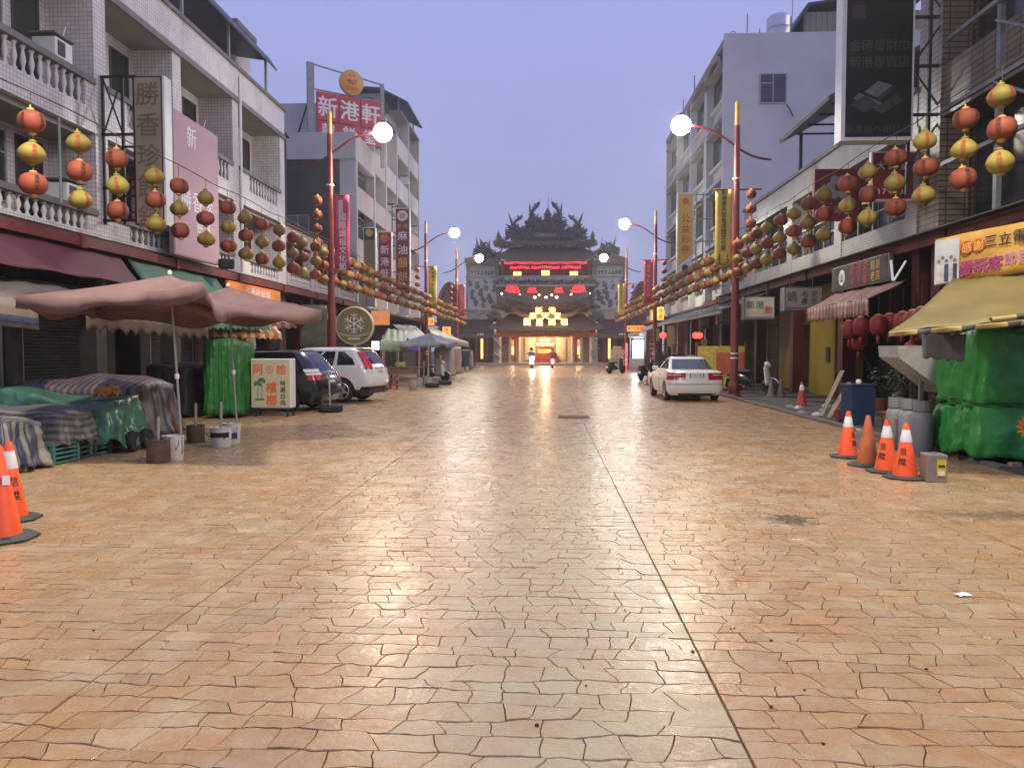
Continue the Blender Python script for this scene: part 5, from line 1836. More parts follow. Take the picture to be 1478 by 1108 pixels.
for (a_, y_) in ((-8.5, 11.7), (-8.5, 12.2)):
    MB().bx(a_ - .03, a_ + .03, y_ - .03, y_ + .03, 0.02, .22).build('leg', M_wood, t)

# green tarp stalls
drape('tarp_stall', 'bright green tarp wrapped round a market stall by the betel nut sign', -8.05, -7.2, 17.5, 18.8, 1.82, .10, M_tgreen2, 'covered stall', seed=31, folds=.045, nf=12, corner=5, flare=.02)
drape('tarp_stall', 'big bright green tarp wrapped round the stall behind the traffic cones', 6.0, 9.3, 10.9, 12.3, 1.88, .78, M_tgreen, 'covered stall', seed=35, folds=.05, nf=15, corner=7, flare=.02, n=220)
o = drape('tarp_skirt', 'lower green tarp skirt tied round the big covered stall', 5.98, 9.32, 10.88, 12.32, .86, .12, M_tgreen, 'covered stall', seed=36, folds=.045, nf=13, corner=7, flare=.10, n=220, bulge=.05)
rp = MB()
pts = []
for i in range(61):
    a = 2 * math.pi * i / 60
    c, s_ = math.cos(a), math.sin(a)
    k = (abs(c) ** 7 + abs(s_) ** 7) ** (-1 / 7)
    pts.append((7.65 + k * c * 1.72, 11.6 + k * s_ * .78, .88 + .02 * math.sin(a * 6)))
rp.tube(pts, .012, 5)
tag(rp.build('tie_rope', M_cord, None, True), 'thin rope tied round the big green covered stall', 'rope')
t = thing('stall_trolley', 'low dark trolley frame with wheels under the big green tarp', 'trolley')
MB().bx(6.2, 9.1, 11.0, 12.2, .16, .26).build('frame', M_dark_steel, t)
for (x_, y_) in ((6.4, 11.1), (8.8, 11.1), (6.4, 12.1), (8.8, 12.1)):
    MB().lathe([(.03, -.03), (.08, -.03), (.08, .03), (.03, .03)], 14, (x_, y_, .08), Matrix.Rotation(R(90), 3, 'Y')).build('wheel', M_rubber, t, 'angle')
o = MB().bev((6.35, 10.7, .04), (.16, .08, .07), .008, .2).build('wood_block', MATS['pale_wood'])
tag(o, 'small wood block wedged under the big green stall', 'wood block')
sheet('grey_flap', 'hanging grey cloth flap at the corner of the big green stall', 'cloth', P(1332, 516, 10.6), P(1392, 522, 10.6), P(1394, 482, 10.75), P(1330, 482, 10.75), mat('grey_cloth', (.17, .17, .165), .7, .15, 3), -.05, 10, 6)
t = thing('white_chute', 'white sheet metal chute sticking out beside the big green stall', 'chute')
p0 = P(1283, 499, 12.6)
MB().prism([(p0.x, p0.z), (p0.x + .78, p0.z), (p0.x + .78, p0.z - .75), (p0.x + .02, p0.z - .18)], 12.3, 13.0).build('trough', mat('grey_sheet_metal', (.34, .34, .33), .45, .2, 4, dirt=.4), t)
MB().bx(p0.x + .5, p0.x + .56, 12.6, 12.66, 0, p0.z - .5).build('leg', M_grey_steel, t)
# gas cylinders
M_gas = mat('grey_gas_cylinder', (.20, .21, .22), .5, .15, 4, dirt=.3)
for i, (px, py) in enumerate(((1303, 648), (1318, 652), (1332, 655))):
    d = 1.6 * F / (py - 505)
    p = P(px, py, d)
    t = thing('gas_cylinder', 'grey gas cylinder with red marks standing beside the big green stall', 'gas cylinder', (p.x, d + .25 - i * .1, 0), i * .5, 'gas cylinders by the stall')
    MB().lathe([(.13, 0), (.14, .03), (.155, .06), (.155, .56), (.14, .63), (.09, .68), (.05, .69)], 20).build('body', M_gas, t, 'angle')
    MB().lathe([(.03, .69), (.03, .78), (.0, .79)], 10).build('valve', M_gold, t)
    c_ = MB()
    for k in range(10):
        a0, a1 = .5 + k * .5, .5 + (k + 1) * .5
        c_.add([(.12 * math.cos(a0), .12 * math.sin(a0), .68), (.12 * math.cos(a1), .12 * math.sin(a1), .68), (.12 * math.cos(a1), .12 * math.sin(a1), .84), (.12 * math.cos(a0), .12 * math.sin(a0), .84)], [(0, 1, 2, 3)])
    c_.build('collar', M_gas, t, thick=.01)
    lt = MB()
    fl_ = MB()
    text(fl_, '瓦斯', (-.05, 0, 0), (1, 0, 0), (0, 1, 0), .11, .12)
    lt.add([(.159 * math.cos(-math.pi / 2 + x_ / .155), .159 * math.sin(-math.pi / 2 + x_ / .155), .45 + z_) for (x_, z_, _) in fl_.v], fl_.f)
    lettering(lt, M_lred, t)

# ------------------------------------------------------------ umbrellas
M_pumb = mat('faded_pink_canvas', (0.20, 0.12, 0.112), 0.8, 0.2, 2, dirt=.4, bump=.6, bscale=4)
M_chrome = mat('galvanised_tube', (0.38, 0.38, 0.37), 0.4, 0.15, 5, metal=0.5)


def umbrella(label, apex, corners, base, m, drop=.21, pole_r=.018):
    t_ = thing('market_umbrella', label, 'umbrella', (base[0], base[1], base[2]))
    A = Vector(apex) - Vector(base)
    C = [Vector(c) - Vector(base) for c in corners]
    N = 40
    NV = 9
    vs, fs = [], []
    for i in range(N):
        q = i / N * 4
        k = int(q)
        f = q - k
        rim_ = C[k].lerp(C[(k + 1) % 4], f)
        sagf = 4 * f * (1 - f)
        rim_ = rim_ + (A - rim_) * .06 * sagf
        rim_.z -= .11 * sagf - .02
        for j in range(NV):
            v = j / (NV - 2) if j < NV - 1 else 1.0
            p = A.lerp(rim_, min(1, v))
            p.z -= .10 * math.sin(min(1, v) * math.pi) * (.35 + .65 * sagf)
            p.z += (.014 * math.sin(f * 19 + k * 3) + .010 * math.sin(f * 41 + k * 5 + v * 4)) * v
            if j == NV - 1:
                p.z -= drop * (.75 + .25 * math.sin(i * .9))
                p += (p - A).normalized() * .01
            vs.append(p)
    for i in range(N):
        k = (i + 1) % N
        for j in range(NV - 1):
            fs.append((i * NV + j, i * NV + j + 1, k * NV + j + 1, k * NV + j))
    mb = MB()
    mb.add(vs, fs)
    mb.build('canopy', m, t_, True, thick=.006)
    MB().tube([(0, 0, .1), (A.x, A.y, A.z - .02)], pole_r, 8).build('pole', M_chrome, t_)
    MB().lathe([(.012, 0), (.03, .01), (.03, .04), (.012, .07)], 8, (A.x, A.y, A.z)).build('finial', M_white_paint, t_)
    MB().lathe([(.026, 0), (.034, .02), (.034, .06), (.026, .08)], 8, (A.x * .45, A.y * .45, 1.18)).build('joint', M_white_paint, t_)
    for c in C:
        mid_ = Vector((A.x, A.y, A.z - .32))
        MB().tube([A + Vector((0, 0, -.06)), c + Vector((0, 0, -.05))], .008, 5).build('rib', M_dark_steel, t_)
        MB().tube([mid_, A.lerp(c, .5) + Vector((0, 0, -.05))], .007, 5).build('strut', M_dark_steel, t_)
    return t_


umbrella('faded pink market umbrella over the red and blue tarp heap', (-5.36, 10.75, 2.66),
         [(-7.02, 9.9, 2.30), (-4.42, 9.75, 2.44), (-5.05, 12.1, 2.16), (-7.3, 12.2, 2.3)], (-5.30, 10.9, 0), M_pumb)
umbrella('faded pink market umbrella beside the betel nut sign', (-5.38, 12.8, 2.66),
         [(-5.52, 11.35, 2.36), (-3.78, 12.75, 2.24), (-4.9, 14.5, 2.28), (-7.0, 13.2, 2.3)], (-5.28, 12.85, 0), M_pumb)
M_gumb = mat('grey_umbrella_cloth', (0.20, 0.21, 0.235), 0.65, 0.12, 2)
umbrella('grey stall umbrella behind the weighted buckets', (P(620, 484, 36).x, 36.3, 2.42), [(P(577, 500, 36).x, 35.2, 1.9), (P(640, 500, 36).x, 34.8, 1.95), (P(662, 495, 38).x, 37.5, 2.0), (P(600, 495, 38).x, 38.2, 2.0)], (P(615, 540, 36).x, 36.2, 0), M_gumb, pole_r=.025)
umbrella('grey and tan stall umbrella next to the parked scooter', (P(634, 488, 42).x, 42.3, 2.4), [(P(606, 500, 42).x, 41.2, 1.95), (P(650, 500, 42).x, 41, 1.95), (P(664, 498, 44).x, 43.5, 2.0), (P(622, 495, 44).x, 44.2, 2.0)], (P(636, 540, 42).x, 42.2, 0), M_gumb, pole_r=.025)

# ------------------------------------------------------------ buckets and weights
def bucket(label, px, py, r, h, m, stub=0, stripe=None, handle=True, dy=0.0, taper=.88):
    d = 1.6 * F / (py - 505)
    p = P(px, py, d)
    t_ = thing('weighted_bucket', label, 'bucket', (p.x, d + r + dy, 0))
    MB().lathe([(r * taper, 0), (r * (taper + .04), .01), (r, h * .94), (r * 1.05, h * .95), (r * 1.05, h), (r * .95, h), (r * .93, h - .04), (0, h - .045)], 24).build('pail', m, t_, 'angle')
    if stub:
        MB().tube([(0, 0, h - .05), (.01, 0, h + stub)], .024, 8).build('pipe_stub', M_chrome, t_)
    if stripe:
        sm, z0, z1, a0, a1 = stripe
        s_ = MB()
        n = 14
        for k in range(n):
            b0, b1 = R(a0 + (a1 - a0) * k / n), R(a0 + (a1 - a0) * (k + 1) / n)

            def rr(z):
                return r * (taper + .04 + (1 - taper - .04) * z / (h * .94)) + .004
            s_.add([(rr(z0) * math.cos(b0), rr(z0) * math.sin(b0), z0), (rr(z0) * math.cos(b1), rr(z0) * math.sin(b1), z0), (rr(z1) * math.cos(b1), rr(z1) * math.sin(b1), z1), (rr(z1) * math.cos(b0), rr(z1) * math.sin(b0), z1)], [(0, 1, 2, 3)])
        s_.build('label_print', sm, t_)
    if handle:
        MB().tube([(r * 1.04 * math.cos(R(i * 18)), r * 1.06 * math.sin(R(i * 18)) * .25 - r * .98, h * .85 - .5 * h * math.sin(R(i * 18))) for i in range(11)], .005, 5).build('handle', M_dark_steel, t_)
    return t_


M_tin = mat('rusty_tin', (.12, .085, .06), .6, .3, 9, metal=.3, dirt=.4)
M_pail = mat('white_plastic_pail', (.55, .54, .51), .45, .08, 5, dirt=.25)
M_navy = mat('navy_print', (.02, .03, .12), .5, .1)
bucket('rust brown tin can weight beside the first pink umbrella pole', 221, 674, .155, .33, M_tin, .32, handle=False, taper=.99)
bucket('white pail holding the first pink umbrella pole', 243, 670, .15, .36, M_pail, 0, None, dy=.0)
bucket('rust brown can weight with a pipe stub by the green tarp stall', 277, 643, .15, .30, M_tin, .38, handle=False, taper=.97)
bucket('white pail with black label and pipe stub', 313, 650, .17, .33, M_pail, .42, (M_lblack, .17, .25, 190, 340))
bucket('white pail with blue label holding the second pink umbrella pole', 329, 645, .155, .36, M_pail, 0, (M_navy, .10, .2, 230, 330))
M_cwt = mat('pale_concrete_weight', (.33, .32, .29), .8, .15, 4, dirt=.3)
for i, (px, py, hh, lab) in enumerate(((595, 564, .38, 'pale concrete-filled bucket ahead of the wooden stall table'), (604, 559, .40, 'pale concrete-filled bucket behind the first by the table'),
                                       (611, 556, .40, 'pale concrete-filled bucket with a thin pole'), (618, 558, .40, 'pale concrete-filled bucket next to the black tyres'),
                                       (654, 543, .4, 'pale bucket weight by the parked scooter'), (666, 538, .4, 'pale bucket weight near the far stall'), (673, 537, .4, 'pale bucket weight closest to the temple'))):
    bucket(lab, px, py, .15, hh, M_cwt, [0, 1.7, .7, 1.75, .6, 0, 0][i], handle=False, taper=.93)


def tyre(mb, c, r=.31, w=.2, rot=None, inner=.6):
    hw = w / 2
    mb.lathe([(r * inner, -hw * .8), (r * .8, -hw), (r * .95, -hw * .85), (r, -hw * .5), (r, hw * .5), (r * .95, hw * .85), (r * .8, hw), (r * inner, hw * .8), (r * inner * .96, 0), (r * inner, -hw * .8)], 28, c, rot)
    return mb


d = 1.6 * F / (597 - 505)
p = P(472, 597, d)
t = thing('tyre_stand', 'steel post standing in an old tyre beside the dark minivan', 'post stand', (p.x, d + .3, 0))
tyre(MB(), (0, 0, .1), .32, .19).build('tyre', M_rubber, t, True)
MB().lathe([(.19, .0), (.19, .16), (0, .17)], 18).build('concrete_fill', M_conc, t)
MB().tube([(0, 0, .1), (-.03, 0, 1.05)], .022, 8).build('post', M_chrome, t)
for (px, py, lab) in ((640 - 18, 560, 'old black tyre lying flat beside the bucket weights'), (641, 556, 'old black tyre lying flat beside the parked scooter')):
    d = 1.6 * F / (py - 505)
    p = P(px, py, d)
    o = tyre(MB(), (0, 0, .1), .31, .19).build('old_tyre', M_rubber, None, True)
    o.location = (p.x, d + .3, 0)
    tag(o, lab, 'tyre')

# betel nut sign
d = 1.6 * F / (603 - 505)
pa, pb = P(363, 600, d), P(418, 600, d)
w_ = pb.x - pa.x + .05
t = thing('sign_trolley', 'cream lightbox sign on casters with red betel nut characters and green palms', 'sign', ((pa.x + pb.x) / 2, d + .1, 0), R(-2))
M_cream = mat('cream_lightbox', (.42, .38, .26), .5, .06, 2)
MB().bev((0, .12, .80), (w_, .34, 1.18), .015).build('case', M_white_paint, t)
f_ = MB().bx(-w_ / 2 + .015, w_ / 2 - .015, -.058, -.05, .23, 1.37).build('face', M_cream, t)
lettering(text(text(text(MB(), '阿', (-.30, -.064, 1.13), (1, 0, 0), (0, 0, 1), .24, .3, bold=.035), '雄', (.26, -.064, 1.13), (1, 0, 0), (0, 0, 1), .24, .3, bold=.02),
               '檳榔', (.02, -.064, .70), (1, 0, 0), (0, 0, 1), .27, .30, True, .035), mat('letter_orange_red', (.58, .10, .03), .5, .12), f_)
lettering(text(MB(), '特選白肉', (.30, -.064, .80), (1, 0, 0), (0, 0, 1), .13, .155, True, .02), M_lblack, f_)
pm_ = MB()
for (x_, z_) in ((-.32, .78), (-.22, .86)):
    pm_.tube([(x_, -.066, .42), (x_ + .01, -.066, z_)], .006, 4)
    for k in range(7):
        a_ = R(-30 + k * 40)
        pm_.add([(x_, -.066, z_), (x_ + .09 * math.cos(a_ - .25), -.067, z_ + .08 * math.sin(a_ - .25)), (x_ + .11 * math.cos(a_), -.067, z_ + .1 * math.sin(a_) - .01), (x_ + .08 * math.cos(a_ + .3), -.067, z_ + .06 * math.sin(a_ + .3))], [(0, 1, 2, 3)])
    pm_.add([(x_ - .08, -.066, .40), (x_ + .08, -.066, .40), (x_ + .06, -.066, .43), (x_ - .06, -.066, .43)], [(0, 1, 2, 3)])
o_ = pm_.build('palm_print', mat('palm_green', (.02, .13, .08), .5, .15), f_)
o_['kind'] = 'stuff'
ring = MB().tube([(-.02 + .085 * math.cos(R(k * 20)), -.066, 1.13 + .085 * math.sin(R(k * 20))) for k in range(19)], .007, 5).build('ring_print', MATS['letter_orange_red'], f_)
lettering(text(MB(), '口', (-.02, -.066, 1.13), (1, 0, 0), (0, 0, 1), .07, 1), MATS['letter_orange_red'], f_)
for (x_, y_) in ((-w_ / 2 + .1, 0), (w_ / 2 - .1, 0), (-w_ / 2 + .1, .28), (w_ / 2 - .06, .28)):
    MB().tube([(x_, y_, .2), (x_, y_, .09)], .014, 6).build('caster_stem', M_dark_steel, t)
    MB().lathe([(.02, -.015), (.05, -.015), (.05, .015), (.02, .015)], 12, (x_, y_ - .02, .05), Matrix.Rotation(R(90), 3, 'Y')).build('caster', M_rubber, t)
MB().bx(-w_ / 2 + .05, w_ / 2 - .05, -.02, .3, .17, .21).build('base_frame', M_dark_steel, t)

# round gold sign
t = thing('round_shop_sign', 'round gold sign with a white snowflake on a thin pole', 'sign', (P(511, 560, 26).x, 26.2, 0))
zc = P(510, 470, 26).z
M_goldsign = mat('olive_gold_disc', (.215, .17, .05), .5, .06, 2)
rotY = Matrix.Rotation(R(90), 3, 'X')
MB().lathe([(.64, -.10), (.66, -.08), (.66, .08), (.64, .10)], 40, (0, 0, zc), rotY).build('rim', mat('pale_rim', (.50, .46, .38), .5, .05), t, 'angle')
f_ = MB().lathe([(.61, .09), (.61, .112)], 40, (0, 0, zc), rotY).build('disc', M_goldsign, t)
sf = MB()
for k in range(6):
    a_ = k * math.pi / 3 + math.pi / 2
    u_ = Vector((math.cos(a_), 0, math.sin(a_)))
    v_ = Vector((-math.sin(a_), 0, math.cos(a_)))
    c_ = Vector((0, -.118, zc + .07))
    sf.tube([c_, c_ + u_ * .36], .016, 5)
    for q, l_ in ((.14, .10), (.24, .11)):
        for s_ in (-1, 1):
            sf.tube([c_ + u_ * q, c_ + u_ * (q + l_ * .75) + v_ * s_ * l_], .013, 5)
sf.build('snowflake', M_lwhite, f_)['kind'] = 'stuff'
MB().tube([(-.5 + i * .1, -.118, zc - .33 + .10 * ((i - 5) / 5) ** 2 * 1.0 - .02) for i in range(11)], .010, 5).build('arc_line', M_lwhite, f_)
MB().bx(-.2, .2, -.122, -.114, zc - .46, zc - .42).build('text_bar', M_lwhite, f_)
MB().tube([(0, 0, 0.1), (0, 0, zc - .66)], .035, 8).build('pole', M_white_paint, t)
MB().lathe([(.25, 0), (.25, .06), (.1, .1)], 20).build('base', M_conc, t)

# ------------------------------------------------------------ traffic cones
M_cone = mat('orange_cone', (.85, .11, .03), .38, .10, 5, dirt=.1)
M_cone_old = mat('faded_orange_cone', (.42, .11, .035), .6, .25, 6, dirt=.5)
M_band = mat('reflective_band', (.80, .80, .78), .35, .05)
M_cbase = mat('cone_rubber_base', (.045, .05, .045), .7, .2, 8)


def cone(label, x, y, h=.72, m=None, band=True, txt=None, rz=0.0, base=.20, group=None):
    t_ = thing('traffic_cone', label, 'traffic cone', (x, y, 0), rz, group)
    MB().lathe([(base * 1.30, 0), (base * 1.32, .02), (base * 1.0, .04)], 8 if m is None else 20, (0, 0, 0), Matrix.Rotation(R(22.5), 3, 'Z')).build('base', M_cbase, t_)

    def rr(z):
        return .145 + (.028 - .145) * (z - .04) / (h - .04)
    MB().lathe([(rr(.03), .03), (rr(.05), .05), (rr(h - .02), h - .02), (rr(h) * .7, h), (0, h)], 24).build('cone', m or M_cone, t_, 'angle')
    if band:
        z0, z1 = h * .66, h * .88
        MB().lathe([(rr(z0) + .002, z0), (rr(z0) + .003, z0 + .005), (rr(z1) + .003, z1 - .005), (rr(z1) + .001, z1)], 24).build('band', M_band, t_, 'angle')
    if txt:
        fl_ = MB()
        text(fl_, txt, (0, h * .50, 0), (1, 0, 0), (0, 1, 0), .09, .13, True, .03)
        lt = MB()
        lt.add([((rr(z_) + .003) * math.cos(-math.pi / 2 + x_ / .11), (rr(z_) + .003) * math.sin(-math.pi / 2 + x_ / .11), z_) for (x_, z_, _) in fl_.v], fl_.f)
        lettering(lt, M_lblack, t_)
    return t_


def gp(px, py):
    d_ = 1.6 * F / (py - 505)
    q = P(px, py, d_)
    return q.x, d_


cones = [(-14, 795, 'large orange cone with pale sticker ahead of the lettered one', None, .15), (3, 764, 'orange traffic cone with black characters by the striped tarp stall', '信陞', 1.0),
         (1228, 659, 'orange cone with black characters, farthest from the tin can', '信陞', .6), (1285, 680, 'orange cone standing between the faded cone and the can', '信陞', -.9),
         (1313, 689, 'orange cone right next to the square tin can', '信陞', -.75)]
for (px, py, lab, tx, rz_) in cones:
    x_, y_ = gp(px, py)
    c_ = cone(lab, x_, y_ + .12, .74 if px < 100 else .69, None, px != -14, tx, rz_)
    if px == -14:
        MB().box((.075, -.045, .47), (.05, .012, .07), -.9 + 1.57).build('sticker', M_band, c_)
        c_.scale = (1.12, 1.12, 1.08)
x_, y_ = gp(1257, 671)
cone('faded dirty orange cone without white band', x_, y_ + .12, .70, M_cone_old, False, None, 0)
x_, y_ = gp(1157, 585)
cone('small red cone on the dark pavement by the shutters', x_, y_, .70, mat('red_cone', (.45, .05, .04), .5, .15, 5), True, None, 0)
for (px, py, lab) in ((1113, 573, 'dull grey cone near the parked scooter'), (1127, 573, 'dull grey cone near the yellow pier')):
    x_, y_ = gp(px, py)
    cone(lab, x_, y_, .62, mat('grey_cone', (.16, .13, .12), .7, .2, 5), False, None, 0)
x_, y_ = gp(937, 556)
cone('red and white cone ahead of the white sedan', x_, y_, .72, MATS['red_cone'], True, None, 0)
# tin can
x_, y_ = gp(1354, 693)
t = thing('square_tin', 'square metal oil tin with a yellow label', 'tin can', (x_, y_ + .12, 0), R(-8))
M_sqt = mat('dull_tinplate', (.30, .27, .235), .45, .2, 5, metal=.4, dirt=.3)
MB().bev((0, 0, .17), (.24, .24, .34), .012).build('body', M_sqt, t)
MB().bx(-.0, .10, -.126, -.118, .08, .28).build('label', mat('yellow_label', (.60, .47, .05), .5, .1, 9), t)
MB().bx(.015, .085, -.13, -.124, .19, .215).build('label_text', M_lblack, t)
MB().bx(.015, .085, -.13, -.124, .09, .14).build('label_picture', M_lwhite, t)
MB().lathe([(.03, .34), (.03, .355), (0, .356)], 10).build('cap', M_sqt, t)
# pipe bend + grey can behind cones
x_, y_ = gp(1288, 640)
t = thing('stove_pipe', 'bent grey pipe standing behind the cones', 'pipe', (x_, y_, 0))
MB().tube([(0, 0, 0), (0, 0, .72), (.03, 0, .82), (.12, 0, .86), (.2, 0, .84)], .055, 10).build('pipe', M_tin, t, True)
MB().lathe([(.11, 0), (.11, .04), (.06, .06)], 12).build('foot', M_tin, t)
o = MB().bev((0, 0, .16), (.22, .2, .32), .02).build('grey_tin', M_sqt, None)
x_, y_ = gp(1247, 645)
o.location = (x_, y_, 0)
tag(o, 'plain grey tin standing behind the first cone', 'tin can')
# blue bin and clutter
x_, y_ = gp(1245, 613)
t = thing('blue_bin', 'tall blue plastic bin with white lid knob on the pavement', 'bin', (x_, y_ + .25, .02), R(8))
M_blue = mat('blue_plastic', (.016, .032, .085), .45, .15, 4)
MB().prism([(-.24, 0), (.24, 0), (.27, .82), (-.27, .82)], -.22, .22).build('body', M_blue, t)
MB().bev((0, 0, .84), (.58, .48, .05), .015).build('lid', M_blue, t)
MB().lathe([(.05, .86), (.06, .9), (.04, .95), (0, .96)], 10).build('knob', M_white_paint, t)
x_, y_ = gp(1222, 608)
t = thing('red_drum', 'small red drum lying on its side by the blue bin', 'drum', (x_, y_ + .1, .17), R(20))
MB().lathe([(.01, -.2), (.13, -.2), (.15, -.16), (.15, -.02), (.155, 0), (.15, .02), (.15, .16), (.13, .2), (.01, .2)], 20, (0, 0, 0), Matrix.Rotation(R(90), 3, 'Y')).build('shell', mat('dull_red_tin', (.17, .03, .025), .6, .25, 6), t, 'angle')
MB().lathe([(.03, .2), (.03, .23), (0, .235)], 10, (0, 0, 0), Matrix.Rotation(R(90), 3, 'Y')).build('bung', M_dark_steel, t)
t = thing('leaning_planks', 'weathered planks leaning on the arcade column by the blue bin', 'planks')
for i, (pa, pb) in enumerate(((P(1185, 602, 18.5), P(1216, 535, 19.2)), (P(1196, 606, 18), P(1226, 552, 18.8)), (P(1206, 609, 17.6), P(1228, 580, 18)))):
    pa.z = .03
    dv = pb - pa
    L_ = dv.length
    q_ = dv.to_track_quat('Z', 'Y').to_matrix()
    MB().box(((pa + pb) / 2), (.11, .03, L_), rot=q_).build('plank', mat('pale_plank', (.25, .19, .13), .75, .25, 6), t)
r_ = random.Random(5)
for i in range(16):
    px, py = r_.uniform(1120, 1215), r_.uniform(583, 606)
    x_, y_ = gp(px, py)
    if x_ < 6.2:
        x_ = 6.3 + r_.uniform(0, .8)
    mb = MB()
    s_ = r_.uniform(.04, .13)
    mb.lathe([(.001, 0), (s_, .01), (s_ * .9, s_ * .5), (s_ * .4, s_ * .8), (.001, s_ * .85)], 7, rib=lambda k: 1 + .25 * math.sin(k * 2.3 + i))
    o = mb.build('rubble_chunk', M_conc if i % 3 else M_plaster, None)
    o.location = (x_, y_, .02)
    tag(o, 'pale broken rubble chunk on the dark pavement' if i % 3 == 0 else 'grey broken rubble chunk on the dark pavement', 'rubble', 'rubble chunks by the shutters')
# potted plants by the lantern shop
def plant(x, y, h, n, label, seed, leaf=.11, pot=True, col=None):
    r_ = random.Random(seed)
    t_ = thing('potted_plant', label, 'plant', (x, y, .02))
    ph_ = .28 if pot else .05
    if pot:
        MB().lathe([(.11, 0), (.16, .24), (.18, .25), (.18, .28), (.14, .27), (0, .26)], 16).build('pot', mat('terracotta_pot', (.26, .09, .04), .7, .15, 5), t_, 'angle')
    st = MB()
    lf = MB()
    for i in range(n):
        a = r_.uniform(0, 6.28)
        ln = h * r_.uniform(.5, 1)
        tip = Vector((math.cos(a) * ln * .45, math.sin(a) * ln * .45, ph_ + ln))
        mid = Vector((tip.x * .3, tip.y * .3, ph_ + ln * .6))
        st.tube([(0, 0, ph_ - .03), mid, tip], .006, 4)
        for k in range(9):
            f = r_.uniform(.25, 1)
            c = mid.lerp(tip, f * 1.0) + Vector((r_.uniform(-.08, .08), r_.uniform(-.08, .08), r_.uniform(-.06, .06)))
            b_ = r_.uniform(0, 6.28)
            u_ = Vector((math.cos(b_), math.sin(b_), r_.uniform(-.6, .5))).normalized() * leaf * r_.uniform(.6, 1.2)
            v_ = u_.cross(Vector((0, 0, 1))).normalized() * leaf * .35
            lf.add([c, c + u_ * .5 + v_, c + u_, c + u_ * .5 - v_], [(0, 1, 2, 3)])
    st.build('stems', MATS.get('stem') or mat('stem', (.05, .06, .02), .7, .2), t_)['kind'] = 'stuff'
    lf.build('leaves', col or MATS.get('dark_leaf') or mat('dark_leaf', (.035, .075, .03), .5, .3, 8), t_)['kind'] = 'stuff'


for i, (px, py, h_, lab) in enumerate(((1282, 612, 1.0, 'leafy potted plant next to the blue bin'), (1300, 606, 1.15, 'taller leafy potted plant behind the gas cylinders'), (1318, 600, .9, 'leafy potted plant in front of the red hanging lanterns'),
                                       (1272, 590, 1.2, 'sparse potted plant behind the blue bin'))):
    x_, y_ = gp(px, py)
    plant(x_, y_, h_, 14, lab, 40 + i)
# red tassel lanterns hanging at the lantern shop
M_redl = mat('red_silk_lantern', (.25, .022, .016), .45, .2, 5)
r_ = random.Random(9)
rl_body = MB().lathe([(.08, .0), (.16, .03), (.20, .12), (.205, .34), (.16, .43), (.08, .46)], 18, rib=lambda k: 1 if k % 2 else .95).mesh('shade', M_redl, True)
rl_tas = MB().lathe([(.02, -.22), (.05, -.2), (.05, -.03), (.02, 0)], 8).mesh('tassel', M_redl, True)
rl_cap = MB().lathe([(.09, .45), (.09, .48), (.01, .5)], 10).mesh('cap', M_gold)
rl_cord = MB().tube([(0, 0, .49), (0, 0, 1.0)], .006, 5).mesh('cord', M_cord)
for i, (px, py, Y) in enumerate(((1226, 475, 20.4), (1243, 470, 19.8), (1268, 468, 18.8), (1284, 466, 19.0), (1303, 464, 18.0), (1318, 462, 17.4), (1330, 458, 17.0), (1240, 492, 20.6), (1318, 506, 17.6))):
    p = P(px, py, Y)
    t = thing('red_lantern', 'plain red silk lantern hanging in the dim shop under the striped awning', 'lantern', (p.x, Y, p.z - .25), 0, 'red lanterns in the dim shop')
    inst('shade', rl_body, t)
    inst('tassel', rl_tas, t)
    inst('cap', rl_cap, t)
    inst('cord', rl_cord, t)
# paper flower at the right edge
t = thing('sunflower_ornament', 'orange paper sunflower leaning at the big green stall', 'ornament', P(1483, 615, 9.9))
fb = MB()
for k in range(12):
    a_ = k * math.pi / 6
    u_ = Vector((math.cos(a_), 0, math.sin(a_)))
    v_ = Vector((-math.sin(a_), 0, math.cos(a_)))
    fb.add([u_ * .03, u_ * .09 + v_ * .03 + Vector((0, -.02, 0)), u_ * .15, u_ * .09 - v_ * .03 + Vector((0, -.02, 0))], [(0, 1, 2, 3)])
fb.build('petals', mat('sunflower_orange', (.70, .28, .02), .5, .15), t)['kind'] = 'stuff'
MB().lathe([(.05, 0), (.045, .02), (0, .03)], 12, (0, -.01, 0), rotY).build('centre', M_wood, t)
MB().tube([(0, 0, 0), (0.02, 0, -.4), (0, .02, -.62)], .01, 5).build('stem', MATS['green_frame'], t)
# ------------------------------------------------------------ vehicles
def car_paint(name, col, rough=.22):
    m = mat(name, col, rough, .05, 2, spec=.5)
    b_ = m.node_tree.nodes['Principled BSDF']
    b_.inputs['Coat Weight'].default_value = .6
    b_.inputs['Coat Roughness'].default_value = .08
    return m


NE, NC, NSD = 10, 5, 22


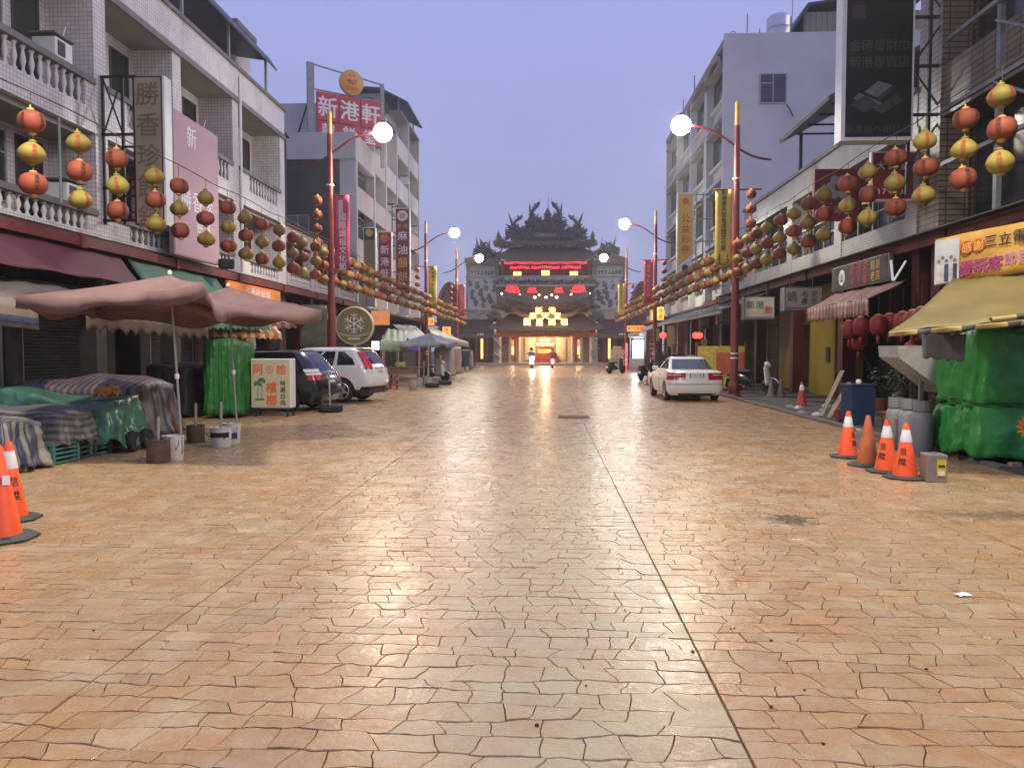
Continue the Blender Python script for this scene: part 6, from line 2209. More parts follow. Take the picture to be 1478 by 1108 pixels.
def ring(xr, xf, hw, zr, zf=None, rr=.22, rf=.3, bow=.06, bowf=.10):
    zf = zr if zf is None else zf
    pts = []

    def z(x):
        f = (x - xr) / max(.01, xf - xr)
        f = max(0, min(1, f))
        return zr + (zf - zr) * f * f * (3 - 2 * f)

    def add(x, y):
        yy = y / hw
        ends = max(0, 1 - yy * yy)
        if x < (xr + xf) / 2:
            k = max(0, 1 - (x - xr) / rr) if x < xr + rr else 0
            x = x - bow * (ends if k > .99 else ends * k)
        else:
            k = max(0, 1 - (xf - x) / rf) if x > xf - rf else 0
            x = x + bowf * ends * k
        pts.append(Vector((x, y, z(x))))
    for i in range(NE):
        add(xr, -hw + rr + (2 * hw - 2 * rr) * i / (NE - 1))
    for i in range(1, NC):
        a = R(90 * i / NC)
        add(xr + rr - rr * math.cos(a), hw - rr + rr * math.sin(a))
    for i in range(NSD):
        add(xr + rr + (xf - rf - xr - rr) * i / (NSD - 1), hw)
    for i in range(1, NC):
        a = R(90 * i / NC)
        add(xf - rf + rf * math.sin(a), hw - rf + rf * math.cos(a))
    for i in range(NE):
        add(xf, hw - rf - (2 * hw - 2 * rf) * i / (NE - 1))
    for i in range(1, NC):
        a = R(90 * i / NC)
        add(xf - rf + rf * math.cos(a), -hw + rf - rf * math.sin(a))
    for i in range(NSD):
        add(xf - rf - (xf - rf - xr - rr) * i / (NSD - 1), -hw)
    for i in range(1, NC):
        a = R(90 * i / NC)
        add(xr + rr - rr * math.sin(a), -hw + rr - rr * math.cos(a))
    return pts


NR = 2 * (NE + NSD) + 4 * (NC - 1)
I_REAR = (0, NE - 1)
I_CL = (NE - 1, NE + NC - 1)                  # rear left corner
I_L = (NE + NC - 1, NE + NC - 1 + NSD - 1)      # left side rear->front
I_FRONT = (NE + NC - 1 + NSD + NC - 1, NE + NC - 1 + NSD + NC - 1 + NE - 1)
I_R = (I_FRONT[1] + NC, I_FRONT[1] + NC + NSD - 1)
I_CR = (I_R[1], I_R[1] + NC)


def patch(ra, rb, f0, f1, i0, i1, off=.012, inset0=0.0, nf=4, taper=None):
    """panel lying on the strip between two rings"""
    n = i1 - i0
    rows = []
    for j in range(nf + 1):
        f = f0 + (f1 - f0) * j / nf
        rows.append([ra[(i0 + i) % NR].lerp(rb[(i0 + i) % NR], f) for i in range(n + 1)])
    if taper:
        for j in range(nf + 1):
            g_ = j / nf
            a_, b_ = rows[j][0].copy(), rows[j][-1].copy()
            k0, k1 = taper[0] * g_, taper[1] * g_
            src = list(rows[j])
            for i in range(n + 1):
                q = (k0 + (1 - k0 - k1) * i / n) * n
                ii = min(n - 1, int(q))
                rows[j][i] = src[ii].lerp(src[ii + 1], q - ii)
    vs, fs = [], []
    for j in range(nf + 1):
        for i in range(n + 1):
            du = rows[j][min(n, i + 1)] - rows[j][max(0, i - 1)]
            dv = rows[min(nf, j + 1)][i] - rows[max(0, j - 1)][i]
            nn = du.cross(dv)
            c = rows[j][i]
            if nn.length > 1e-9:
                nn.normalize()
                if nn.dot(Vector((c.x * .3, c.y, .2))) < 0 and abs(nn.y) > .5:
                    nn = -nn
                elif abs(nn.y) <= .5 and nn.x * c.x < 0:
                    nn = -nn
            vs.append(c + nn * off)
    for j in range(nf):
        for i in range(n):
            a = j * (n + 1) + i
            fs.append((a, a + 1, a + n + 2, a + n + 1))
    mb = MB()
    mb.add(vs, fs)
    return mb


def wheel(t_, x, y, r, s, rim_mat, spokes=5, w=.2):
    rot = Matrix.Rotation(R(-90 * s), 3, 'X')   # local z -> outward
    wt = tyre(MB(), (x, y, r), r, w, rot, .68).build('tyre', M_rubber, t_, True)
    rm = MB()
    rm.lathe([(r * .70, -.05), (r * .70, w * .42), (r * .66, w * .45), (r * .60, w * .36), (r * .60, -.05)], 28, (x, y, r), rot)
    rim = rm.build('rim', rim_mat, wt, 'angle')
    MB().lathe([(r * .62, .0), (0.001, .0)], 20, (x, y, r), rot).build('brake_disc', M_black, wt)
    for k in range(spokes):
        a = 2 * math.pi * k / spokes + .3
        u = rot @ Vector((math.cos(a), math.sin(a), 0))
        v = rot @ Vector((-math.sin(a), math.cos(a), 0))
        nrm = rot @ Vector((0, 0, 1))
        c = Vector((x, y, r))
        sp_ = MB()
        h0, h1 = nrm * (w * .42), nrm * (w * .30)
        sp_.add([c + u * .02 + v * .04 + h0, c + u * .02 - v * .04 + h0, c + u * r * .62 - v * .028 + h0 * .9, c + u * r * .62 + v * .028 + h0 * .9,
                 c + u * .02 + v * .05 + h1 * .3, c + u * .02 - v * .05 + h1 * .3, c + u * r * .62 - v * .035 + h1 * .3, c + u * r * .62 + v * .035 + h1 * .3],
                [(0, 1, 2, 3), (0, 4, 5, 1), (1, 5, 6, 2), (2, 6, 7, 3), (3, 7, 4, 0)])
        sp_.build('spoke', rim_mat, wt)
    MB().lathe([(.055, w * .40), (.05, w * .46), (0, w * .47)], 12, (x, y, r), rot).build('hub_cap', rim_mat, wt)


def bool_wells(mb, wheels, r, hw):
    o = mb.build('tmp_body', None)
    cut = MB()
    for (x, y) in wheels:
        s = 1 if y > 0 else -1
        cut.lathe([(r, 0), (r, .55)], 32, (x, s * (hw - .28), r * .80), Matrix.Rotation(R(-90 * s), 3, 'X'))
    c = cut.build('tmp_cut', None)
    md = o.modifiers.new('b', 'BOOLEAN')
    md.operation = 'DIFFERENCE'
    md.solver = 'EXACT'
    md.object = c
    dg = bpy.context.evaluated_depsgraph_get()
    me = bpy.data.meshes.new_from_object(o.evaluated_get(dg))
    bpy.data.objects.remove(o)
    bpy.data.objects.remove(c)
    return me


M_glassc = mat('tinted_car_glass', (.012, .014, .018), .06, .2, 2, spec=.8)
M_tail = mat('red_tail_lens', (.38, .012, .02), .15, .2, 30, spec=.6)
M_clear = mat('clear_lens', (.62, .60, .58), .12, .1, 30, spec=.7)
M_alloy = mat('alloy_wheel', (.50, .50, .50), .32, .08, 5, metal=.7)
M_steelw = mat('dull_wheel_cover', (.36, .34, .30), .4, .15, 5, metal=.4)
M_blackpl = mat('black_plastic', (.020, .020, .021), .55, .15, 8)


def car(name, label, loc, rz, rings, gb, paint, wheels, wr, hw, rimm, spokes):
    """rings: list of ring() lists bottom->roof; gb: index of the greenhouse base ring"""
    t_ = thing(name, label, 'car', loc, rz)
    mb = MB()
    vs = [p for r_ in rings for p in r_]
    fs = []
    for k in range(len(rings) - 1):
        for i in range(NR):
            j = (i + 1) % NR
            fs.append((k * NR + i, k * NR + j, (k + 1) * NR + j, (k + 1) * NR + i))
    fs.append(tuple(range(NR - 1, -1, -1)))
    fs.append(tuple(range((len(rings) - 1) * NR, len(rings) * NR)))
    mb.add(vs, fs)
    me = bool_wells(mb, wheels, wr * 1.22, hw)
    me.materials.clear()
    me.materials.append(paint)
    me.polygons.foreach_set('use_smooth', [True] * len(me.polygons))
    me.set_sharp_from_angle(angle=R(32))
    body = bpy.data.objects.new('body', me)
    COL.objects.link(body)
    body.parent = t_
    wl = MB()
    for (x, y) in wheels:
        s = 1 if y > 0 else -1
        wl.lathe([(wr * 1.2, 0), (wr * 1.2, .24)], 28, (x, s * (hw - .27), wr * .80), Matrix.Rotation(R(-90 * s), 3, 'X'))
    for (x, y) in wheels:
        wheel(t_, x, y, wr, 1 if y > 0 else -1, rimm, spokes)
    MB().bx(rings[0][0].x + .35, -rings[0][0].x - .35, -hw + .35, hw - .35, .16, .30).build('underbody', M_black, t_)
    A, B = rings[gb], rings[gb + 1]
    return t_, body, A, B


# white SUV ---------------------------------------------------
rg = [ring(-2.12, 2.1, .86, .40), ring(-2.20, 2.2, .90, .50), ring(-2.25, 2.25, .91, .62), ring(-2.22, 2.24, .915, .80), ring(-2.17, 2.18, .91, 1.0, .92),
      ring(-2.13, 2.0, .895, 1.10, 1.0), ring(-2.12, 1.15, .87, 1.12, 1.08, rf=.5), ring(-1.98, .75, .82, 1.34, 1.36, rf=.5), ring(-1.78, .20, .73, 1.60, 1.61, rf=.45), ring(-1.62, .0, .64, 1.67, 1.665), ring(-1.3, -.3, .4, 1.69, 1.685)]
white = car_paint('white_car_paint', (.66, .66, .65))
sx, sy = -5.22, 23.75
hd = R(172)
loc = (sx + 2.22 * math.cos(hd), sy + 2.22 * math.sin(hd), 0)
wh = [(-1.32, .80), (-1.32, -.80), (1.36, .80), (1.36, -.80)]
t_, body, A, B = car('white_suv', 'white hatchback SUV parked with its rear toward the street', loc, hd, rg, 6, white, wh, .36, .91, M_alloy, 5)


def seam(t_, ra, rb, i, f0=0.0, f1=1.0):
    p0, p1 = ra[i % NR].lerp(rb[i % NR], f0), ra[i % NR].lerp(rb[i % NR], f1)
    return p0, p1


for side in (I_L, I_R):
    lo, hi = side
    rev = side is I_R

    def ii(k, kk):
        return (lo + k, lo + kk) if not rev else (hi - kk, hi - k)
    tp = lambda a_, b_: (a_, b_) if not rev else (b_, a_)
    for (k0, k1, tpz) in ((1, 6, (.45, .02)), (7, 12, (.05, .03)), (13, 18, (.02, .25))):
        a_, b_ = ii(k0, k1)
        mb = patch(A, rg[7], .12, 1, a_, b_, .006)
        m2 = patch(rg[7], rg[8], 0, .80, a_, b_, .006, taper=tp(*tpz))
        mb.add(m2.v, m2.f)
        mb.build('side_window', M_glassc, t_, True)
    a_, b_ = ii(0, NSD - 1)
    m2 = patch(rg[0], rg[1], 0.0, 1.0, a_, b_, .012)
    # door lines and handles
    for k in (6.5, 12.6):
        kk = lo + int(k) if not rev else hi - int(k)
        p0, p1 = rg[2][kk], rg[5][kk]
        yy = 1 if p0.y > 0 else -1
        MB().tube([rg[q][kk] + Vector((0, yy * .002, 0)) for q in (1, 2, 3, 4, 5)], .005, 4).build('door_seam', M_blackpl, t_)
    for k in (7, 13):
        kk = lo + k if not rev else hi - k
        p = rg[4][kk]
        yy = 1 if p.y > 0 else -1
        MB().bev((p.x + .05, p.y + yy * .02, .98), (.20, .04, .035), .012).build('door_handle', M_blackpl, t_)
    kk = lo + 18 if not rev else hi - 18
    p = rg[6][kk]
    yy = 1 if p.y > 0 else -1
    MB().bev((p.x - .1, p.y + yy * .16, 1.16), (.14, .2, .14), .04).build('mirror', white, t_)
w_ = patch(A, rg[7], .25, 1, I_REAR[0] + 1, I_REAR[1] - 1, .006)
m2 = patch(rg[7], rg[8], 0, .78, I_REAR[0] + 1, I_REAR[1] - 1, .006)
w_.add(m2.v, m2.f)
w_.build('rear_window', M_glassc, t_, True)
for (i0, i1) in ((I_CL[0] - 1, I_CL[1] - 2), (I_CR[0] + 2, I_CR[1] + 1)):
    mb = patch(rg[4], rg[5], .1, 1, i0, i1, .012)
    for (qa, qb, fa, fb) in ((5, 6, 0, 1), (6, 7, 0, 1), (7, 8, 0, .75)):
        m2 = patch(rg[qa], rg[qb], fa, fb, i0, i1, .012)
        mb.add(m2.v, m2.f)
    mb.build('tail_light', M_tail, t_, True)
    patch(rg[4], rg[5], -.35, .1, i0, i1, .012).build('reversing_light', M_clear, t_, True)
# black cladding
for nm, q0, q1, i0, i1 in (('rear_bumper', 0, 1, I_CR[0], NR + I_CL[1]), ('sill', 0, 1, I_L[0] + 9, I_L[0] + 15), ('sill', 0, 1, I_R[0] + 7, I_R[0] + 13)):
    patch(rg[q0], rg[q1], 0, 1, i0, i1, .012, nf=2).build(nm, M_blackpl, t_, True)
MB().bx(-2.2, -1.75, -.82, .82, .28, .41).build('bumper_skirt', M_blackpl, t_)
MB().bev((-2.235, 0, .92), (.03, .50, .17), .008).build('number_plate', M_white_paint, t_)
MB().bev((-2.215, 0, 1.05), (.05, .7, .05), .012).build('chrome_strip', M_alloy, t_)
MB().tube([(-2.0, -.5, .30), (-2.27, -.5, .30)], .035, 10).build('exhaust', M_alloy, t_)
MB().bev((-1.82, 0, 1.645), (.26, 1.2, .035), .012).build('spoiler', white, t_)
lettering(text(MB(), '5807', (-2.252, .15, .92), (0, -1, 0), (0, 0, 1), .11, .1), M_lblack, t_)

# dark MPV ----------------------------------------------------
rg = [ring(-2.06, 2.05, .80, .26), ring(-2.13, 2.15, .83, .40), ring(-2.16, 2.18, .845, .58), ring(-2.10, 2.15, .85, .80), ring(-2.04, 2.05, .84, .95, .86),
      ring(-2.0, 1.9, .83, 1.0, .93), ring(-1.97, 1.30, .81, 1.02, 1.0, rf=.5), ring(-1.80, .95, .755, 1.28, 1.28, rf=.5), ring(-1.55, .45, .66, 1.53, 1.53, rf=.45), ring(-1.4, .2, .56, 1.585, 1.58), ring(-1.1, -.1, .3, 1.60, 1.59)]
navy = car_paint('dark_navy_paint', (.006, .0075, .011))
sx, sy = -5.82, 20.35
hd = R(173)
loc = (sx + 2.1 * math.cos(hd), sy + 2.1 * math.sin(hd), 0)
wh = [(-1.28, .74), (-1.28, -.74), (1.36, .74), (1.36, -.74)]
t_, body, A, B = car('dark_minivan', 'dark navy minivan parked behind the betel nut sign', loc, hd, rg, 6, navy, wh, .315, .85, M_steelw, 6)
for side in (I_L, I_R):
    lo, hi = side
    rev = side is I_R
    for (k0, k1) in ((1, 6), (7, 12), (13, 18)):
        a_, b_ = (lo + k0, lo + k1) if not rev else (hi - k1, hi - k0)
        mb = patch(A, rg[7], .12, 1, a_, b_, .006)
        m2 = patch(rg[7], rg[8], 0, .85, a_, b_, .006)
        mb.add(m2.v, m2.f)
        mb.build('side_window', M_glassc, t_, True)
    for k in (7, 13):
        kk = lo + k if not rev else hi - k
        p = rg[4][kk]
        yy = 1 if p.y > 0 else -1
        MB().bev((p.x, p.y + yy * .02, .90), (.18, .035, .03), .01).build('door_handle', navy, t_)
w_ = patch(A, rg[7], .2, 1, 1, NE - 2, .006)
m2 = patch(rg[7], rg[8], 0, .85, 1, NE - 2, .006)
w_.add(m2.v, m2.f)
w_.build('rear_window', M_glassc, t_, True)
for (i0, i1) in ((I_CL[0] - 1, I_CL[1]), (I_CR[0], I_CR[1] + 1)):
    mb = patch(rg[3], rg[4], .1, 1, i0, i1, .012)
    mb.build('tail_light', M_tail, t_, True)
    mb = patch(rg[4], rg[5], 0, 1, i0, i1, .012)
    m2 = patch(rg[6], rg[7], 0, .3, i0, i1, .012)
    mb.add(m2.v, m2.f)
    mb.build('clear_light', M_clear, t_, True)
MB().bev((-2.16, 0, .72), (.03, .4, .16), .008).build('number_plate', M_white_paint, t_)
patch(rg[1], rg[2], .2, .8, I_CR[0], NR + I_CL[1], .012, nf=2).build('bumper_strip', M_blackpl, t_, True)
MB().tube([(-.9, .5, 1.60), (.3, .5, 1.60)], .018, 6).build('roof_rail', M_blackpl, t_)
MB().tube([(-.9, -.5, 1.60), (.3, -.5, 1.60)], .018, 6).build('roof_rail', M_blackpl, t_)

# white sedan -------------------------------------------------
rg = [ring(-2.10, 2.08, .77, .20), ring(-2.17, 2.16, .83, .30), ring(-2.21, 2.20, .85, .46), ring(-2.19, 2.19, .85, .60, .58), ring(-2.15, 2.12, .85, .74, .66),
      ring(-2.13, 2.02, .825, .90, .74), ring(-2.06, 1.90, .77, .955, .82), ring(-1.60, .95, .70, .97, .97, rf=.45, rr=.3), ring(-.98, .05, .575, 1.33, 1.33, rf=.35, rr=.28), ring(-.80, -.12, .50, 1.375, 1.375), ring(-.6, -.3, .3, 1.39, 1.39)]
sx, sy = 4.60, 23.9
hd = R(91.5)
loc = (sx + 2.18 * math.cos(hd), sy + 2.18 * math.sin(hd), 0)
wh = [(-1.30, .75), (-1.30, -.75), (1.30, .75), (1.30, -.75)]
ivory = car_paint('ivory_white_paint', (.68, .67, .62))
t_, body, A, B = car('white_sedan', 'white sedan seen from behind beside the red street lamp', loc, hd, rg, 7, ivory, wh, .30, .85, M_steelw, 6)
for side in (I_L, I_R):
    lo, hi = side
    rev = side is I_R
    for (k0, k1, tpz) in ((1, 9, (.3, .0)), (10, 19, (.0, .25))):
        a_, b_ = (lo + k0, lo + k1) if not rev else (hi - k1, hi - k0)
        patch(A, B, .10, .90, a_, b_, .006, taper=tpz if not rev else tpz[::-1]).build('side_window', M_glassc, t_, True)
    kk = lo + 19 if not rev else hi - 19
    p = A[kk]
    yy = 1 if p.y > 0 else -1
    MB().bev((p.x - .02, p.y + yy * .17, 1.0), (.12, .2, .13), .04).build('mirror', ivory, t_)
    MB().tube([rg[q][lo + 9 if not rev else hi - 9] + Vector((0, yy * .002, 0)) for q in (1, 2, 3, 4, 5)], .005, 4).build('door_seam', M_blackpl, t_)
    for k in (8, 15):
        kk = lo + k if not rev else hi - k
        p = rg[5][kk]
        MB().bev((p.x, p.y + yy * .01, .80), (.16, .035, .03), .01).build('door_handle', ivory, t_)
M_rearg = mat('rear_glass', (.05, .06, .065), .08, .2, 2, spec=.9)
patch(A, B, .06, .93, -3, NE + 2, .008, nf=6).build('rear_window', M_rearg, t_, True)
for (i0, i1) in ((NE - 3, I_CL[1] + 1), (I_CR[0] - 1, NR + 2)):
    mb = patch(rg[4], rg[5], .0, .95, i0, i1, .012)
    m2 = patch(rg[3], rg[4], .55, 1, i0, i1, .012)
    mb.add(m2.v, m2.f)
    mb.build('tail_light', M_tail, t_, True)
    patch(rg[4], rg[5], .48, .62, i0 + 1, i1 - 1, .018).build('indicator_strip', M_clear, t_, True)
MB().bev((-2.20, 0, .80), (.02, .44, .17), .006).build('plate_recess', mat('plate_frame', (.22, .22, .21), .5, .1), t_)
pl = MB().bev((-2.212, 0, .80), (.012, .36, .13), .004).build('number_plate', M_white_paint, t_)
lettering(text(MB(), '3296 ML', (-2.221, .135, .80), (0, -1, 0), (0, 0, 1), .085, .045, bold=.02, sx=.5), M_lblack, pl)
patch(rg[2], rg[3], .55, .75, I_CR[0], NR + I_CL[1], .008, nf=2).build('bumper_seam', mat('seam_grey', (.3, .3, .28), .5, .1), t_, True)
patch(rg[0], rg[1], 0, .7, 0, NE - 1, .01, nf=2).build('bumper_valance', M_blackpl, t_, True)
MB().tube([(-1.9, -.52, .24), (-2.19, -.52, .24)], .028, 10).build('exhaust', M_alloy, t_)
MB().bev((-1.25, 0, 1.17), (.03, .12, .05), .01).build('brake_lamp', M_tail, t_)

# ------------------------------------------------------------ scooters
def scooter(label, loc, rz, col, name='scooter', shield=None, head=None, tail=None, s=1.0):
    t_ = thing(name, label, 'scooter', loc, rz)
    t_.scale = (s, s, s)
    pm = car_paint('scooter_paint_' + col[0], col[1])
    sm = pm if shield is None else car_paint('scooter_shield_' + shield[0], shield[1])
    ry = Matrix.Rotation(R(-90), 3, 'X')
    for x_ in (-.62, .62):
        w_ = tyre(MB(), (x_, 0, .25), .25, .11, ry, .62).build('wheel', M_rubber, t_, True)
        MB().lathe([(.16, -.04), (.15, 0), (.16, .04)], 16, (x_, 0, .25), ry).build('rim', M_alloy, w_)
        MB().lathe([(.03, -.06), (.03, .06)], 8, (x_, 0, .25), ry).build('hub', M_dark_steel, w_)
    # rear body: loft of ellipses
    secs = [(-.85, .62, .07, .06), (-.7, .60, .15, .13), (-.45, .52, .19, .19), (-.2, .46, .19, .20), (-.05, .40, .15, .16), (.05, .33, .14, .07)]
    vs, fs = [], []
    n = 14
    for (x_, z_, w_, h_) in secs:
        for k in range(n):
            a = 2 * math.pi * k / n
            vs.append((x_, w_ * math.cos(a), z_ + h_ * math.sin(a)))
    for i in range(len(secs) - 1):
        for k in range(n):
            fs.append((i * n + k, i * n + (k + 1) % n, (i + 1) * n + (k + 1) % n, (i + 1) * n + k))
    fs += [tuple(range(n)), tuple(range((len(secs) - 1) * n, len(secs) * n))]
    MB().add(vs, fs).build('rear_body', pm, t_, True)
    MB().bev((-.38, 0, .735), (.72, .27, .11), .05).build('seat', M_blackpl, t_, True)
    MB().bev((.2, 0, .30), (.42, .32, .07), .02).build('floorboard', M_blackpl, t_)
    mb = MB()
    mb.grid(lambda u, v: (.44 + .10 * (1 - v) - .02 + .10 * (1 - abs(2 * u - 1) ** 2), (u - .5) * (.42 - .12 * v), .30 + v * .58), 10, 8)
    mb.build('leg_shield', sm, t_, True, thick=.03)
    MB().tube([(.62, -.07, .25), (.50, -.06, .62), (.42, 0, .92)], .025, 6).build('fork', M_dark_steel, t_)
    MB().tube([(.62, .07, .25), (.50, .06, .62), (.42, 0, .92)], .025, 6).build('fork', M_dark_steel, t_)
    mb = MB()
    mb.lathe([(.001, -.10), (.09, -.07), (.13, 0), (.09, .07), (.001, .10)], 14, (.48, 0, .95), Matrix.Rotation(R(80), 3, 'Y'))
    mb.build('headset', sm, t_, True)
    hl = MB().lathe([(.075, 0), (.06, .03), (.001, .045)], 14, (.56, 0, .93), Matrix.Rotation(R(85), 3, 'Y')).build('headlight', head or M_clear, t_, True)
    MB().tube([(.36, -.34, 1.0), (.42, -.12, .99), (.42, .12, .99), (.36, .34, 1.0)], .017, 6).build('handlebar', M_dark_steel, t_)
    for k in (-1, 1):
        MB().tube([(.40, k * .24, 1.0), (.42, k * .32, 1.18)], .007, 5).build('mirror_stem', M_dark_steel, t_)
        MB().bev((.42, k * .34, 1.22), (.03, .12, .08), .014).build('mirror', M_blackpl, t_)
    mb = MB()
    mb.grid(lambda u, v: (.62 + .29 * math.cos(R(20 + u * 140)), (v - .5) * .13, .25 + .29 * math.sin(R(20 + u * 140))), 10, 3)
    mb.build('front_fender', sm, t_, True, thick=.01)
    mb = MB()
    mb.grid(lambda u, v: (-.62 - .29 * math.cos(R(-10 + u * 110)), (v - .5) * .13, .25 + .29 * math.sin(R(-10 + u * 110))), 8, 3)
    mb.build('rear_fender', M_blackpl, t_, True, thick=.01)
    MB().bev((-.84, 0, .60), (.06, .22, .10), .025).build('tail_light', tail or M_tail, t_)
    MB().bev((-.88, 0, .44), (.012, .24, .12), .004).build('number_plate', M_white_paint, t_)
    MB().tube([(-.25, -.17, .28), (-.75, -.19, .30)], [.04, .055], 8).build('exhaust', M_dark_steel, t_)
    MB().tube([(0, .12, .25), (-.05, .22, .01)], .012, 5).build('side_stand', M_dark_steel, t_)
    return t_


blk, wht = ('black', (.015, .015, .017)), ('white', (.62, .62, .60))
x_, y_ = gp(1085, 569)
scooter('black scooter with white leg shield beside the grey cones', (x_ + .1, y_ + .3, .02), R(-38), blk, shield=wht, s=1.1)
x_, y_ = gp(930, 549)
scooter('black scooter seen from behind beside the red cone', (x_ + .2, y_ + .6, .0), R(55), blk)
x_, y_ = gp(886, 539)
scooter('dark scooter parked by the bright white shop', (x_ + .2, y_ + .5, 0), R(40), blk)
x_, y_ = gp(642, 551)
scooter('white-fronted scooter parked between the grey stall umbrellas', (x_ - .6, y_ + .3, 0), R(-15), blk, shield=wht)
x_, y_ = gp(677, 531)
scooter('dark scooter parked near the temple wing steps', (x_ - .3, y_ + .5, 0), R(30), blk)
M_hl = mat('lit_headlight', (1, 1, 1), .3, 0, emit=40, ecol=(1, .93, .8))
M_tl = mat('lit_tail_light', (1, .1, .1), .3, 0, emit=14, ecol=(1, .04, .06))
s1 = scooter('scooter ridden toward us with its headlight on', (P(767, 531, 66).x, 66.5, 0), R(-86), wht, head=M_hl, s=1.05)
MB().lathe([(.17, 0), (.17, .01)], 16, (.63, 0, .80), Matrix.Rotation(R(85), 3, 'Y')).build('headlight', M_hl, s1)
s2 = scooter('scooter riding toward the temple with red tail light glowing', (P(797, 531, 66).x, 66.5, 0), R(92), ('red', (.35, .02, .03)), tail=M_tl, s=1.05)
MB().lathe([(.16, 0), (.16, .012)], 16, (-.90, 0, .66), Matrix.Rotation(R(-90), 3, 'Y')).build('tail_lens', M_tl, s2)
for (sc_, lx, lz, pw, cl) in ((s1, .85, .9, 160, (1, .9, .7)), (s2, -1.05, .6, 70, (1, .08, .1))):
    ld = bpy.data.lights.new('vehicle_light', 'POINT')
    ld.energy = pw
    ld.color = cl
    ld.shadow_soft_size = .08
    lo = bpy.data.objects.new('vehicle_light', ld)
    COL.objects.link(lo)
    lo.parent = sc_
    lo.location = (lx, 0, lz)


def rider(label, loc, rz, shirt, trousers, helmet):
    verts = [((-.25, 0, .84), .15), ((-.20, 0, 1.0), .15), ((-.12, 0, 1.22), .165), ((-.08, 0, 1.36), .09), ((-.05, 0, 1.46), .065), ((-.02, 0, 1.60), .10), ((0, 0, 1.68), .085)]
    edges = [(0, 1), (1, 2), (2, 3), (3, 4), (4, 5), (5, 6)]
    for s in (-1, 1):
        b0 = len(verts)
        verts += [((-.09, s * .19, 1.34), .07), ((.08, s * .28, 1.13), .055), ((.32, s * .30, 1.07), .042), ((.40, s * .30, 1.05), .035)]
        edges += [(2, b0), (b0, b0 + 1), (b0 + 1, b0 + 2), (b0 + 2, b0 + 3)]
        b0 = len(verts)
        verts += [((-.2, s * .12, .82), .11), ((.18, s * .17, .78), .085), ((.16, s * .16, .48), .06), ((.14, s * .15, .38), .045), ((.28, s * .15, .37), .04)]
        edges += [(0, b0), (b0, b0 + 1), (b0 + 1, b0 + 2), (b0 + 2, b0 + 3), (b0 + 3, b0 + 4)]
    me = bpy.data.meshes.new('tmp')
    me.from_pydata([v for v, _ in verts], edges, [])
    o = bpy.data.objects.new('tmp', me)
    COL.objects.link(o)
    o.modifiers.new('s', 'SKIN')
    sv = me.skin_vertices[0].data
    for i, (_, r_) in enumerate(verts):
        sv[i].radius = (r_, r_)
    sv[0].use_root = True
    md = o.modifiers.new('d', 'SUBSURF')
    md.levels = 2
    md.render_levels = 2
    dg = bpy.context.evaluated_depsgraph_get()
    ms = bpy.data.meshes.new_from_object(o.evaluated_get(dg))
    bpy.data.objects.remove(o)
    mb = MB()
    mb.v = [tuple(v.co) for v in ms.vertices]
    mb.f = [tuple(p.vertices) for p in ms.polygons]
    for s in (-1, 1):
        for k in range(4):
            yk = s * (.27 + k * .02)
            mb.tube([(.40, yk, 1.06), (.45 + .003 * k, yk, 1.07), (.455, yk, 1.04), (.42, yk, 1.03)], .009, 5)
        mb.tube([(.40, s * .27, 1.05), (.43, s * .25, 1.03), (.44, s * .26, 1.02)], .010, 5)
    o = mb.build('person', None, None, True)
    for m_ in (shirt, trousers, mat('skin', (.38, .22, .15), .6, .08, 8)):
        o.data.materials.append(m_)
    for p in o.data.polygons:
        c = p.center
        if c.z < .92 or (c.z < 1.0 and c.x > -.05 and abs(c.y) < .22):
            p.material_index = 1
        if c.z > 1.44 or (c.x > .33 and c.z > .95):
            p.material_index = 2
    o.location = loc
    o.rotation_euler = (0, 0, rz)
    tag(o, label, 'person')
    MB().lathe([(.135, 1.53), (.15, 1.60), (.145, 1.68), (.11, 1.76), (.05, 1.80), (.001, 1.81)], 18, (-.03, 0, 0)).build('helmet', helmet, o, True)
    MB().bev((.11, 0, 1.59), (.03, .16, .12), .01).build('visor', M_glassc, o)
    return o


rider('person in dark jacket riding the scooter with headlight on', (s1.location.x, s1.location.y + .0, .02), R(-86), mat('dark_jacket', (.03, .03, .035), .8, .2, 6), mat('dark_trousers', (.02, .02, .025), .8, .2, 6), M_blackpl)
rider('person in maroon jacket riding away on the scooter with red tail light', (s2.location.x, s2.location.y, .02), R(92), mat('maroon_jacket', (.10, .02, .03), .8, .2, 6), MATS['dark_trousers'], mat('red_helmet', (.2, .02, .03), .3, .1))

# ------------------------------------------------------------ mid-distance clutter
t = thing('stall_table', 'dark wooden stall table behind the white SUV', 'table', (P(578, 545, 33).x, 34, 0))
MB().bev((0, 0, .82), (1.5, .9, .05), .01).build('table_top', M_wood, t)
MB().bx(-.72, .72, -.42, -.38, .55, .79).build('front_board', M_wood, t)
for (x_, y_) in ((-.68, -.38), (.68, -.38), (-.68, .38), (.68, .38)):
    MB().bx(x_ - .03, x_ + .03, y_ - .03, y_ + .03, 0, .8).build('leg', M_wood, t)
t = thing('plastic_stool', 'red plastic stool beside the stall table', 'stool', (P(568, 555, 31).x, 31, 0))
M_rpl = mat('red_plastic', (.30, .03, .025), .4, .1)
MB().bev((0, 0, .42), (.32, .32, .04), .012).build('seat', M_rpl, t)
for (x_, y_) in ((-.13, -.13), (.13, -.13), (-.13, .13), (.13, .13)):
    MB().box((x_ * 1.05, y_ * 1.05, .2), (.05, .05, .41)).build('leg', M_rpl, t)
for z_ in (.18,):
    for k in (-1, 1):
        MB().bx(-.13, .13, k * .135 - .012, k * .135 + .012, z_ - .015, z_ + .015).build('stretcher', M_rpl, t)
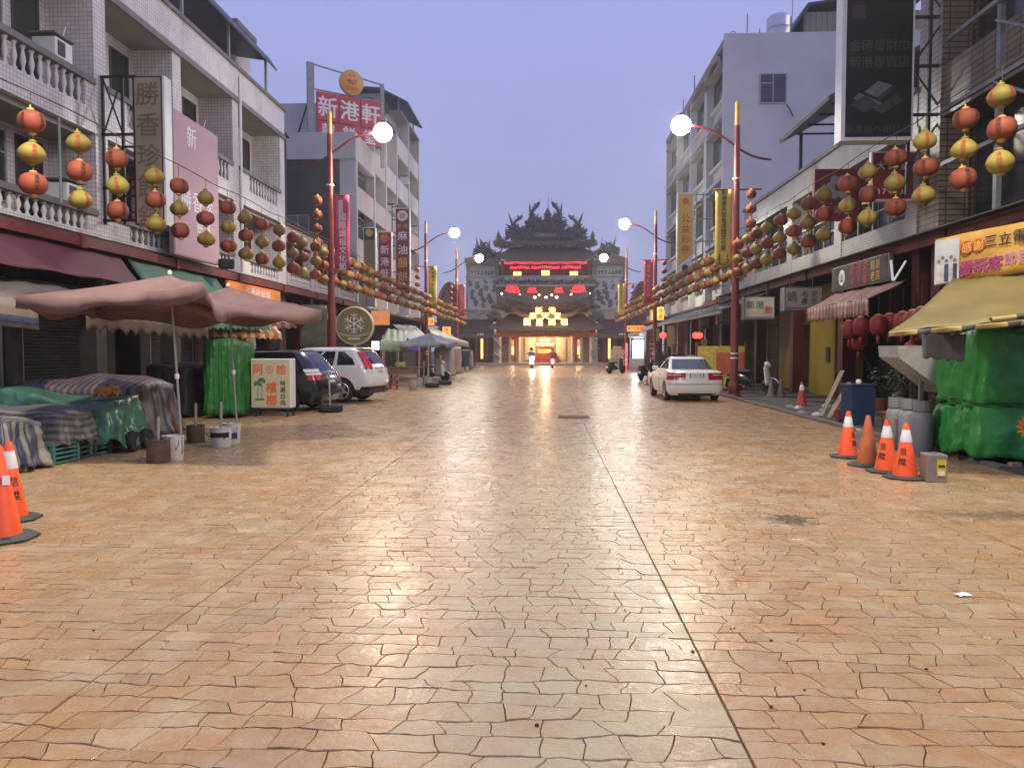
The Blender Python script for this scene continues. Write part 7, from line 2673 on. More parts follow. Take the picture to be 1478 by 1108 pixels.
drape('sack_pile', 'tan sack cover heaped on the stall table', P(570, 530, 34).x, P(585, 530, 34).x, 33.7, 34.4, 1.05, .86, mat('tan_sack', (.28, .2, .09), .8, .2, 6), 'sack', seed=61, folds=.02, corner=2.5, n=36, flare=.02)
M_purp = mat('lit_purple_board', (.12, .05, .28), .5, .25, 5, emit=.25, ecol=(.30, .12, .65))
sign_box('purple_stall_board', 'purple glowing price board under the pale grey awning', (P(590, 498, 41).x - .2, 41.5, P(590, 498, 41).z), 1.6, .7, .08, R(10), M_purp, M_dark_steel, [])
M_wlit = mat('lit_white_panel', (.9, .9, .95), .4, 0, emit=2.2, ecol=(.75, .85, 1.0))
t = thing('lit_showcase', 'small bluish lit showcase panel behind the pale green awning', 'showcase', P(542, 502, 40))
MB().bx(-.25, .25, 0, .15, -.6, .4).build('case', M_dark_steel, t)
MB().bx(-.2, .2, -.012, -.002, -.1, .35).build('lit_panel', M_wlit, t)
# covered goods left of the road, near temple
drape('covered_goods', 'grey cloth covered goods under the second grey umbrella', P(632, 520, 42).x - .3, P(650, 520, 42).x, 42.5, 44, 1.7, .15, M_pgrey, 'covered goods', seed=71, folds=.05, n=48, flare=.03)
drape('covered_goods', 'pinkish cloth covered stall under the long canvas awning', P(650, 520, 51).x - .4, P(662, 520, 51).x, 51, 53, 1.8, .1, mat('pinkish_cloth', (.30, .22, .19), .75, .15, 3), 'covered goods', seed=72, folds=.05, n=48, flare=.03)
drape('covered_goods', 'dark blue tarp covered cart by the temple wing', P(668, 520, 60).x - .6, P(674, 520, 60).x + .3, 60, 62, 1.6, .1, mat('dark_blue_tarp', (.02, .035, .07), .5, .2, 3), 'covered goods', seed=73, folds=.05, n=48, flare=.03)
for i, (px, py, Y) in enumerate(((620, 545, 37.5), (617, 540, 39))):
    q = P(px, py, Y)
    plant(q.x, Y, .9, 12, ('bushy potted plant behind the bucket weights', 'straggly potted plant next to the grey umbrella pole')[i], 80 + i, .1, True, mat('olive_leaf', (.14, .12, .04), .6, .3, 8))
for (px, Y, lab) in ((554, 36, 'pale stall post under the pale green awning edge'), (574, 39, 'pale stall post beside the purple board')):
    q = P(px, 520, Y)
    tag(MB().bx(q.x - .06, q.x + .06, Y - .06, Y + .06, 0, 2.3).build('stall_post', M_plaster), lab, 'post')
# right side shops in the middle distance
t = thing('bright_shop', 'brightly lit white shop counter window near the temple', 'shop counter', (P(919, 530, 57).x, 57, 0), R(-14))
MB().bx(-.55, .55, .1, 1.2, 0, .95).build('counter', M_conc, t)
M_vlit = mat('lit_shop_window', (.95, .95, 1), .4, 0, emit=7, ecol=(.92, .95, 1.0))
MB().bx(-.42, .42, .9, .95, 1.0, 2.3).build('lit_panel', M_vlit, t)
for k in (-1, 1):
    MB().bx(k * .5 - .04, k * .5 + .04, .1, .18, .95, 2.5).build('post', M_grey_steel, t)
MB().bx(-.6, .6, .05, 1.2, 2.5, 2.6).build('roof', M_conc, t)
ld = bpy.data.lights.new('shop_light', 'POINT')
ld.energy = 120
ld.color = (.92, .95, 1)
ld.shadow_soft_size = .3
lo = bpy.data.objects.new('shop_light', ld)
COL.objects.link(lo)
lo.parent = t
lo.location = (0, -.1, 2.2)
M_rtube = mat('lit_red_post', (.6, .05, .08), .4, 0, emit=.9, ecol=(1, .08, .12))
t = thing('red_shop_post', 'red glowing post with white bands beside the bright shop', 'post', (P(904, 530, 58).x, 58, 0))
MB().lathe([(.08, 0), (.08, 2.1)], 12).build('tube', M_rtube, t)
for z_ in (.5, .8):
    MB().lathe([(.09, z_), (.09, z_ + .1)], 12).build('band', M_white_paint, t)
t = thing('stone_lion_stand', 'pinkish carved incense stand in front of the temple wing', 'stand', (P(891, 530, 70).x, 70, 0))
M_pst = mat('pink_stone', (.36, .22, .18), .7, .2, 5)
MB().bev((0, 0, .35), (1.5, .8, .7), .05).build('plinth', M_conc, t)
MB().bev((0, 0, 1.15), (1.25, .6, .9), .08).build('body', M_pst, t)
MB().bev((0, 0, 1.75), (.8, .5, .35), .08).build('crown', M_pst, t)
# hanging yellow banners and lit red lanterns by the sedan side shops
for i, (px0, px1, py0, py1, Y, lab) in enumerate(((963, 974, 470, 500, 42, 'cream hanging banner under the long dark awning'), (947, 952, 474, 492, 46, 'narrow cream banner behind the first hanging one'),
                                                  (1012, 1021, 490, 520, 37, 'tall yellow standing board behind the sedan roof'))):
    a_, e_ = P(px0, py1, Y), P(px1, py0, Y)
    tag(MB().bx(a_.x, e_.x, Y, Y + .03, a_.z, e_.z).build('shop_banner', mat('cream_banner', (.42, .33, .14), .6, .15, 3)), lab, 'banner')
M_lrl = mat('lit_red_lantern', (.8, .05, .05), .4, 0, emit=3.0, ecol=(1, .07, .06))
for (px, lab) in ((957, 'glowing red lantern, smaller, in the shop entrance'), (1004, 'glowing red lantern left of the pair in the shop entrance'), (1009.5, 'glowing red lantern right of the pair in the shop entrance')):
    Y = 40
    p = P(px, 484, Y)
    t = thing('lit_lantern', lab, 'lantern', p)
    MB().lathe([(.04, -.16), (.15, -.10), (.18, 0), (.15, .10), (.04, .16)], 14).build('shade', M_lrl, t, True)
    MB().lathe([(.05, .16), (.04, .2), (.005, .22), (.005, .7)], 8).build('cap', M_gold, t)
q0, q1 = P(1012, 560, 29.5), P(1086, 500, 29.5)
t = thing('yellow_board_stall', 'yellow patterned board stall behind the white sedan and lamp post', 'stall', ((q0.x + q1.x) / 2, 30.5, 0))
M_yb = mat('yellow_pattern_board', (.42, .33, .06), .5, .45, 7)
ww = (q1.x - q0.x)
MB().bx(-ww / 2, ww / 2, -.03, .03, .15, 1.75).build('front_board', M_yb, t)
MB().bx(-ww / 2, ww / 2, .03, .9, .15, .9).build('box', M_wood, t)
for k in (-1, 1):
    MB().bx(k * ww / 2 - .04, k * ww / 2 + .04, -.04, .04, 0, 1.9).build('post', M_red_steel, t)
MB().bx(-ww * .1, ww * .5 - .06, -.05, -.035, .7, 1.5).build('red_marks', mat('red_yellow_mark', (.40, .10, .05), .5, .3, 9), t)
for i, px in enumerate((954, 975, 990)):
    q = P(px, 540, 43 - i)
    t = thing('display_rack', ('brown display rack under the long dark awning', 'dark goods shelf beside the cream banner', 'pale goods shelf behind the sedan')[i], 'rack', (q.x, 43 - i * 2, 0))
    w_ = .7
    for k in (-1, 1):
        MB().bx(k * w_ / 2 - .02, k * w_ / 2 + .02, -.25, .25, 0, 1.9).build('side', M_wood, t)
    for z_ in (.1, .55, 1.0, 1.45, 1.88):
        MB().bx(-w_ / 2 + .02, w_ / 2 - .02, -.25, .25, z_ - .015, z_ + .015).build('shelf', M_wood, t)
    MB().bx(-w_ / 2 + .05, w_ / 2 - .05, -.2, .2, 1.02, 1.35).build('goods', (M_ragged, M_blackpl, M_sface)[i], t)
    MB().bx(-w_ / 2 + .05, w_ / 2 - .05, -.2, .2, .57, .9).build('goods', (M_wood, M_scase, M_conc)[i], t)
t = thing('ladder', 'red and white banded step ladder leaning by the racks', 'ladder', (P(941, 545, 45).x, 45, 0))
for k in (-1, 1):
    MB().box((k * .16, 0, 1.05), (.05, .05, 2.1)).build('rail', M_rpl, t)
for i in range(7):
    MB().bx(-.135, .135, -.02, .02, .25 + i * .28, .3 + i * .28).build('rung', M_white_paint, t)
# clutter behind the dark van: hanging sheet at the red post
sheet('hanging_sheet', 'dirty clear plastic sheet hanging beside the red post', 'plastic sheet', P(432, 505, 31), P(472, 503, 31), P(472, 440, 31.05), P(432, 440, 31.05), mat('dirty_plastic', (.09, .09, .08), .3, .4, 3), -.03, 10, 8)
drape('covered_goods', 'black tarp covered pile of crates left of the green tarp stall', -9.5, -8.35, 17.6, 19.2, 1.25, .05, mat('black_tarp', (.02, .02, .02), .55, .3, 3, bump=.5, bscale=6), 'covered goods', seed=75, folds=.05, n=80, flare=.05)
drape('covered_goods', 'dark brown cloth covered crates in front of the shutters', -11.0, -9.7, 15.2, 17.0, .9, .05, mat('dark_brown_cloth', (.035, .028, .022), .8, .3, 3), 'covered goods', seed=76, folds=.05, n=80, flare=.05)
# ------------------------------------------------------------ temple
TY = 80.0
K = TY / F


def TX(px):
    return (px - 790) * K


def TZ(py):
    return 1.6 + (505 - py) * K


M_rooft = mat('dark_roof_tile', (.12, .082, .066), .6, .25, 3)
M_tstone = mat('temple_grey_stone', (.30, .285, .28), .75, .25, 2.5, bump=.4)
M_tred = mat('temple_red', (.22, .025, .02), .5, .2, 3)
M_torn = mat('ornament_green', (.10, .10, .08), .6, .5, 5)
M_torn2 = mat('ornament_brown', (.15, .105, .08), .6, .5, 5)
M_torn3 = mat('ornament_teal', (.09, .105, .11), .6, .4, 5)
M_mural = mat('pale_mural_panel', (.46, .47, .52), .7, .12, 2)
M_fig = mat('mural_figure', (.13, .14, .14), .7, .35, 6)
M_tcream = mat('lit_stone_wall', (.36, .29, .20), .7, .2, 2.5, bump=.3)
M_tgold = mat('temple_gold', (.45, .28, .07), .45, .3, 6)
M_door = mat('lit_doorway', (.9, .6, .2), .5, .5, 3, emit=1.7, ecol=(1.0, .66, .24))
M_rlan = mat('lit_red_temple_lantern', (.8, .03, .05), .4, 0, emit=1.5, ecol=(1.0, .05, .08))
M_neon = mat('neon_character', (1, .8, .3), .4, 0, emit=5.0, ecol=(1.0, .58, .14))
M_bulb = mat('warm_bulb', (1, .9, .7), .4, 0, emit=9, ecol=(1, .85, .6))
tp = thing('temple', 'ornate temple gate hall with tiered tiled roofs, red lanterns and glowing characters', 'temple')


def tb(name, px0, px1, py0, py1, y0, y1, m, parent=None):
    return MB().bx(TX(px0), TX(px1), TY + y0, TY + y1, TZ(py1), TZ(py0)).build(name, m, parent or tp)


def troof(name, e0, e1, ye_py, yf, t0, t1, yt_py, yb, lift=.5, ribs=40, m=None, fascia=True, lip=.35):
    """concave tiled slope: eave from px e0..e1 at pixel height ye_py, depth yf; top from t0..t1 at yt_py, depth yb"""
    xe0, xe1, xt0, xt1 = TX(e0), TX(e1), TX(t0), TX(t1)
    ze, zt = TZ(ye_py), TZ(yt_py)

    def fn(u, v):
        x = (xe0 + (xe1 - xe0) * u) * (1 - v) + (xt0 + (xt1 - xt0) * u) * v
        y = TY + yf + (yb - yf) * v
        f = v ** 1.35
        z = ze + (zt - ze) * f + lift * abs(2 * u - 1) ** 5 * (1 - v) ** .7
        z += .05 * abs(math.sin(u * ribs * math.pi)) * 1.0
        return (x, y, z)
    mb = MB()
    mb.grid(fn, ribs * 4, 8)
    o_ = mb.build(name, m or M_rooft, tp, True, thick=.06)
    if fascia:
        mb = MB()
        mb.grid(lambda u, v: (lambda p: (p[0], p[1] + .02, p[2] - v * lip))(fn(u, 0)), 60, 1)
        mb.build('eave_board', M_torn2, o_, False, thick=.08)
    return o_


def ridge(px0, px1, py_mid, py_end, dy, thick=.3, h=.35, m=None, power=3.0, tips=True, ornament=True, seed=1):
    """swallow-tail ridge: concave beam rising at both ends"""
    x0, x1 = TX(px0), TX(px1)
    zm, ze = TZ(py_mid), TZ(py_end)
    n = 30
    vs, fs = [], []
    for i in range(n + 1):
        u = i / n
        x = x0 + (x1 - x0) * u
        a = abs(2 * u - 1)
        z = zm + (ze - zm) * a ** power
        hh = h * (1 - .75 * a ** 6)
        th = thick * (1 - .5 * a ** 6)
        for (yy, zz) in ((-th / 2, -hh / 2), (th / 2, -hh / 2), (th / 2, hh / 2), (-th / 2, hh / 2)):
            vs.append((x, TY + dy + yy, z + zz))
    for i in range(n):
        for k in range(4):
            fs.append((i * 4 + k, i * 4 + (k + 1) % 4, i * 4 + 4 + (k + 1) % 4, i * 4 + 4 + k))
    fs += [(3, 2, 1, 0), tuple(n * 4 + k for k in range(4))]
    return MB().add(vs, fs).build('ridge', m or M_torn2, tp)


def ornament(cx, cz, dy, w, h, seed, m=None, n=46, tip=0.0, lean=0.0):
    n = int(n * 1.9)
    h *= 1.12
    """cut-porcelain figures: a thicket of curled leaves, spikes and beads"""
    r_ = random.Random(seed)
    mb = MB()
    for i in range(n):
        u = r_.uniform(-1, 1)
        x = cx + u * w / 2
        hmax = h * (1 - .45 * abs(u)) + tip * max(0, u * (1 if lean >= 0 else -1)) * h
        z0 = cz + r_.uniform(0, .45) * hmax
        L_ = r_.uniform(.18, .5) * hmax
        a = r_.uniform(-.9, .9) + lean
        c = r_.uniform(-1.2, 1.2)
        pts = []
        p = Vector((x, TY + dy + r_.uniform(-.3, .3), z0))
        ang = a
        for k in range(5):
            pts.append(p.copy())
            p = p + Vector((math.sin(ang), r_.uniform(-.2, .2), math.cos(ang))) * L_ / 4
            ang += c * .45
        rad = r_.uniform(.05, .13) * min(1.2, h / 1.6)
        mb.tube(pts, [rad, rad * 1.15, rad * .9, rad * .6, rad * .12], 5)
    for i in range(n // 4):
        u = r_.uniform(-1, 1)
        s_ = r_.uniform(.08, .2) * min(1.2, h / 1.6)
        mb.lathe([(.001, -s_), (s_ * .8, -s_ * .5), (s_, 0), (s_ * .7, s_ * .6), (.001, s_)], 7, (cx + u * w / 2, TY + dy - .15, cz + r_.uniform(.1, .6) * h * (1 - .4 * abs(u))))
    o_ = mb.build('ridge_ornament', m or (M_torn, M_torn2, M_torn3)[seed % 3], tp)
    o_['kind'] = 'stuff'
    return o_


def dragon(pts, r, seed=0, m=None):
    """sinuous ridge dragon: tapering body with a crest of spines, head with jaws and whiskers, four claws"""
    V_ = [Vector((TX(a), TY + d, TZ(b))) for (a, b, d) in pts]
    # smooth
    P_ = []
    for i in range(len(V_) - 1):
        p0, p1, p2, p3 = V_[max(0, i - 1)], V_[i], V_[i + 1], V_[min(len(V_) - 1, i + 2)]
        for k in range(5):
            t_ = k / 5
            P_.append(.5 * ((2 * p1) + (p2 - p0) * t_ + (2 * p0 - 5 * p1 + 4 * p2 - p3) * t_ ** 2 + (3 * p1 - p0 - 3 * p2 + p3) * t_ ** 3))
    P_.append(V_[-1])
    n = len(P_)
    mb = MB()
    mb.tube(P_, [r * (.15 + .85 * min(1, i / (n * .45))) for i in range(n)], 7)
    for i in range(2, n - 1, 1):
        t_ = (P_[i + 1] - P_[i - 1]).normalized()
        nn = Vector((-t_.z, 0, t_.x))
        if nn.z < -.2:
            nn = -nn
        s_ = r * (1.0 + .9 * (i % 2))
        mb.tube([P_[i], P_[i] + nn * (r + s_) + t_ * s_ * .4], [r * .35, .01], 4)
    h_ = P_[-1]
    t_ = (P_[-1] - P_[-3]).normalized()
    mb.tube([h_, h_ + t_ * r * 2.6 + Vector((0, 0, r * .3))], [r * 1.5, r * .7], 7)
    mb.tube([h_, h_ + t_ * r * 2.2 - Vector((0, 0, r * 1.2))], [r * 1.0, r * .4], 6)
    for k in (-1, 1):
        mb.tube([h_ + Vector((0, k * r * .6, r)), h_ - t_ * r * 1.6 + Vector((0, k * r, r * 3))], [r * .35, .015], 4)
        mb.tube([h_ + t_ * r * 2, h_ + t_ * r * 3.2 + Vector((0, k * r, r * 1.8))], [r * .2, .01], 4)
    for f in (.45, .75):
        b_ = P_[int(n * f)]
        for k in (-1, 1):
            mb.tube([b_, b_ + Vector((k * r * 1.5, -r, -r * 1.5)), b_ + Vector((k * r * 2.6, -r, -r * 1.0))], [r * .5, r * .35, .02], 5)
    o_ = mb.build('dragon', m or M_torn, tp)
    o_['kind'] = 'stuff'
    return o_


# platform and lower hall
tb('platform', 668, 910, 523.6, 529, -1.2, 14, M_tstone)
tb('hall_body', 716, 862, 398, 478, 3.0, 10, M_tstone)
tb('rear_wall', 700, 878, 478, 524, 5.0, 10, M_tcream)
# stone front wall panels between the openings
for (a_, b_) in ((722, 731), (744, 756), (764, 772), (803, 811), (818, 829), (843, 855)):
    tb('wall_panel', a_, b_, 486, 524, 1.9, 2.2, M_tcream)
for (a_, b_) in ((756, 764), (811, 818)):
    w_ = tb('carved_panel', a_, b_, 486, 524, 1.85, 2.2, M_tstone)
    for q in (490, 501, 512):
        tb('relief', a_ + 1, b_ - 1, q, q + 8, 1.78, 1.86, M_tcream, w_)
for (a_, b_) in ((731, 744), (829, 843)):
    tb('door', a_, a_ + 5, 490, 524, 1.6, 1.75, M_tred)
    tb('door', b_ - 3, b_, 490, 524, 1.6, 1.75, M_tred)
    tb('door_lintel', a_, b_, 485, 490, 1.7, 2.2, M_tred)
    tb('lit_shrine', a_ + 5, b_ - 4, 500, 512, 4.4, 4.6, M_door)
tb('lit_shrine', 781, 793, 497, 512, 4.4, 4.6, M_door)
tb('hall_lintel', 718, 858, 478, 486, 1.5, 2.4, M_tred)
# columns with carved dragons
for i, px in enumerate((718, 856)):
    MB().lathe([(.55, TZ(528)), (.55, TZ(524)), (.44, TZ(522)), (.40, TZ(500)), (.42, TZ(486)), (.55, TZ(482))], 16, (TX(px), TY - .2, 0)).build('stone_column', M_tstone, tp, 'angle')
    dragon([(px - 4, 524, -.7), (px + 4, 517, -.75), (px - 4, 509, -.75), (px + 4, 501, -.75), (px - 2, 492, -.8)], .13, i, M_tstone)
for px in (735, 748, 827, 840):
    MB().lathe([(.3, TZ(527)), (.3, TZ(523)), (.2, TZ(522)), (.2, TZ(482))], 14, (TX(px), TY + .9, 0)).build('stone_column', M_tstone, tp, 'angle')
# altar with small roof seen in the middle
tb('altar_table', 771, 803, 510, 524, 1.0, 2.0, M_tred)
al = tb('altar', 776, 798, 500, 511, 2.6, 3.4, M_tgold)
for k, (a_, b_, q) in enumerate(((772, 802, 501), (776, 798, 494), (781, 793, 488))):
    tb('altar_eave', a_, b_, q - 1.6, q, 2.3, 3.6, M_tred, al)
    tb('altar_tier', a_ + 4, b_ - 4, q - 6, q - 1.6, 2.5, 3.4, M_tgold, al)
for px in (776, 783, 791, 798):
    MB().lathe([(.04, 0), (.10, .1), (.04, .2)], 8, (TX(px), TY + 2.2, TZ(498))).build('altar_lamp', M_bulb, tp)
for (px, py) in ((738, 512), (735, 517), (834, 512), (838, 517)):
    MB().lathe([(.04, 0), (.12, .12), (.04, .24)], 8, (TX(px), TY + 2.6, TZ(py))).build('altar_lamp', mat('red_lamp', (1, .3, .2), .4, 0, emit=5, ecol=(1, .3, .15)), tp)
for (px, y_, pw) in ((787, .6, 1300), (738, 3.3, 260), (836, 3.3, 260), (787, 3.6, 300)):
    ld = bpy.data.lights.new('hall_lamp', 'POINT')
    ld.energy = pw
    ld.color = (1, .66, .32)
    ld.shadow_soft_size = .3
    lo = bpy.data.objects.new('hall_lamp', ld)
    COL.objects.link(lo)
    lo.parent = tp
    lo.location = (TX(px), TY + y_, TZ(487))
# red fabric banner
bn = tb('banner_cloth', 717, 858, 473, 486.5, -.72, -.66, mat('temple_banner', (.45, .07, .03), .6, .15, 2))
lettering(text(MB(), '恭祝新港奉天宮建廟109週年媽祖文化節慶典', (TX(722), TY - .75, TZ(479)), (1, 0, 0), (0, 0, 1), .52, (TX(853) - TX(722)) / 21), M_lgold, bn)
# lower roofs
troof('tiled_slope', 708, 868, 474, -1.6, 733, 843, 452, 2.6, .25, 46)
troof('tiled_slope', 738, 838, 455, -.2, 752, 824, 436, 3.0, .9, 30)
ridge(733, 843, 447, 437, 1.6, .3, .35, M_torn3)
# glowing characters over the eave
def neon(ch, px, py, size):
    o_ = text(MB(), ch, (TX(px), TY - 1.4, TZ(py)), (1, 0, 0), (0, 0, 1), size * K, 1, bold=.03).build('neon_character', M_neon, tp)
    o_['kind'] = 'stuff'


for row, (s_, y_, x0_, st) in enumerate((('新港', 449.5, 778, 18.5), ('奉天宮', 457, 769.5, 17.3), ('開臺媽祖', 465.5, 761.5, 17.4))):
    for i, ch in enumerate(s_):
        neon(ch, x0_ + i * st, y_, 9.6)
fr_ = tb('neon_frame', 752, 825, 470.6, 472, -1.36, -1.3, M_dark_steel)
for px in (761, 779, 797, 814):
    tb('neon_post', px - .4, px + .4, 455, 471, -1.34, -1.28, M_dark_steel)
ld = bpy.data.lights.new('neon_light', 'AREA')
ld.shape = 'RECTANGLE'
ld.size = 4.5
ld.size_y = 1.2
ld.energy = 130
ld.color = (1, .58, .16)
lo = bpy.data.objects.new('neon_light', ld)
COL.objects.link(lo)
lo.parent = tp
lo.location = (TX(788), TY - 1.6, TZ(461))
lo.rotation_euler = (R(78), 0, 0)
# side wings
for s_ in (-1, 1):
    c = 787

    def mx(px):
        return c + s_ * (c - px)

    def two(a_, b_):
        q0, q1 = mx(a_), mx(b_)
        return (q0, q1) if q0 < q1 else (q1, q0)
    a_, b_ = two(656, 716)
    tb('wing_wall', a_, b_, 482, 524, 3.2, 9, M_darkwall)
    e0, e1 = two(654, 714)
    t0, t1 = two(664, 708)
    troof('tiled_slope', e0, e1, 484, -.6, t0, t1, 456, 3.4, .2, 18)
    a_, b_ = two(660, 712)
    ridge(a_, b_, 452, 440, 3.2, .3, .5, M_torn2)
    # doors with glow, red pillars
    for px in (684, 700):
        a_, b_ = two(px, px + 3)
        tb('wing_pillar', a_, b_, 484, 525, .6, .9, M_tred)
    a_, b_ = two(690.5, 694)
    tb('lit_door_gap', a_, b_, 488, 518, 2.6, 2.8, M_door)
    a_, b_ = two(672, 677)
    tb('wing_pillar', a_, b_, 484, 525, .6, .9, M_tred)
    # gable screen wall further out
    a_, b_ = two(626, 664)
    g_ = MB()
    n_ = 14
    pol = []
    for i in range(n_ + 1):
        u = i / n_
        pol.append((TX(a_) + (TX(b_) - TX(a_)) * u, TZ(440 - 34 * math.sin(u * math.pi) ** .8 if True else 0)))
    pol = [(TX(a_), TZ(470))] + pol + [(TX(b_), TZ(470))]
    g_.prism(pol, TY + 2.0, TY + 2.4)
    g_.build('gable_wall', mat('red_brick_tile', (.17, .055, .045), .7, .25, 5), tp)
    cop = MB().tube([(x_, TY + 1.95, z_) for (x_, z_) in pol[1:-1]], .14, 6).build('gable_coping', M_coping, tp)
    a_, b_ = two(630, 664)
    troof('tiled_slope', a_, b_, 478, -.4, a_ + 2, b_ - 2, 462, 2.2, .1, 12)
    # mural panels
    a_, b_ = two(669, 718)
    tb('tower_body', a_, b_, 376, 460, 2.6, 10, M_tstone)
    a_, b_ = two(672, 714)
    mu = tb('mural_panel', a_, b_, 399, 445, 2.44, 2.6, M_mural)
    a2, b2 = two(675, 711)
    mu2 = tb('mural_panel', a2, b2, 381.5, 396, 2.46, 2.6, M_mural)
    a3, b3 = two(668, 718)
    tb('cornice', a3, b3, 396.5, 398.5, 2.3, 2.6, M_tstone)
    tb('cornice', a3, b3, 377, 380.5, 2.2, 2.6, M_tstone)
    r_ = random.Random(100 + s_)
    for i in range(10):
        px = a_ + 3 + (b_ - a_ - 6) * (i + r_.uniform(-.2, .2)) / 9

        py = [411, 424, 433][i % 3] + r_.uniform(-3, 3)
        mb = MB()
        for q_ in range(r_.randint(4, 7)):
            ex, ez = px + r_.uniform(-2, 2), py + r_.uniform(-6, 6)
            ew, eh, ea = r_.uniform(.10, .26), r_.uniform(.10, .34), r_.uniform(-.8, .8)
            vs_ = []
            for k_ in range(9):
                b_a = k_ * 2 * math.pi / 9
                rr_ = 1 + r_.uniform(-.3, .3)
                dx_, dz_ = ew * rr_ * math.cos(b_a), eh * rr_ * math.sin(b_a)
                vs_.append((TX(ex) + dx_ * math.cos(ea) - dz_ * math.sin(ea), TY + 2.42 - .004 * q_, TZ(ez) + dx_ * math.sin(ea) + dz_ * math.cos(ea)))
            mb.add(vs_, [tuple(range(9))])
        mb.build('mural_figure', (M_fig, M_torn, M_torn3)[i % 3], mu, thick=.02)['kind'] = 'stuff'
    for i in range(7):
        px = a2 + 3 + (b2 - a2 - 6) * i / 6
        mb = MB()
        mb.grid(lambda u, v: (TX(px + (u - .5) * (3.2 + 1.5 * math.sin(v * 5 + i))), TY + 2.42, TZ(391 + 6 * (v - .5))), 4, 6)
        mb.build('mural_figure', M_fig, mu2, True, thick=.03)
    # tower roof
    e0, e1 = two(668, 722)
    t0, t1 = two(682, 714)
    troof('tiled_slope', e0, e1, 377, 1.6, t0, t1, 362, 4.5, .5, 16)
    a_, b_ = two(681, 722)
    ridge(a_, b_, 364, 352, 4.4, .3, .4, M_torn3)
    lean = -.35 * s_
    ornament(TX(mx(692)), TZ(368), 4.2, 1.9, 2.6, 11 + s_, M_torn, 46)
    ornament(TX(mx(706)), TZ(366), 4.3, 1.6, 1.3, 13 + s_, M_torn2, 26)
    MB().tube([(TX(mx(q)), TY + 4.2, TZ(w__)) for (q, w__) in ((690, 368), (686, 356), (684, 345), (681.5, 334))], [.22, .18, .12, .02], 6).build('ridge_tip', M_torn2, tp)
    MB().tube([(TX(mx(703)), TY + 4.2, TZ(360)), (TX(mx(702)), TY + 4.2, TZ(337))], [.12, .02], 5).build('ridge_tip', M_torn2, tp)
    # upper storey lantern rows, doors
    for (q0, q1, py, nn) in ((728, 786, 377.5, 17), (737, 762, 384.5, 8), (768, 786, 384.5, 6)):
        lm_ = MB()
        for i in range(nn):
            px = mx(q0 + (q1 - q0) * i / (nn - 1))
            lm_.lathe([(.03, -.15), (.10, -.09), (.12, 0), (.10, .09), (.03, .15)], 8, (TX(px), TY + 1.6, TZ(py + .6 * math.sin(i * 1.1))))
        o_ = lm_.build('red_lantern_row', M_rlan, tp, True)
        o_['kind'] = 'stuff'
    a_, b_ = two(738, 752)
    tb('lit_doorway', a_ + 1, b_ - 1, 388.5, 398, 2.9, 3.05, M_door)
    for px in (722, 735, 757, 767):
        a_, b_ = two(px, px + 4)
        tb('red_pillar', a_, b_, 375, 399, 1.9, 2.2, M_tred)
    a_, b_ = two(769, 781)
    tb('carved_panel', a_, b_, 387, 399, 2.7, 2.95, M_torn2)
    # balcony: ornament band and lantern clusters
    for (q0, q1, n_, rows) in ((730, 749, 6, 3), (763, 773, 4, 2)):
        lm_ = MB()
        for rr_ in range(rows):
            for i in range(n_ - rr_):
                px = mx(q0 + rr_ * 1.6 + (q1 - q0) * i / (n_ - 1))
                lm_.lathe([(.03, -.14), (.10, -.09), (.125, 0), (.10, .09), (.03, .14)], 8, (TX(px), TY + .2, TZ(421 - rr_ * 4.2 + (px - 740) * s_ * 0)))
        o_ = lm_.build('red_lantern_cluster', M_rlan, tp, True)
        o_['kind'] = 'stuff'
    for (px, py) in ((739, 425.5), (750, 426), (727, 429), (724, 424), (778, 426)):
        MB().lathe([(.001, -.12), (.13, 0), (.001, .12)], 8, (TX(mx(px)), TY + .1, TZ(py))).build('balcony_lamp', M_bulb, tp, True)
    for k, (q, w__, hh) in enumerate(((724, 1.6, 1.1), (742, 2.0, .9), (762, 2.0, .8), (778, 1.8, .9))):
        ornament(TX(mx(q)), TZ(411), .4, w__, hh, 30 + k * 2 + s_, None, 34)
    for k, q in enumerate((722, 738, 756)):
        ornament(TX(mx(q)), TZ(446), .8, 1.9, 1.0, 50 + k * 2 + s_, None, 30)
    ornament(TX(mx(714)), TZ(464), -.4, 1.4, 1.5, 70 + s_, None, 30)
    # main roof hips
    dragon([(mx(742), 352, 1.6), (mx(733), 356, 1.2), (mx(726), 352, 1.0), (mx(720), 350, .9), (mx(719), 342, .9)], .17, 3)
    ornament(TX(mx(722)), TZ(356), 1.0, 1.3, 1.5, 80 + s_, None, 30)
    # second tier tail: rises outward
    MB().tube([(TX(mx(q)), TY + 3.2, TZ(w__)) for (q, w__) in ((756, 340), (745, 334), (739, 322), (735, 311), (731.5, 301))], [.26, .24, .2, .14, .02], 6).build('ridge_tip', M_torn2, tp)
    ornament(TX(mx(742)), TZ(343), 3.2, 1.9, 2.5, 90 + s_, M_torn, 50, .0, 0)
    ornament(TX(mx(756)), TZ(342), 3.0, 1.8, 1.9, 94 + s_, M_torn3, 40)
    ornament(TX(mx(730)), TZ(356), 2.6, 1.6, 1.2, 97 + s_, M_torn2, 30)
    dragon([(mx(760), 334, 2.8), (mx(752), 326, 2.7), (mx(746), 330, 2.7), (mx(741), 318, 2.7), (mx(748), 311, 2.7)], .16, 4, M_torn)
    # top ridge swallow tail
    MB().tube([(TX(mx(q)), TY + 4.0, TZ(w__)) for (q, w__) in ((780, 320), (770, 316), (766, 306), (764, 297), (762.3, 284))], [.26, .26, .2, .14, .02], 6).build('ridge_tip', M_torn2, tp)
    dragon([(mx(782), 315, 3.6), (mx(776), 309, 3.6), (mx(770), 312, 3.6), (mx(767), 300, 3.6), (mx(773), 291, 3.6)], .19, 5, M_torn)
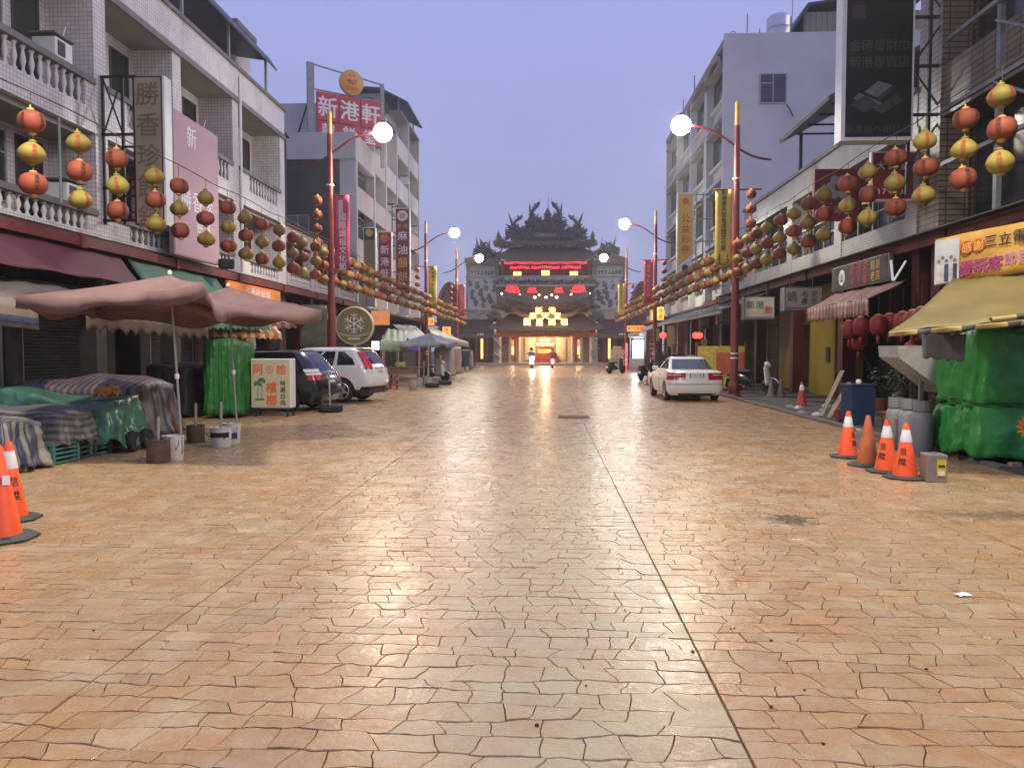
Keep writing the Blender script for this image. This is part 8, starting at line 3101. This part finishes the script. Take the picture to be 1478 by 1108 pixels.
    ornament(TX(mx(769)), TZ(324), 3.7, 1.5, 2.2, 110 + s_, M_torn, 44)
    ornament(TX(mx(781)), TZ(322), 3.7, 1.3, 1.1, 113 + s_, M_torn2, 26)
# balcony slab, brow and parapet
tb('balcony_parapet', 718, 858, 398, 411, .3, .7, M_tstone)
tb('balcony_floor', 716, 860, 411, 413.5, .1, 3.2, M_tstone)
tb('upper_hall_wall', 720, 857, 372, 412, 3.0, 9.5, M_tred)
tb('lit_doorway', 781, 798, 387, 398.5, 2.8, 2.95, M_door)
for px in (764, 811):
    tb('red_pillar', px - 2, px + 2, 375, 399, 1.9, 2.2, M_tred)
mb = MB()
mb.grid(lambda u, v: (TX(726 + 124 * u), TY + .2 - .9 * math.sin(u * math.pi) - v * .4, TZ(420 + 12 * math.sin(u * math.pi) + 10 * v)), 40, 4)
mb.build('curved_brow', M_torn2, tp, True, thick=.2)
for px in (772, 788, 803):
    MB().lathe([(.001, -.14), (.16, 0), (.001, .14)], 8, (TX(px), TY - .75, TZ(430))).build('balcony_lamp', M_bulb, tp, True)
tb('brow_wall', 728, 848, 413, 450, 1.2, 3.0, M_torn2)
# main upper roofs
troof('tiled_slope', 716, 862, 374, .4, 736, 842, 353, 3.4, .55, 44)
tb('ridge_wall', 734, 845, 344, 354, 3.0, 3.6, M_torn3)
ridge(728, 850, 352, 344, 3.0, .35, .4, M_tstone)
troof('tiled_slope', 738, 840, 346, 2.4, 756, 822, 331, 4.2, .35, 32)
ridge(752, 826, 334, 322, 3.8, .35, .5, M_tstone)
tb('top_wall', 764, 814, 316, 334, 4.0, 5.0, M_torn2)
ridge(763, 815, 327, 318, 3.7, .3, .35, M_torn3)
ornament(TX(788), TZ(330), 3.6, 3.0, 1.1, 130, M_torn2, 50)
ornament(TX(788), TZ(356), 3.0, 6.5, .8, 131, M_torn, 70)
# finial pagoda and rod
for k, (r__, q) in enumerate(((.55, 320), (.62, 313), (.45, 308), (.5, 304), (.3, 300))):
    MB().lathe([(r__ * .7, 0), (r__, .06), (r__ * .6, .3), (r__ * .5, .42)], 8, (TX(790), TY + 3.9, TZ(q))).build('finial_tier', (M_torn2, M_torn)[k % 2], tp)
MB().tube([(TX(790.5), TY + 3.9, TZ(302)), (TX(791), TY + 3.9, TZ(275))], [.06, .02], 5).build('finial_rod', M_dark_steel, tp)
# fluorescent tubes under the eaves
for (px, py) in ((694, 483), (896, 483), (857, 489)):
    MB().tube([(TX(px - 4), TY - .4, TZ(py)), (TX(px + 4), TY - .4, TZ(py))], .05, 6).build('eave_tube', mat('lit_tube', (1, 1, .95), .4, 0, emit=3, ecol=(1, .95, .85)), tp)
# ------------------------------------------------------------ evening haze
hz = MB().bx(-60, 60, -16, 130, -1.4, 23.5).build('haze', None)
hm = bpy.data.materials.new('evening_haze')
hm.use_nodes = True
hn_ = hm.node_tree
for nd in list(hn_.nodes):
    if nd.type == 'BSDF_PRINCIPLED':
        hn_.nodes.remove(nd)
pv = hn_.nodes.new('ShaderNodeVolumePrincipled')
pv.inputs['Density'].default_value = 0.0012
pv.inputs['Color'].default_value = (.85, .85, .92, 1)
pv.inputs['Anisotropy'].default_value = 0.75
out_ = [n for n in hn_.nodes if n.type == 'OUTPUT_MATERIAL'][0]
hn_.links.new(pv.outputs[0], out_.inputs['Volume'])
hz.data.materials.append(hm)
tag(hz, 'thin evening haze hanging over the whole street', 'haze', kind='stuff')

# ------------------------------------------------------------ origins at each thing's base
bpy.context.view_layer.update()


def base_of(objs):
    lo = [1e9] * 3
    hi = [-1e9] * 3
    for o in objs:
        if o.type != 'MESH':
            continue
        for c in o.bound_box:
            w = o.matrix_world @ Vector(c)
            for i in range(3):
                lo[i] = min(lo[i], w[i])
                hi[i] = max(hi[i], w[i])
    return Vector(((lo[0] + hi[0]) / 2, (lo[1] + hi[1]) / 2, lo[2]))


for o in list(scn.objects):
    if o.parent is None and o.location.length < 1e-6 and o.type in ('EMPTY', 'MESH') and o.get('kind') != 'structure':
        if o.type == 'EMPTY' and o.children:
            c = base_of(o.children)
            o.location = c
            for ch in o.children:
                ch.location = Vector(ch.location) - c
        elif o.type == 'MESH' and o.data.users == 1 and not o.children:
            c = base_of([o])
            o.data.transform(Matrix.Translation(-c))
            o.location = c
